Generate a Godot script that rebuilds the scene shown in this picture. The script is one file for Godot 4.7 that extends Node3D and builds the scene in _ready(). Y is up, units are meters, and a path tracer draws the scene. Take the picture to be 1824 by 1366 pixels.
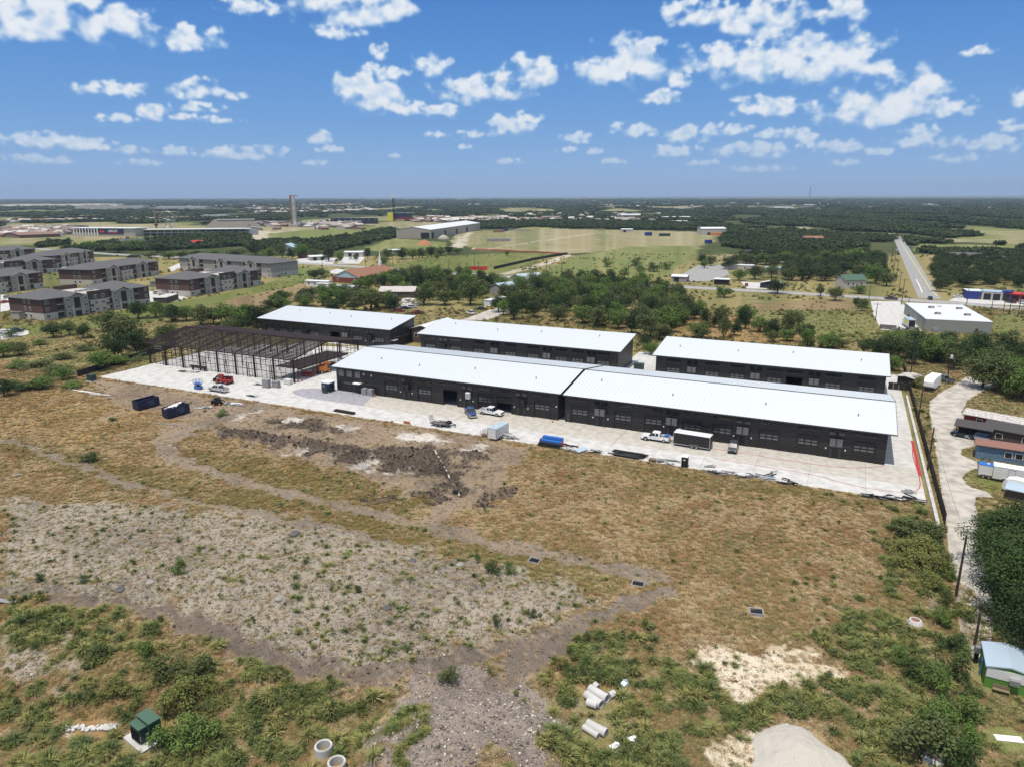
extends Node3D
# Aerial view over a small warehouse park, fields and the country behind it. Metres, y up, the camera looks along -z.

const SITE := Vector3(-50.2, 0, -184.8)   # front left corner of the warehouse grid
const SITE_YAW := -0.44035                # the grid is turned 25.23 degrees
var rng := RandomNumberGenerator.new()
var used := {}
var meshes := {}
var M := {}
var nz := FastNoiseLite.new()
var nz2 := FastNoiseLite.new()
var nz3 := FastNoiseLite.new()

func _ready() -> void:
	rng.seed = 7
	var cam := Camera3D.new()
	cam.name = "camera"
	cam.fov = 56.693
	cam.near = 0.5
	cam.far = 60000.0
	add_child(cam)
	cam.position = Vector3(0, 50, 0)
	cam.rotation_degrees = Vector3(-14.779, 0, 0)
	cam.rotate_object_local(Vector3(0, 0, 1), deg_to_rad(-0.188))
	cam.current = true
	var env := Environment.new()
	env.background_mode = Environment.BG_SKY
	env.tonemap_mode = Environment.TONE_MAPPER_LINEAR
	env.tonemap_exposure = 1.0
	env.sdfgi_enabled = true
	env.ssao_enabled = true
	env.ssil_enabled = true
	env.fog_enabled = true
	env.fog_density = 0.000065
	env.fog_light_color = Color(0.78, 0.88, 1.0)
	var sky := Sky.new()
	var sm := PanoramaSkyMaterial.new()
	sm.panorama = ImageTexture.create_from_image(sky_image())
	sky.sky_material = sm
	env.sky = sky
	env.background_energy_multiplier = 1.0
	var we := WorldEnvironment.new()
	we.name = "world_environment"
	we.environment = env
	add_child(we)
	var sun := DirectionalLight3D.new()
	sun.name = "sun"
	sun.light_color = Color(1.0, 0.965, 0.91)
	sun.light_energy = 1.38
	sun.light_angular_distance = 0.5
	sun.shadow_enabled = true
	add_child(sun)
	sun.look_at_from_position(Vector3(-0.16, 1, 0.25) * 100.0, Vector3.ZERO)
	noise_setup()
	materials()
	print("sky done ", Time.get_ticks_msec())
	build_ground()
	print("ground done ", Time.get_ticks_msec())
	build_yard()
	build_warehouses()
	print("warehouses done ", Time.get_ticks_msec())
	build_neighbours()
	print("neighbours done ", Time.get_ticks_msec())
	build_yard_things()
	build_field_things()
	build_trees()
	build_far()
	print("trees done ", Time.get_ticks_msec())
	build_cover()
	print("cover done ", Time.get_ticks_msec())

# ---------------------------------------------------------------- helpers
func noise_setup() -> void:
	nz.seed = 3
	nz.frequency = 1.0
	nz.fractal_octaves = 3
	nz2.seed = 11
	nz2.frequency = 1.0
	nz2.fractal_octaves = 1
	nz3.seed = 23
	nz3.frequency = 1.0
	nz3.fractal_octaves = 4

# linear base colour of a matt surface that looks like this (sRGB, 0 to 255) in full sun
func lit(r: float, g: float, b: float, k := 1.42) -> Color:
	var c := Color(r / 255.0, g / 255.0, b / 255.0).srgb_to_linear()
	return Color(c.r / k, c.g / k, c.b / k)

func mat(name_: String, c: Color, rough := 0.9, metal := 0.0, spec := 0.5) -> StandardMaterial3D:
	var m := StandardMaterial3D.new()
	m.resource_name = name_
	m.albedo_color = c.linear_to_srgb()
	m.roughness = rough
	m.metallic = metal
	m.metallic_specular = spec
	M[name_] = m
	return m

func noise_tex(seed_: int, size: int, freq: float, lo: float, hi: float, octaves := 4) -> ImageTexture:
	var n := FastNoiseLite.new()
	n.seed = seed_
	n.frequency = freq
	n.fractal_octaves = octaves
	var im := n.get_seamless_image(size, size)
	im.convert(Image.FORMAT_RGB8)
	var d := im.get_data()
	for i in d.size():
		d[i] = int(clampf(lo + (hi - lo) * d[i] / 255.0, 0.0, 1.0) * 255.0)
	var t := Image.create_from_data(size, size, false, Image.FORMAT_RGB8, d)
	t.generate_mipmaps()
	return ImageTexture.create_from_image(t)

func triplanar(m: StandardMaterial3D, t: Texture2D, metres: float) -> StandardMaterial3D:
	m.albedo_texture = t
	m.uv1_triplanar = true
	m.uv1_world_triplanar = true
	m.uv1_scale = Vector3.ONE / metres
	return m

func numbered(called: String) -> String:
	if not used.has(called):
		used[called] = 0
		return called
	used[called] += 1
	return "%s_%03d" % [called, used[called]]

func tag(o: Node3D, label: String, category: String, group := "", kind := "") -> Node3D:
	if label != "":
		o.set_meta("label", label)
	if category != "":
		o.set_meta("category", category)
	if group != "":
		o.set_meta("group", group)
	if kind != "":
		o.set_meta("kind", kind)
	return o

func thing(called: String, label: String, category: String, at: Vector3, turn := 0.0, group := "") -> Node3D:
	var o := Node3D.new()
	o.name = numbered(called)
	add_child(o)
	o.position = at
	o.rotation.y = turn
	return tag(o, label, category, group)

func holder(called: String, parent: Node3D, at := Vector3.ZERO, turn := 0.0) -> Node3D:
	var o := Node3D.new()
	o.name = called
	parent.add_child(o, true)
	o.position = at
	o.rotation.y = turn
	return o

func mb() -> SurfaceTool:
	var st := SurfaceTool.new()
	st.begin(Mesh.PRIMITIVE_TRIANGLES)
	return st

func part(parent: Node3D, called: String, st: SurfaceTool, m: Material, at := Vector3.ZERO) -> MeshInstance3D:
	return put(parent, called, st.commit(), m, at)

func put(parent: Node3D, called: String, me: Mesh, m: Material, at := Vector3.ZERO, turn := 0.0) -> MeshInstance3D:
	var o := MeshInstance3D.new()
	o.name = called
	o.mesh = me
	o.material_override = m
	parent.add_child(o, true)
	o.position = at
	o.rotation.y = turn
	return o

# a top-level thing that is one mesh
func one(called: String, st: SurfaceTool, m: Material, label: String, category: String, at := Vector3.ZERO, turn := 0.0, group := "") -> MeshInstance3D:
	var o := put(self, numbered(called), st.commit(), m, at, turn)
	tag(o, label, category, group)
	return o

func struct_(called: String, st: SurfaceTool, m: Material, at := Vector3.ZERO, turn := 0.0) -> MeshInstance3D:
	var o := put(self, numbered(called), st.commit(), m, at, turn)
	o.set_meta("kind", "structure")
	return o

func quad(st: SurfaceTool, a: Vector3, b: Vector3, c: Vector3, d: Vector3) -> void:
	for p in [a, b, c, a, c, d]:
		st.add_vertex(p)

func box(st: SurfaceTool, c: Vector3, s: Vector3, b := Basis()) -> void:
	var x := b.x * s.x * 0.5
	var y := b.y * s.y * 0.5
	var z := b.z * s.z * 0.5
	quad(st, c - x - y + z, c - x + y + z, c + x + y + z, c + x - y + z)
	quad(st, c + x - y - z, c + x + y - z, c - x + y - z, c - x - y - z)
	quad(st, c + x - y + z, c + x + y + z, c + x + y - z, c + x - y - z)
	quad(st, c - x - y - z, c - x + y - z, c - x + y + z, c - x - y + z)
	quad(st, c - x + y + z, c - x + y - z, c + x + y - z, c + x + y + z)
	quad(st, c - x - y - z, c - x - y + z, c + x - y + z, c + x - y - z)

func box_mesh(s: Vector3) -> Mesh:
	if not meshes.has(s):
		var st := mb()
		box(st, Vector3.ZERO, s)
		meshes[s] = st.commit()
	return meshes[s]

# a box part; its centre is given
func bx(parent: Node3D, called: String, c: Vector3, s: Vector3, m: Material, turn := 0.0) -> MeshInstance3D:
	return put(parent, called, box_mesh(s), m, c, turn)

func frame_of(a: Vector3, b: Vector3) -> Basis:
	var d := (b - a).normalized()
	var side := d.cross(Vector3.UP if absf(d.y) < 0.95 else Vector3.RIGHT).normalized()
	return Basis(side, d, side.cross(d))

# a beam of rectangular section from a to b
func beam(st: SurfaceTool, a: Vector3, b: Vector3, w: float, h: float) -> void:
	box(st, (a + b) * 0.5, Vector3(w, a.distance_to(b), h), frame_of(a, b))

func tube(st: SurfaceTool, a: Vector3, b: Vector3, r0: float, r1: float, n := 8, caps := true) -> void:
	var f := frame_of(a, b)
	for i in n:
		var p := f.x * cos(TAU * i / n) + f.z * sin(TAU * i / n)
		var q := f.x * cos(TAU * (i + 1) / n) + f.z * sin(TAU * (i + 1) / n)
		quad(st, a + p * r0, b + p * r1, b + q * r1, a + q * r0)
		if caps:
			for v in [a, a + p * r0, a + q * r0, b, b + q * r1, b + p * r1]:
				st.add_vertex(v)

# stations along x: [x, y bottom, y top, half width at the bottom, half width at the top]
func loft(st: SurfaceTool, s: Array, ends := true) -> void:
	var ring := func(k: Array) -> Array:
		return [Vector3(k[0], k[1], -k[3]), Vector3(k[0], k[2], -k[4]), Vector3(k[0], k[2], k[4]), Vector3(k[0], k[1], k[3])]
	for i in s.size() - 1:
		var p: Array = ring.call(s[i])
		var q: Array = ring.call(s[i + 1])
		for j in 4:
			quad(st, p[j], p[(j + 1) % 4], q[(j + 1) % 4], q[j])
	if ends:
		var p: Array = ring.call(s[0])
		quad(st, p[3], p[2], p[1], p[0])
		var q: Array = ring.call(s[s.size() - 1])
		quad(st, q[0], q[1], q[2], q[3])

func lathe(st: SurfaceTool, prof: Array, n := 16, base := Vector3.ZERO) -> void:
	for i in prof.size() - 1:
		for j in n:
			var a := TAU * j / n
			var b := TAU * (j + 1) / n
			var p: Vector2 = prof[i]
			var q: Vector2 = prof[i + 1]
			quad(st, base + Vector3(cos(a) * p.x, p.y, sin(a) * p.x), base + Vector3(cos(a) * q.x, q.y, sin(a) * q.x), base + Vector3(cos(b) * q.x, q.y, sin(b) * q.x), base + Vector3(cos(b) * p.x, p.y, sin(b) * p.x))

# an upright slab over a flat outline [x, z, x, z ...]
func slab(st: SurfaceTool, o: Array, y0: float, y1: float) -> void:
	var p := PackedVector2Array()
	for i in range(0, o.size(), 2):
		p.append(Vector2(o[i], o[i + 1]))
	var t := Geometry2D.triangulate_polygon(p)
	for i in range(0, t.size(), 3):
		for k in [0, 2, 1]:
			st.add_vertex(Vector3(p[t[i + k]].x, y1, p[t[i + k]].y))
	for i in p.size():
		var a := p[i]
		var b := p[(i + 1) % p.size()]
		quad(st, Vector3(a.x, y0, a.y), Vector3(a.x, y1, a.y), Vector3(b.x, y1, b.y), Vector3(b.x, y0, b.y))

# a flat ribbon along a polyline [x, z, ...] lying at height y
func ribbon(st: SurfaceTool, o: Array, width: float, y: float) -> void:
	var n := o.size() / 2
	var l := []
	var r := []
	for i in n:
		var p := Vector2(o[2 * i], o[2 * i + 1])
		var a := Vector2(o[2 * maxi(i - 1, 0)], o[2 * maxi(i - 1, 0) + 1])
		var b := Vector2(o[2 * mini(i + 1, n - 1)], o[2 * mini(i + 1, n - 1) + 1])
		var d := (b - a).normalized().orthogonal() * width * 0.5
		l.append(Vector3(p.x + d.x, y, p.y + d.y))
		r.append(Vector3(p.x - d.x, y, p.y - d.y))
	for i in n - 1:
		quad(st, l[i], l[i + 1], r[i + 1], r[i])

# a smooth curve through the points of [x, z, ...]
func smooth(o: Array, step := 4) -> Array:
	var n := o.size() / 2
	var out := []
	for i in n - 1:
		var p := []
		for k in [i - 1, i, i + 1, i + 2]:
			var j := clampi(k, 0, n - 1)
			p.append(Vector2(o[2 * j], o[2 * j + 1]))
		for s in step:
			var v: Vector2 = p[1].cubic_interpolate(p[2], p[0], p[3], float(s) / step)
			out.append_array([v.x, v.y])
	out.append_array([o[2 * n - 2], o[2 * n - 1]])
	return out

# grid coordinates: s metres along the warehouse fronts, d metres behind their front line
func site(s: float, d: float, y := 0.0) -> Vector3:
	return SITE + Vector3(s * 0.90458 + d * 0.42629, y, s * 0.42629 - d * 0.90458)

func copy_of(o: Node3D, called: String, label: String, at: Vector3, turn: float) -> Node3D:
	var c: Node3D = o.duplicate()
	c.name = numbered(called)
	add_child(c)
	c.position = at
	c.rotation.y = turn
	c.set_meta("label", label)
	return c

# ---------------------------------------------------------------- sky: clear summer air with fair-weather cumulus all round
func sky_row(el: float) -> Color:
	var t := clampf(el / 90.0, 0.0, 1.0)
	var ramp := [[0.0, Color8(156, 193, 232)], [0.022, Color8(140, 182, 228)], [0.06, Color8(112, 164, 222)], [0.11, Color8(88, 146, 214)], [0.18, Color8(64, 121, 198)], [0.3, Color8(58, 112, 188)], [0.6, Color8(42, 88, 160)], [1.0, Color8(34, 74, 140)]]
	for i in ramp.size() - 1:
		if t <= ramp[i + 1][0]:
			return ramp[i][1].lerp(ramp[i + 1][1], (t - ramp[i][0]) / (ramp[i + 1][0] - ramp[i][0]))
	return ramp[ramp.size() - 1][1]

# one cumulus [azimuth, elevation, half width, half height] in degrees, laid into the panorama
func cloud(im: Image, c: Array, seed_: int) -> void:
	var w := im.get_width()
	var ppd := w / 360.0
	var n := FastNoiseLite.new()
	n.seed = seed_
	n.fractal_octaves = 5
	n.fractal_gain = 0.5
	n.frequency = 0.5
	var most := lerpf(0.45, 0.98, clampf((c[1] - 0.6) / 5.0, 0.0, 1.0))
	var hw: float = c[2] * 1.1
	var hh: float = c[3] * 1.12
	var puffs := FastNoiseLite.new()
	puffs.seed = seed_
	puffs.noise_type = FastNoiseLite.TYPE_CELLULAR
	puffs.cellular_return_type = FastNoiseLite.RETURN_DISTANCE
	puffs.fractal_octaves = 2
	puffs.frequency = 0.9
	var big := clampf(hh / 1.2, 0.35, 1.6)
	for py in range(int((90.0 - c[1] - hh * 1.9) * ppd), int((90.0 - c[1] + hh * 1.7) * ppd)):
		for px in range(int(floor((c[0] - hw * 1.35) * ppd)), int((c[0] + hw * 1.35) * ppd)):
			var x: float = (px / ppd - c[0])
			var y: float = 90.0 - py / ppd - c[1]
			var k := 1.05 / (0.25 + 0.75 * big)
			var v := n.get_noise_2d(x * k, y * k * 1.35) * 0.85 - (puffs.get_noise_2d(x * k, y * k * 1.3) + 0.55) * 0.3
			var a: float = x / hw
			var up: float = y / hh
			var fall: float = a * a + (up * up if up > 0.0 else up * up * 2.6)
			var dens: float = 0.78 - fall * 0.82 + v * 1.35
			if dens <= 0.0:
				continue
			# one white; the blue behind shows through where the cloud is thin, crisp above and frayed below
			var soft := lerpf(0.5, 1.25, clampf(0.45 - up * 0.75, 0.0, 1.0))
			var thin := n.get_noise_2d(x * k * 1.7 + 30.0, y * k * 2.2)
			var alpha := smoothstep(0.0, soft, dens) * clampf(0.93 + thin * 0.5, 0.0, 1.0) * most
			var col := Color8(240, 244, 249)
			var q := posmod(px, w)
			im.set_pixel(q, py, im.get_pixel(q, py).lerp(col, alpha))

func sky_image() -> Image:
	var im := Image.create(1024, 512, false, Image.FORMAT_RGB8)
	for y in 512:
		var c := sky_row(90.0 - (y + 0.5) * 180.0 / 512.0)
		im.fill_rect(Rect2i(0, y, 1024, 1), c)
	var r := RandomNumberGenerator.new()
	r.seed = 5
	for i in 260:
		var el := 1.2 + 62.0 * pow(r.randf(), 2.2)
		var az := r.randf_range(44.0, 316.0) if el < 17.0 else r.randf_range(-180.0, 180.0)
		var s := r.randf_range(0.6, 1.5) * (0.8 + el * 0.2)
		cloud(im, [az if az < 180.0 else az - 360.0, el, s * 1.9, s * 0.75], 100 + i)
	im.resize(4096, 2048, Image.INTERPOLATE_BILINEAR)
	for y in range(700, 1024):
		for x in [0, 3548]:
			im.fill_rect(Rect2i(x, y, 548, 1), sky_row(90.0 - (y + 0.5) * 180.0 / 2048.0))
	var seen: Array = [[-30.1, 10.63, 5.09, 1.84], [-26.6, 10.97, 1.99, 1.09], [-32.6, 9.91, 1.55, 0.86], [-22.2, 10.38, 2.08, 0.94], [-23.2, 9.74, 1.13, 0.47], [-18.4, 12.48, 2.47, 0.65], [-11.0, 12.60, 4.53, 1.77], [-12.6, 11.37, 1.78, 0.79], [-9.7, 10.02, 0.69, 0.73], [-5.9, 9.09, 1.56, 0.95], [-27.5, 6.82, 2.32, 0.63], [-22.6, 7.08, 1.62, 0.89], [-20.1, 6.90, 0.91, 0.43], [-25.4, 5.49, 1.11, 0.69], [-27.6, 5.07, 1.32, 0.34], [-23.5, 5.31, 0.97, 0.39], [-22.5, 6.00, 1.76, 0.43], [-21.1, 5.28, 1.58, 0.32], [-9.5, 8.65, 1.96, 0.70], [-10.8, 7.11, 2.56, 1.65], [-9.3, 6.36, 1.87, 0.71], [-6.0, 6.13, 2.52, 0.67], [-2.5, 7.47, 3.35, 1.30], [1.6, 8.73, 2.07, 1.45], [-0.2, 4.99, 1.96, 1.06], [1.3, 5.58, 1.27, 0.38], [-14.2, 4.10, 1.16, 0.54], [-13.8, 3.36, 1.04, 0.33], [-5.8, 4.50, 0.93, 0.30], [-3.2, 4.51, 0.94, 0.38], [-3.7, 3.62, 0.64, 0.21], [-32.5, 3.56, 2.89, 0.54], [-30.3, 3.35, 2.59, 0.56], [-29.4, 3.24, 1.31, 0.37], [-24.1, 3.07, 1.49, 0.43], [-26.9, 3.09, 1.15, 0.35], [-19.5, 2.97, 3.04, 0.57], [-21.0, 3.21, 1.20, 0.40], [5.0, 4.19, 1.19, 0.55], [4.4, 3.35, 0.86, 0.30], [6.2, 3.25, 0.77, 0.30], [8.9, 9.13, 3.88, 2.04], [7.1, 8.81, 2.26, 1.03], [12.6, 8.01, 1.06, 0.61], [13.7, 12.29, 2.93, 1.09], [17.7, 11.71, 3.27, 1.54], [23.1, 11.73, 2.04, 1.04], [19.3, 8.92, 6.44, 2.15], [15.9, 9.53, 2.38, 0.99], [22.3, 8.46, 3.07, 1.34], [11.2, 6.88, 1.44, 0.70], [18.9, 5.94, 2.80, 0.96], [26.5, 6.27, 3.20, 1.88], [25.8, 5.25, 3.63, 1.15], [28.8, 6.48, 1.29, 1.10], [30.4, 5.35, 1.46, 0.73], [31.3, 8.69, 1.09, 0.35], [9.1, 4.66, 1.68, 0.72], [13.1, 4.23, 1.87, 0.75], [12.1, 3.10, 2.02, 0.55], [16.1, 4.63, 1.72, 0.57], [19.0, 4.20, 1.21, 0.44], [20.9, 4.15, 1.00, 0.60], [18.1, 3.07, 3.07, 0.74], [23.4, 3.14, 1.78, 0.63], [21.8, 3.74, 0.80, 0.44], [28.7, 3.44, 2.07, 0.64], [28.6, 4.16, 1.12, 0.45], [32.7, 3.08, 2.35, 0.65], [33.6, 4.16, 0.78, 0.46], [33.8, 5.89, 0.59, 0.87], [26.1, 2.80, 1.16, 0.35], [24.0, 2.18, 0.99, 0.28], [14.4, 2.34, 1.26, 0.29], [-0.2, 2.55, 1.30, 0.30], [-9.0, 2.95, 0.51, 0.21], [7.7, 2.50, 1.07, 0.26], [-26.5, 2.29, 1.35, 0.27], [-32.7, 2.35, 2.18, 0.36], [30.8, 2.31, 1.67, 0.33], [18.4, 1.89, 2.47, 0.33], [-14.8, 2.43, 1.25, 0.25]];
	for i in seen.size():
		cloud(im, seen[i], 500 + i)
	return im

# ---------------------------------------------------------------- ground
var zones := []
var lines := []
var tones := {}

func zone(kind: String, o: Array) -> void:
	var p := PackedVector2Array()
	for i in range(0, o.size(), 2):
		p.append(Vector2(o[i], o[i + 1]))
	var r := Rect2(p[0], Vector2.ZERO)
	for q in p:
		r = r.expand(q)
	zones.append([kind, p, r.grow(3.0)])

func line(kind: String, o: Array, half: float) -> void:
	var p := PackedVector2Array()
	var s := smooth(o, 4)
	for i in range(0, s.size(), 2):
		p.append(Vector2(s[i], s[i + 1]))
	var r := Rect2(p[0], Vector2.ZERO)
	for q in p:
		r = r.expand(q)
	lines.append([kind, p, r.grow(half + 2.0), half])

func far_from(p: PackedVector2Array, q: Vector2) -> float:
	var best := 1e9
	for i in p.size() - 1:
		best = minf(best, q.distance_squared_to(Geometry2D.get_closest_point_to_segment(q, p[i], p[i + 1])))
	return sqrt(best)

func zone_setup() -> void:
	# two base colours and the grain between them
	tones = {
		"dry": [lit(170, 144, 108), lit(142, 113, 82), lit(188, 166, 130)],
		"tan": [lit(176, 149, 100), lit(150, 122, 84), lit(190, 165, 118)],
		"olive": [lit(134, 118, 66), lit(150, 120, 70), lit(110, 104, 58)],
		"rock": [lit(168, 158, 143), lit(138, 129, 119), lit(184, 174, 158)],
		"track": [lit(122, 110, 99), lit(106, 96, 88), lit(138, 127, 115)],
		"path": [lit(140, 129, 117), lit(122, 112, 101), lit(158, 148, 136)],
		"soil": [lit(98, 88, 79), lit(74, 66, 60), lit(122, 110, 98)],
		"dirt": [lit(156, 138, 117), lit(124, 110, 96), lit(172, 156, 136)],
		"chalk": [lit(214, 208, 198), lit(176, 168, 156), lit(232, 228, 222)],
		"sand": [lit(226, 212, 188), lit(206, 190, 160), lit(236, 228, 212)],
		"gravel": [lit(152, 140, 131), lit(130, 119, 112), lit(166, 155, 145)],
		"weed": [lit(134, 126, 80), lit(160, 130, 88), lit(184, 172, 144)],
		"wet": [lit(70, 84, 46), lit(90, 92, 56), lit(58, 70, 40)],
		"scrub": [lit(152, 142, 96), lit(106, 112, 66), lit(176, 160, 116)],
		"lawn": [lit(114, 124, 70), lit(134, 134, 84), lit(100, 112, 62)],
		"meadow": [lit(128, 136, 84), lit(150, 148, 98), lit(108, 120, 70)],
		"brown": [lit(148, 128, 98), lit(126, 112, 80), lit(168, 150, 116)],
		"field": [lit(162, 152, 116), lit(132, 134, 90), lit(184, 174, 146)],
		"wood": [lit(78, 88, 54), lit(94, 98, 62), lit(66, 76, 46)],
		"pale": [lit(196, 186, 164), lit(176, 166, 142), lit(212, 206, 190)],
	}
	# the wider country
	zone("field", [-1024.1, -1458.6, -416, -1250.4, -201, -1233.6, -183.6, -1074.1, -260, -956.2, -396.4, -1088.6, -649, -1181.8, -785.2, -1115.2])
	zone("pale", [-3924.9, -5628.1, -3100, -5777.3, -2345.7, -4564.2, -2419.7, -3893.5, -2770.7, -3969.1])
	zone("pale", [-396.4, -1088.6, -288.9, -1064.2, -260.1, -904.5, -311.2, -860.8])
	zone("meadow", [-279.8, -817.1, -339.9, -1019.2, -269, -1286.2, -201, -1233.6, -200, -952.6, -227.4, -834.8])
	zone("field", [-291.4, -1394.2, -222.7, -1512.7, -52, -1318.8, -62.6, -1139, -199.6, -1169])
	zone("pale", [-192.8, -1658.5, -15.4, -1818.6, 123.8, -1625.2, 101.6, -1481.7, -103, -1468.4])
	zone("field", [-75.1, -1066.7, 77.5, -1128.7, 288.1, -1009.4, 225.8, -810.7, 184.6, -722.1, 54.4, -641.9, -33.4, -701, -69.6, -806.2])
	zone("pale", [-63.4, -733.8, -64.3, -1139.1, -57.3, -1138.6, -49.8, -717.1])
	zone("meadow", [-145.9, -691.3, -146.9, -898, -75.9, -806.5, -59.5, -687.5, -96.6, -648.2])
	zone("lawn", [-92.1, -531.6, -72.1, -610.8, -15.7, -644.8, 36.9, -642.6, -7.8, -467.2, -58.2, -490.2])
	zone("meadow", [10.1, -447.1, 51.4, -605.9, 117.8, -725.3, 194.4, -738.2, 147.1, -591.1, 98.7, -450.8, 49.4, -422.3])
	zone("field", [183, -636.5, 237.7, -598.6, 210.3, -538.9, 146.4, -506.8])
	zone("field", [467.5, -862.7, 575.6, -812.5, 536.4, -756.2, 439.9, -799.3])
	zone("meadow", [419.7, -762.1, 513.1, -722.7, 445.3, -625.5, 366.7, -654.8])
	zone("field", [350.4, -1108.8, 482, -1180.1, 443.9, -1065.4, 326.3, -1006.8])
	# lots beside the warehouses
	zone("lawn", [-206.8, -283.8, -193.2, -287.4, -181.4, -311.4, -170.1, -345.1, -161.4, -356.5, -146.7, -422.1, -137.8, -500.3, -121.3, -438.7, -137.4, -368.4, -142.5, -307.6, -155.2, -289.4, -170.3, -268.5, -185.6, -253.4])
	zone("brown", [-143.8, -310.6, -140.1, -360.1, -121.6, -421.4, -97, -394.7, -98.2, -363.2, -117.4, -334.8, -127.7, -301.4])
	zone("meadow", [-172, -534.4, -133.9, -516.1, -114.3, -438.5, -140.3, -433.3])
	zone("brown", [110.8, -333.4, 165.4, -354.9, 161.5, -328.7, 123.6, -305.2, 103.3, -302.6])
	zone("meadow", [81.6, -312.2, 133.5, -317.5, 160.3, -310.6, 145.1, -262.9, 170.9, -232.1, 160.4, -217.1, 129.3, -232.8, 110.4, -265.8, 89.5, -288.7])
	zone("lawn", [159.4, -310.6, 163.3, -310.5, 145.1, -262.9, 152.7, -253.9, 178.1, -249.3, 185.7, -253.4, 220.5, -303.2, 207.6, -303.5, 174.9, -253.6, 148.6, -254, 145.5, -265.1])
	zone("tan", [64.9, -291.9, 94, -311.9, 106.3, -271.8, 106, -249.5, 76, -243, 52.5, -234])
	zone("tan", [131.7, -208.4, 138.7, -206.1, 127.1, -192.8, 123.6, -194.8])
	zone("weed", [106.5, -178.4, 108.3, -178.4, 70.8, -109.1, 57.8, -83, 42.1, -53.2, 39.9, -53.2, 59.7, -90.4, 74.3, -118.7])
	zone("meadow", [79.7, -113.7, 73.7, -102.8, 72, -90.3, 46.1, -53.2, 42.6, -53.2, 50.9, -68, 65.8, -90.4])
	zone("lawn", [84.4, -124, 93.5, -121.1, 87.4, -112.4, 82.2, -116.1])
	zone("tan", [109, -184, 117.1, -183.9, 120.6, -189.8, 109.4, -178.4, 104.7, -175.2])
	# the field before the yard
	zone("tan", [-131, -174.9, -124.2, -184.6, -105.6, -181, -85.4, -158.7, -82.6, -147.7, -89.5, -140.5, -110.7, -145.7])
	zone("olive", [-111.3, -146.5, -91.4, -137.8, -64, -123.6, -38.2, -114.1, -19.2, -104.7, -1.1, -95.5, 14.5, -88.2, 20.5, -83.8, 9.9, -81.2, -1, -87.4, -18, -97.4, -35.8, -106.1, -55.3, -111, -82.9, -123.8, -103.9, -135.9])
	zone("olive", [-66.8, -136.9, -55.7, -134.8, -37.5, -126.2, -21.3, -117.9, -10.6, -110.2, -17.6, -106.4, -34.2, -113.6, -51.2, -122.9, -64.2, -131.1])
	zone("olive", [3.2, -136.9, 20.5, -129.8, 39.9, -121.6, 67.3, -108.1, 62.9, -106.6, 38.7, -117.4, 19.8, -125.1, 4.2, -132.1])
	zone("dirt", [-66.3, -147.5, -68.4, -161.6, -60.1, -169, -47.2, -162.3, -27, -153.4, -6.3, -145.1, 3.6, -136.9, -1.3, -124.2, -6, -113.2, -11.4, -108.7, -22, -116.4, -33.4, -126.7, -49.5, -136.7])
	zone("dirt", [-116.4, -186.8, -115, -195.4, -86.7, -181.9, -66.8, -172.1, -60.1, -169, -66.7, -157.2, -70.2, -144.6, -71, -137.6, -78.4, -144.7, -77.7, -158.6, -97.9, -169.5])
	zone("rock", [-88.7, -114.1, -74.9, -112.1, -54.1, -108.3, -35.5, -105.2, -17.8, -96.3, -4.1, -89, 6.4, -83.6, 10.1, -79.9, 8.7, -76.9, 3.1, -73, -2.1, -69.9, -8.2, -67.2, -17.5, -65, -25.1, -66.3, -33.1, -71.3, -41.7, -75.8, -49.8, -78.2, -65.8, -81.1])
	zone("weed", [-64.2, -78.8, -56.2, -77.3, -46.3, -74.3, -37.3, -70.5, -29.4, -66.3, -23, -63.3, -18.2, -62.7, -12.7, -61, -12.2, -58.1, -12.9, -53.4, -12.3, -50.1, -44.3, -50.2])
	zone("rock", [-58.1, -70.1, -54.1, -69.8, -47.7, -67.6, -47.9, -63.9, -50.3, -62.2, -52.9, -62.6])
	zone("weed", [4.5, -69.3, 9.5, -71.8, 15.6, -73.4, 19.9, -69.2, 20.4, -64, 23.8, -61.8, 32.8, -62.6, 30.5, -58.6, 22.8, -58.7, 18.1, -50, 3.4, -50])
	zone("weed", [34.3, -72.2, 45.2, -79.8, 52.8, -88.9, 56.5, -99.1, 63.7, -108.1, 69.4, -109.1, 57.1, -83, 48.8, -66.1, 40.5, -49.9, 27.7, -49.9, 32.1, -61, 36, -67.1])
	zone("rock", [53.5, -85.9, 54.9, -83.1, 49.3, -71.1, 44.6, -66.1, 43.8, -68.1, 49.9, -74.3])
	zone("sand", [19.7, -69.7, 24.4, -71.7, 31.3, -71.2, 34.6, -68.3, 34, -65.1, 29.6, -62, 24.1, -62.5, 20.1, -64.9])
	zone("sand", [19.3, -58.7, 23.2, -58.2, 25.6, -57.1, 23.4, -49.9, 18.6, -50])
	zone("gravel", [-12.5, -50.1, -12.9, -55.9, -12.1, -60.9, -7.9, -64.4, -2, -65.8, 2.7, -64.1, 3.9, -58.7, 3.9, -50])
	zone("soil", [-65.8, -149.9, -58.2, -148.2, -46.8, -142.9, -36.5, -140, -25.5, -137.2, -17.6, -139.8, -15.2, -137.1, -12.1, -127.1, -10.1, -122.6, -12.7, -122.1, -20.2, -124.3, -28.5, -129, -40, -135.3, -51.7, -139.8, -62.1, -144.9])
	zone("soil", [-13.8, -137.1, -4.8, -136.3, -5.5, -128.8, -10.4, -126.5])
	zone("soil", [-59.7, -159.7, -45.8, -157, -33.4, -147.2, -43.4, -148.1, -56.5, -154.2])
	zone("soil", [-17.4, -110.3, -13.3, -117.9, -10.1, -118.4, -11.8, -113, -14.3, -109.8])
	zone("soil", [-8, -116.3, -2.3, -117.8, -0.6, -114.3, -3, -108.4, -7.1, -110.6])
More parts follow.
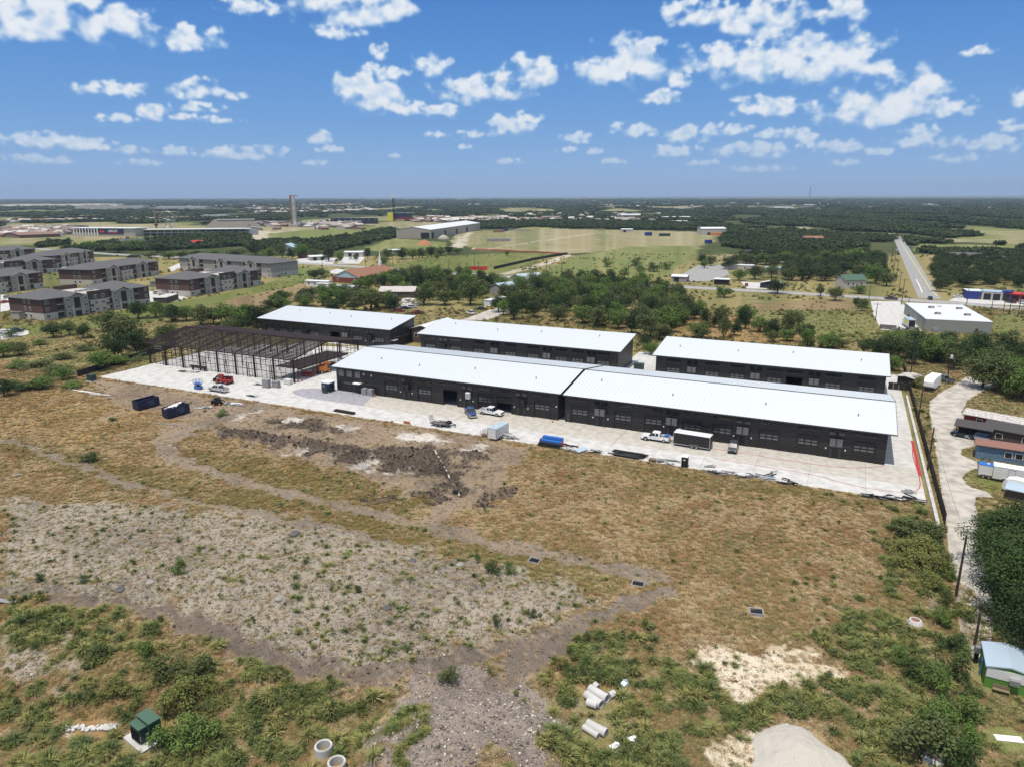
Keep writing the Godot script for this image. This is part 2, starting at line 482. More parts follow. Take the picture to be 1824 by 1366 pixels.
	zone("soil", [-25.9, -115, -21.7, -114.5, -19.6, -111.2, -24.1, -111.7])
	zone("wet", [-11.2, -55.2, -10.8, -57.7, -9.9, -57.3, -9, -53.4, -10.6, -51.3])
	for o in [[-53, -157.1, -50.7, -159.6, -48.7, -156.2, -51, -153.7], [-38.4, -151.1, -34.7, -153.5, -33.6, -149.5, -36.8, -148.8], [-25.4, -147.1, -17.3, -146.3, -17.3, -141.2, -23.5, -142.7], [-30.6, -127.8, -27.2, -129, -26.4, -126.1, -29, -126.1], [-44.7, -136, -42.1, -136.7, -41.7, -133.4, -43.7, -133.4], [-22.5, -124.3, -20.4, -125.4, -20.2, -122.7, -21.6, -122.7], [-9.9, -137, -5.9, -139.7, -6.4, -136, -9.1, -135.7], [-66.7, -157.2, -64.7, -166.2, -62.2, -171, -62, -162.4, -64.1, -155.5], [-72.8, -142.5, -71.1, -143.9, -69.8, -138.9, -71, -137.6], [-64.5, -131.8, -60.4, -129.9, -60.2, -127.5, -62.5, -128.7], [-44.2, -58.8, -38.3, -58.6, -38.5, -57.9, -43.3, -58], [-21.8, -147.9, -13.5, -144, -14.5, -141.9, -20.6, -143.4]]:
		zone("chalk", o)
	line("soil", [-16.5, -140.5, -13.5, -130.7, -11.1, -122, -8.8, -114.4], 0.9)
	line("path", [-61.6, -170, -64.9, -162.9, -68.6, -155.5, -71.2, -148.4, -72.6, -141, -70.5, -135.6, -63.7, -129.9, -50.6, -121.3, -38.3, -114.6, -25.3, -108.1, -13.4, -101.9, -2.8, -96.2, 7, -92.1, 13.8, -88.8, 18.7, -85.8], 1.55)
	line("path", [-108.6, -143.5, -98.3, -137.9, -87.1, -130.7, -73.6, -122, -59.7, -114.3, -45.9, -108.7, -35.2, -104, -23.5, -99.6, -16, -95.1], 0.9)
	line("track", [-71.1, -82.5, -66.3, -81.9, -56, -79.3, -46.8, -76.5, -38.6, -73.5, -31.1, -69.2, -23.8, -65.9, -17.5, -64.6, -10.4, -65.3, -3.9, -67.5, 3, -70.3, 8.4, -73.5], 1.4)
	line("path", [7.7, -73, 12.8, -76.7, 16.8, -79.8, 19.9, -82.5], 1.5)
	line("track", [5.7, -72.4, 4.5, -69.3, 1.6, -66.4, -1.4, -64.1], 1.6)
	line("dirt", [-95, -156.7, -95.2, -161.9, -92.2, -166.5, -82.4, -163.1, -75.8, -157.3], 0.8)
	line("dirt", [-1.3, -123.3, -5.1, -114.4, -10.4, -107.6, -14.4, -102.5], 1.6)
	line("pale", [90.4, -688, -22, -685.8, -36.5, -708.8], 2.0)
	line("pale", [-23.6, -700.6, 31.1, -821, 114.1, -990, 143.2, -1035.1], 2.5)
	line("pale", [50.4, -629.6, 25, -545.5, -4.2, -474], 4.0)
	line("tan", [30.2, -126.4, 28.6, -121.7, 26, -114.1], 0.3)
	line("tan", [31.2, -125.8, 29.5, -121.2, 26.9, -113.6], 0.3)

func kind_at(x: float, z: float) -> String:
	var q := Vector2(x, z)
	var near := z > -260.0
	var wob := 2.8 if near else 0.006 * -z
	var f := 0.2 if near else 0.03
	q += Vector2(nz2.get_noise_2d(x * f, z * f), nz2.get_noise_2d(x * f + 70.0, z * f)) * wob
	if near:
		q += Vector2(nz2.get_noise_2d(x * 1.7, z * 1.7), nz2.get_noise_2d(x * 1.7 + 70.0, z * 1.7)) * 0.7
	for i in range(lines.size() - 1, -1, -1):
		var l: Array = lines[i]
		if l[2].has_point(q):
			var off: float = far_from(l[1], q * 0.45 + Vector2(x, z) * 0.55) / l[3]
			if off < 1.0:
				if near and off < 0.3 and l[0] == "path" and l[3] > 1.5:
					return "dirt"   # the strip between the wheel ruts
				return l[0]
	for i in range(zones.size() - 1, -1, -1):
		var k: Array = zones[i]
		if k[2].has_point(q) and Geometry2D.is_point_in_polygon(q, k[1]):
			return k[0]
	var e := x - SITE.x
	var w := z - SITE.z
	var d := e * 0.42629 - w * 0.90458
	var s := e * 0.90458 + w * 0.42629
	if d < -16.0 and s < 141.0 and s > -140.0:
		return "dry"
	if z < -620.0:
		var v := nz.get_noise_2d(x * 0.0016, z * 0.0007)
		return "wood" if v > -0.22 else ("field" if v < -0.3 else "meadow")
	return "scrub"

func bump(x: float, z: float, cx: float, cz: float, rx: float, rz: float, power := 1.0) -> float:
	var r := (x - cx) * (x - cx) / (rx * rx) + (z - cz) * (z - cz) / (rz * rz)
	if r >= 1.0:
		return 0.0
	return pow(1.0 - r, power)

var ridge_lines := []

func height_at(x: float, z: float) -> float:
	if z < -240.0 or z > -38.0 or absf(x) > 160.0:
		return 0.0
	var e := x - SITE.x
	var w := z - SITE.z
	var d := e * 0.42629 - w * 0.90458
	var s := e * 0.90458 + w * 0.42629
	if d > -17.0 and s > -68.5 and s < 140.5:
		return -0.22
	var edge := clampf((-18.0 - d) / 6.0, 0.0, 1.0) if s < 141.0 else 0.0
	var h := nz.get_noise_2d(x * 0.06, z * 0.06) * 0.18 * edge
	if edge > 0.0:
		h += nz3.get_noise_2d(x * 0.55, z * 0.55) * 0.1 * edge
		var m := bump(x, z, -26.0, -76.0, 50.0, 17.0, 0.7)
		if m > 0.0:
			h += m * (2.3 + nz3.get_noise_2d(x * 0.25, z * 0.25) * 0.9 + nz.get_noise_2d(x * 1.1, z * 1.1) * 0.12)
		h += bump(x, z, -4.5, -53.5, 10.5, 9.5, 0.75) * (3.8 + nz3.get_noise_2d(x * 0.4, z * 0.4) * 0.7)

		for r in ridge_lines:
			if r[2].has_point(Vector2(x, z)):
				var far: float = far_from(r[1], Vector2(x, z)) / r[3]
				if far < 1.0:
					h += (1.0 - far * far) * r[4] * (0.8 + nz3.get_noise_2d(x * 0.9, z * 0.9) * 1.3)
	return h

func ridge(o: Array, half: float, high: float) -> void:
	line("", o, half)
	var l: Array = lines.pop_back()
	ridge_lines.append([l[0], l[1], l[2], half, high])

func spaced(stops: Array) -> PackedFloat64Array:
	# stops: [start, [end, step or growth], ...]
	var a := PackedFloat64Array([stops[0]])
	for k in range(1, stops.size()):
		var v := a[a.size() - 1]
		var e: float = stops[k][0]
		var step: float = stops[k][1]
		while v < e - step * 0.5:
			v += step
			a.append(minf(v, e))
			if stops[k].size() > 2:
				step *= stops[k][2]
	return a

func build_ground() -> void:
	zone_setup()
	ridge([-64.8, -147.5, -53, -143.7, -41, -139, -29.4, -133.3, -20.9, -128.9, -14.1, -126], 2.0, 1.3)
	ridge([-24.1, -135.2, -19.4, -134.5, -15.6, -130.1], 2.4, 1.0)
	ridge([-11.4, -132.2, -5.9, -133.1], 2.0, 0.9)
	ridge([-6.6, -113.9, -2.2, -114.3], 1.8, 1.1)
	ridge([-16.4, -110.9, -13, -115.4, -10.6, -117.4], 1.5, 0.5)
	ridge([-24.9, -113.6, -20.4, -112.1], 1.0, 0.4)
	ridge([-67.3, -159, -64.5, -160.2], 0.9, 0.5)
	ridge([-16.5, -140.5, -13.5, -130.7, -11.1, -122, -8.8, -114.4], 1.1, -1.3)
	var xr := spaced([0.0, [115.0, 0.5], [520.0, 4.0], [30000.0, 8.0, 1.16]])
	var xl := spaced([0.0, [140.0, 0.5], [560.0, 4.0], [30000.0, 8.0, 1.16]])
	var xs := PackedFloat64Array()
	for i in range(xl.size() - 1, 0, -1):
		xs.append(-xl[i])
	xs.append_array(xr)
	var zf := spaced([44.0, [196.0, 0.5], [260.0, 1.2], [700.0, 3.0], [2500.0, 10.0, 1.025], [30000.0, 100.0, 1.1]])
	var zb := spaced([-44.0, [6000.0, 12.0, 1.4]])
	var zs := PackedFloat64Array()
	for i in range(zf.size() - 1, 0, -1):
		zs.append(-zf[i])
	zs.append_array(zb)
	var nx := xs.size()
	var nzz := zs.size()
	var v := PackedVector3Array()
	var c := PackedColorArray()
	v.resize(nx * nzz)
	c.resize(nx * nzz)
	for j in nzz:
		var z := zs[j]
		var lim := -z * 0.86 + 30.0
		for i in nx:
			var x := xs[i]
			v[j * nx + i] = Vector3(x, height_at(x, z), z)
			var col: Color
			if absf(x) > lim and absf(x) > 150.0 or z > -40.0:
				var t: Array = tones["scrub"]
				col = t[0].lerp(t[1], 0.5 + 0.5 * nz.get_noise_2d(x * 0.01, z * 0.01))
			else:
				var t: Array = tones[kind_at(x, z)]
				if z > -260.0:
					var t2: Array = tones[kind_at(x + rng.randfn() * 0.9, z + rng.randfn() * 0.9)]
					t = [t[0].lerp(t2[0], 0.5), t[1].lerp(t2[1], 0.5), t[2].lerp(t2[2], 0.5)]
				var k := 0.055 if z > -260.0 else 14.0 / -z
				var a := nz3.get_noise_2d(x * k, z * k * (1.0 if z > -260.0 else 1.6))
				var f := 1.0 if z > -260.0 else 40.0 / -z
				var b := nz2.get_noise_2d(x * 2.2 * f, z * 2.2 * f) * 0.6 + nz2.get_noise_2d(x * 0.7 * f, z * 0.7 * f) * 0.5
				if z < -560.0:
					a += 0.12 * sin((x * 0.43 - z * 0.9) * 0.1 + 3.0 * b) + 0.5 * nz.get_noise_2d(x * 0.03, z * 0.012)
				col = t[0].lerp(t[1], clampf(a * 1.6 + 0.3, 0.0, 1.0)).lerp(t[2], clampf(b + 0.15, 0.0, 1.0) * 0.75)
			c[j * nx + i] = Color(col.r * 1.42, col.g * 1.42, col.b * 1.42)
	var n := PackedVector3Array()
	n.resize(v.size())
	for j in nzz:
		for i in nx:
			var q := j * nx + i
			if zs[j] < -245.0 or zs[j] > -35.0 or absf(xs[i]) > 165.0:
				n[q] = Vector3.UP
				continue
			var dx := v[mini(i + 1, nx - 1) + j * nx] - v[maxi(i - 1, 0) + j * nx]
			var dz := v[i + mini(j + 1, nzz - 1) * nx] - v[i + maxi(j - 1, 0) * nx]
			n[q] = dz.cross(dx).normalized()
	var ix := PackedInt32Array()
	ix.resize((nx - 1) * (nzz - 1) * 6)
	var w := 0
	for j in nzz - 1:
		for i in nx - 1:
			var a := j * nx + i
			ix[w] = a
			ix[w + 1] = a + 1
			ix[w + 2] = a + nx + 1
			ix[w + 3] = a
			ix[w + 4] = a + nx + 1
			ix[w + 5] = a + nx
			w += 6
	var arr := []
	arr.resize(Mesh.ARRAY_MAX)
	arr[Mesh.ARRAY_VERTEX] = v
	arr[Mesh.ARRAY_NORMAL] = n
	arr[Mesh.ARRAY_COLOR] = c
	arr[Mesh.ARRAY_INDEX] = ix
	var me := ArrayMesh.new()
	me.add_surface_from_arrays(Mesh.PRIMITIVE_TRIANGLES, arr)
	var g := put(self, "ground", me, M.ground)
	g.set_meta("kind", "structure")

func materials() -> void:
	var fine := noise_tex(1, 1024, 0.05, 0.62, 1.12, 6)
	var fine2 := noise_tex(2, 1024, 0.006, 0.88, 1.06, 6)
	var m := mat("ground", Color(1, 1, 1), 0.97, 0.0, 0.2)
	m.vertex_color_use_as_albedo = true
	triplanar(m, fine, 11.0)
	mat("concrete", lit(228, 227, 224), 0.85, 0.0, 0.3)
	triplanar(M.concrete, fine2, 17.0)
	mat("concrete_warm", lit(217, 212, 202), 0.85, 0.0, 0.3)
	triplanar(M.concrete_warm, fine2, 13.0)
	mat("concrete_grey", lit(182, 182, 190), 0.85, 0.0, 0.3)
	triplanar(M.concrete_grey, fine2, 11.0)
	mat("asphalt", lit(180, 179, 177), 0.9, 0.0, 0.3)
	triplanar(M.asphalt, fine2, 23.0)
	mat("asphalt_dark", lit(128, 128, 130), 0.9, 0.0, 0.3)
	triplanar(M.asphalt_dark, fine2, 23.0)
	mat("caliche", lit(216, 210, 200), 0.95, 0.0, 0.2)
	triplanar(M.caliche, noise_tex(9, 1024, 0.006, 0.78, 1.1, 6), 21.0)
	mat("gravel_pale", lit(228, 222, 210), 0.95, 0.0, 0.2)
	triplanar(M.gravel_pale, noise_tex(12, 512, 0.12, 0.66, 1.2, 4), 5.0)
	mat("roof", Color(0.57, 0.605, 0.63), 0.4, 0.0, 0.5)
	mat("roof_trim", Color(0.05, 0.05, 0.055), 0.5)
	mat("siding", Color(0.026, 0.024, 0.0245), 0.5, 0.0, 0.5)
	var bars := Image.create(64, 64, false, Image.FORMAT_RGB8)
	for y in 64:
		var g := 0.55 if y % 16 < 3 else 0.9 + 0.1 * ((y / 16) % 2)
		bars.fill_rect(Rect2i(0, y, 64, 1), Color(g, g, g))
	triplanar(M.siding, ImageTexture.create_from_image(bars), 2.4)
	mat("siding_low", Color(0.013, 0.012, 0.0125), 0.5)
	mat("door_dark", Color(0.012, 0.0117, 0.013), 0.45)
	mat("glass_grey", Color(0.1, 0.104, 0.108), 0.12, 0.0, 0.8)
	mat("glass_dark", Color(0.012, 0.014, 0.017), 0.08, 0.0, 0.8)
	mat("ac_grey", Color(0.095, 0.095, 0.095), 0.6)
	mat("black", Color(0.012, 0.012, 0.012), 0.6)
	mat("rubber", Color(0.018, 0.018, 0.018), 0.9)
	mat("primer", Color(0.028, 0.0155, 0.0135), 0.75)
	mat("white", Color(0.8, 0.8, 0.79), 0.5)
	mat("offwhite", Color(0.66, 0.65, 0.62), 0.7)
	mat("steel", Color(0.42, 0.43, 0.44), 0.4, 0.7)
	mat("grey", Color(0.25, 0.25, 0.25), 0.7)
	mat("wood", Color(0.22, 0.16, 0.1), 0.9)
	mat("pole_wood", Color(0.045, 0.035, 0.028), 0.9)
	mat("red", Color(0.42, 0.035, 0.03), 0.5)
	mat("orange", Color(0.6, 0.2, 0.04), 0.5)
	mat("blue", Color(0.03, 0.14, 0.45), 0.45)
	mat("navy", Color(0.012, 0.018, 0.055), 0.5)
	mat("green_box", Color(0.02, 0.05, 0.042), 0.5)
	mat("fence_dark", Color(0.02, 0.017, 0.015), 0.8)
	mat("chrome", Color(0.7, 0.7, 0.7), 0.2, 1.0)
	mat("lamp_red", Color(0.35, 0.02, 0.02), 0.3)
	mat("lamp_clear", Color(0.6, 0.6, 0.6), 0.15, 0.2)
	more_materials()

# ---------------------------------------------------------------- concrete yard and the black warehouses
func build_yard() -> void:
	var root := Node3D.new()
	root.name = "concrete_yard"
	root.set_meta("kind", "structure")
	add_child(root)
	root.position = SITE
	root.rotation.y = SITE_YAW
	var ss := [-68.3, -59.0, -49.5, -40.0, -30.5, -21.0, -11.5, -2.0, 7.5, 17.0, 26.5, 36.0, 45.5, 55.0, 64.5, 74.0, 83.5, 93.0, 102.5, 112.0, 121.5, 131.0, 140.2]
	var ds := [-17.2, -9.4, 0.2, 15.0, 29.6, 38.5, 49.0, 64.5, 80.0]
	for j in ds.size() - 1:
		for i in ss.size() - 1:
			if j >= 6 and (ss[i] < -75.0 or (ss[i] > -14.0 and ss[i] < -3.0)) or j == 7 and ss[i] < 60.0:
				continue
			var warm: bool = j == 1 and i > 8
			var a: float = ss[i + 1] - ss[i] - 0.035
			var b: float = ds[j + 1] - ds[j] - 0.035
			bx(root, "concrete_panel", Vector3((ss[i] + ss[i + 1]) * 0.5, -0.1 + 0.002 * ((i * 7 + j * 5) % 4) - 0.006, -(ds[j] + ds[j + 1]) * 0.5), Vector3(a, 0.2, b), M.concrete_warm if warm else M.concrete)
	var st := mb()
	var o := []
	for k in 13:
		var t := PI * 0.5 + PI * k / 12.0
		o.append_array([2.0 + cos(t) * 8.5, -(-4.7 + sin(t) * 4.4)])
	o.append_array([19.0, 9.1, 15.5, 0.3])
	slab(st, o, -0.05, 0.03)
	struct_("grey_paving", st, M.concrete_grey, SITE, SITE_YAW)
	# low white kerb wall and the dark screen fence along the lane
	var wall := thing("retaining_kerb", "low white concrete kerb wall along the lane side of the yard", "kerb wall", site(141.0, 0), SITE_YAW)
	for k in 12:
		bx(wall, "wall_block", Vector3(0, 0.2, 24.5 - k * 6.9), Vector3(0.5, 0.7 + 0.03 * (k % 3), 6.86), M.concrete)
	var fence := thing("screen_fence", "long dark brown screen fence between the yard and the lane", "fence", site(142.0, 0), SITE_YAW)
	var pm := box_mesh(Vector3(0.06, 2.0, 2.36))
	var qm := box_mesh(Vector3(0.1, 2.3, 0.1))
	for k in 52:
		put(fence, "fence_panel", pm, M.fence_dark, Vector3(0.02 * (k % 2), 1.05, 24.0 - k * 2.4))
		put(fence, "post", qm, M.black, Vector3(-0.06, 1.1, 25.2 - k * 2.4))
	var f2 := thing("screen_fence", "dark screen fence beside the weeds at the left end of the yard", "fence", Vector3(-124.9, 0, -198.1), 1.357)
	for k in 18:
		put(f2, "fence_panel", box_mesh(Vector3(2.36, 1.9, 0.06)), M.fence_dark, Vector3(1.2 + k * 2.4, 0.98, 0.02 * (k % 2)))
		put(f2, "post", qm, M.black, Vector3(k * 2.4, 1.1, 0))
	var f3 := thing("screen_fence", "dark screen fence behind the right rear warehouse", "fence", site(137.0, 62.0), SITE_YAW)
	for k in 4:
		put(f3, "fence_panel", box_mesh(Vector3(1.2, 1.9, 0.06)), M.fence_dark, Vector3(0.6 + k * 1.24, 0.98, 0))
	# red hose lines and painted red fire lane on the kerb
	var hose := mb()
	ribbon(hose, smooth([134.3, 0.3, 133.0, 1.6, 130.0, 3.6, 126.0, 4.9, 119.0, 5.2, 106.0, 4.4, 98.0, 4.2]), 0.16, 0.012)
	struct_("red_joint_marking", hose, M.red, SITE, SITE_YAW)
	hose = mb()
	ribbon(hose, smooth([140.0, -14.0, 139.6, -8.0, 139.9, 3.0, 139.6, 9.5, 138.0, 12.4, 134.5, 13.6, 129.0, 13.4, 122.0, 11.0, 112.0, 10.3, 104.0, 10.0]), 0.16, 0.012)
	struct_("red_joint_marking", hose, M.red, SITE, SITE_YAW)
	hose = mb()
	ribbon(hose, [140.1, 3.5, 140.1, -18.0], 0.55, 0.016)
	struct_("red_fire_lane_marking", hose, M.red, SITE, SITE_YAW)

func pane_row(parent: Node3D, x0: float, x1: float, y0: float, y1: float, n: int, z: float, m: Material, gap := 0.12) -> void:
	var w := (x1 - x0 - gap * (n - 1)) / n
	for i in n:
		bx(parent, "pane", Vector3(x0 + w * 0.5 + i * (w + gap), (y0 + y1) * 0.5, z), Vector3(w, y1 - y0, 0.03), m)

# sectional door: five sections, the second and third from the top glazed
func garage_door(b: Node3D, x: float, open := 0.0, w := 3.9, h := 3.9, glass := "glass_grey") -> void:
	var g := holder("garage_door", b, Vector3(x, 0, 0.0))
	var sec := h / 6.0
	for k in 6:
		var y := k * sec + sec * 0.5 + h * open
		if y > h:
			continue
		bx(g, "section", Vector3(0, y, -0.12), Vector3(w - 0.02, sec - 0.03, 0.06), M.door_dark)
		if k == 4 or k == 3:
			pane_row(g, -w * 0.44, w * 0.44, y - sec * 0.28, y + sec * 0.28, 3, -0.075, M[glass], 0.26)
	for s in [-1, 1]:
		bx(g, "jamb", Vector3(s * (w * 0.5 + 0.06), h * 0.5 + 0.05, 0.03), Vector3(0.12, h + 0.1, 0.12), M.black)
	bx(g, "lintel_trim", Vector3(0, h + 0.08, 0.03), Vector3(w, 0.16, 0.12), M.black)

func strip_window(b: Node3D, x: float, y: float, w := 3.9, h := 0.72, m := "glass_dark") -> void:
	var g := holder("strip_window", b, Vector3(x, y, 0.0))
	bx(g, "window_frame", Vector3(0, 0, 0.02), Vector3(w, h, 0.08), M.black)
	pane_row(g, -w * 0.5 + 0.1, w * 0.5 - 0.1, -h * 0.5 + 0.1, h * 0.5 - 0.1, 6, 0.068, M[m], 0.1)

# paired wall units on a bracket above a pair of louvred doors, with two square windows over them
func entry_set(b: Node3D, x: float, bright: bool, doors := true, one_white := false) -> void:
	for s in [-1, 1]:
		var u := holder("wall_unit", b, Vector3(x + s * 0.62, 3.35, 0.55))
		bx(u, "casing", Vector3(0, 0, 0), Vector3(1.1, 1.5, 0.75), M.white if one_white and s > 0 else (M.ac_grey if bright else M.siding_low))
		for k in 5:
			bx(u, "grille_slat", Vector3(0, -0.5 + k * 0.24, 0.39), Vector3(0.95, 0.07, 0.03), M.grey if bright else M.black)
		bx(u, "bracket", Vector3(0, -0.82, -0.1), Vector3(1.0, 0.1, 0.9), M.black)
		var w := holder("square_window", b, Vector3(x + s * 0.85, 5.25, 0))
		bx(w, "window_frame", Vector3(0, 0, 0.02), Vector3(1.35, 1.15, 0.08), M.black)
		bx(w, "pane", Vector3(0, 0, 0.068), Vector3(1.1, 0.9, 0.03), M.glass_dark)
		if doors:
			var d := holder("entry_door", b, Vector3(x + s * 0.66, 1.1, 0))
			bx(d, "leaf", Vector3(0, 0, 0.03), Vector3(1.1, 2.2, 0.08), M.door_dark)
			for k in 4:
				bx(d, "lite", Vector3(s * 0.15, -0.7 + k * 0.48, 0.075), Vector3(0.55, 0.2, 0.03), M.ac_grey)
			bx(b, "wall_lamp", Vector3(x + s * 1.75, 1.9, 0.09), Vector3(0.22, 0.26, 0.18), M.offwhite)

# Local frame: x along the front, +z out of the front wall. Doors: [x, open share]
func warehouse(label: String, s0: float, length: float, d0: float, depth: float, eave: float, peak: float, mono: bool, doors: Array, sets: Array, ov := [0.9, 0.9], seed_ := 0) -> Node3D:
	var b := thing("warehouse", label, "warehouse", site(s0, d0), SITE_YAW, "black warehouses with white metal roofs")
	var pk := depth if mono else depth * 0.5
	var slope := (peak - eave) / (pk + 0.9)
	var wall_y := func(d: float) -> float: return eave + slope * (0.9 + (d if d <= pk else 2.0 * pk - d)) - 0.14
	var top: float = wall_y.call(0.0)
	# front wall with real door openings
	var st := mb()
	var x := 0.0
	for k in doors:
		var a: float = k[0] - 1.95
		box(st, Vector3((x + a) * 0.5, top * 0.5, -0.1), Vector3(a - x, top, 0.2))
		bx(b, "wainscot", Vector3((x + a) * 0.5, 0.75, 0.012), Vector3(a - x, 1.5, 0.024), M.siding_low)
		box(st, Vector3(k[0], (3.9 + top) * 0.5, -0.1), Vector3(3.9, top - 3.9, 0.2))
		x = k[0] + 1.95
	box(st, Vector3((x + length) * 0.5, top * 0.5, -0.1), Vector3(length - x, top, 0.2))
	bx(b, "wainscot", Vector3((x + length) * 0.5, 0.75, 0.012), Vector3(length - x, 1.5, 0.024), M.siding_low)
	part(b, "front_wall", st, M.siding)
	# end walls and back wall
	for e in [0.0, length]:
		st = mb()
		var n := 2 if not mono else 1
		for k in n:
			var da := pk * k
			var db := pk * (k + 1)
			for xx in [e - 0.1, e + 0.1]:
				quad(st, Vector3(xx, 0, -da - 0.2 * (1 - k)), Vector3(xx, wall_y.call(da), -da - 0.2 * (1 - k)), Vector3(xx, wall_y.call(db), -db), Vector3(xx, 0, -db))
		var w := part(b, "end_wall", st, M.siding)
		w.position.x = 0.1 if e == 0.0 else -0.1
	st = mb()
	box(st, Vector3(length * 0.5, wall_y.call(depth) * 0.5, -depth + 0.1), Vector3(length - 0.5, wall_y.call(depth) - 0.02, 0.2))
	part(b, "back_wall", st, M.siding)
	st = mb()
	box(st, Vector3(length * 0.5, -0.02, -depth * 0.5), Vector3(length - 0.6, 0.06, depth - 0.6))
	part(b, "floor_slab", st, M.concrete_grey)
	for k in doors:
		garage_door(b, k[0], k[1])
		strip_window(b, k[0], 5.4)
	for k in sets:
		entry_set(b, k[0], k[1], k[2] if k.size() > 2 else true, k[3] if k.size() > 3 else false)
	# standing seam roof, one panel after another
	var x0: float = -ov[0]
	var x1: float = length + ov[1]
	var n := int(round((x1 - x0) / 0.92))
	var pw := (x1 - x0) / n
	var sides := [[-0.9, pk, eave, peak]]
	if not mono:
		sides.append([depth + 0.9, pk, eave, peak])
	else:
		sides[0][1] = pk + 0.5
	for q in sides:
		var st2 := mb()
		var pa := Vector3(0, q[2], -q[0])
		var pb := Vector3(0, q[3], -q[1])
		var up := Vector3(0, 0.05, 0)
		quad(st2, pa, pb, pb + Vector3(pw, 0, 0), pa + Vector3(pw, 0, 0))
		quad(st2, pa - up, pb - up, pb - up + Vector3(pw, 0, 0), pa - up + Vector3(pw, 0, 0))
		quad(st2, pa, pa - up, pa - up + Vector3(pw, 0, 0), pa + Vector3(pw, 0, 0))
		beam(st2, pa + Vector3(0.06, 0.03, 0), pb + Vector3(0.06, 0.03, 0), 0.05, 0.06)
		var me := st2.commit()
		for i in n:
			put(b, "roof_panel", me, M.roof, Vector3(x0 + i * pw, 0, 0))
		var tr := mb()
		beam(tr, Vector3(x0, q[2] - 0.09, -q[0] + signf(-q[0]) * 0.04), Vector3(x1, q[2] - 0.09, -q[0] + signf(-q[0]) * 0.04), 0.1, 0.22)
		part(b, "gutter", tr, M.roof_trim)
		for e in [x0, x1]:
			tr = mb()
			beam(tr, pa + Vector3(e, -0.06, 0), pb + Vector3(e, -0.06, 0), 0.08, 0.24)
			part(b, "rake_trim", tr, M.roof_trim)
	if not mono:
		var cap := mb()
		beam(cap, Vector3(x0, peak + 0.03, -pk), Vector3(x1, peak + 0.03, -pk), 0.34, 0.1)
		part(b, "ridge_cap", cap, M.roof_trim)
	var r := RandomNumberGenerator.new()
	r.seed = seed_ + 40
	for k in 4:
		var vx := length * (k + 0.5 + r.randf_range(-0.2, 0.2)) / 4.0
		var vd := pk * r.randf_range(0.35, 0.75)
		var vt := mb()
		tube(vt, Vector3(vx, eave + slope * (vd + 0.9), -vd), Vector3(vx, eave + slope * (vd + 0.9) + 0.5, -vd), 0.14, 0.14, 6)
		part(b, "vent_pipe", vt, M.grey)
	return b

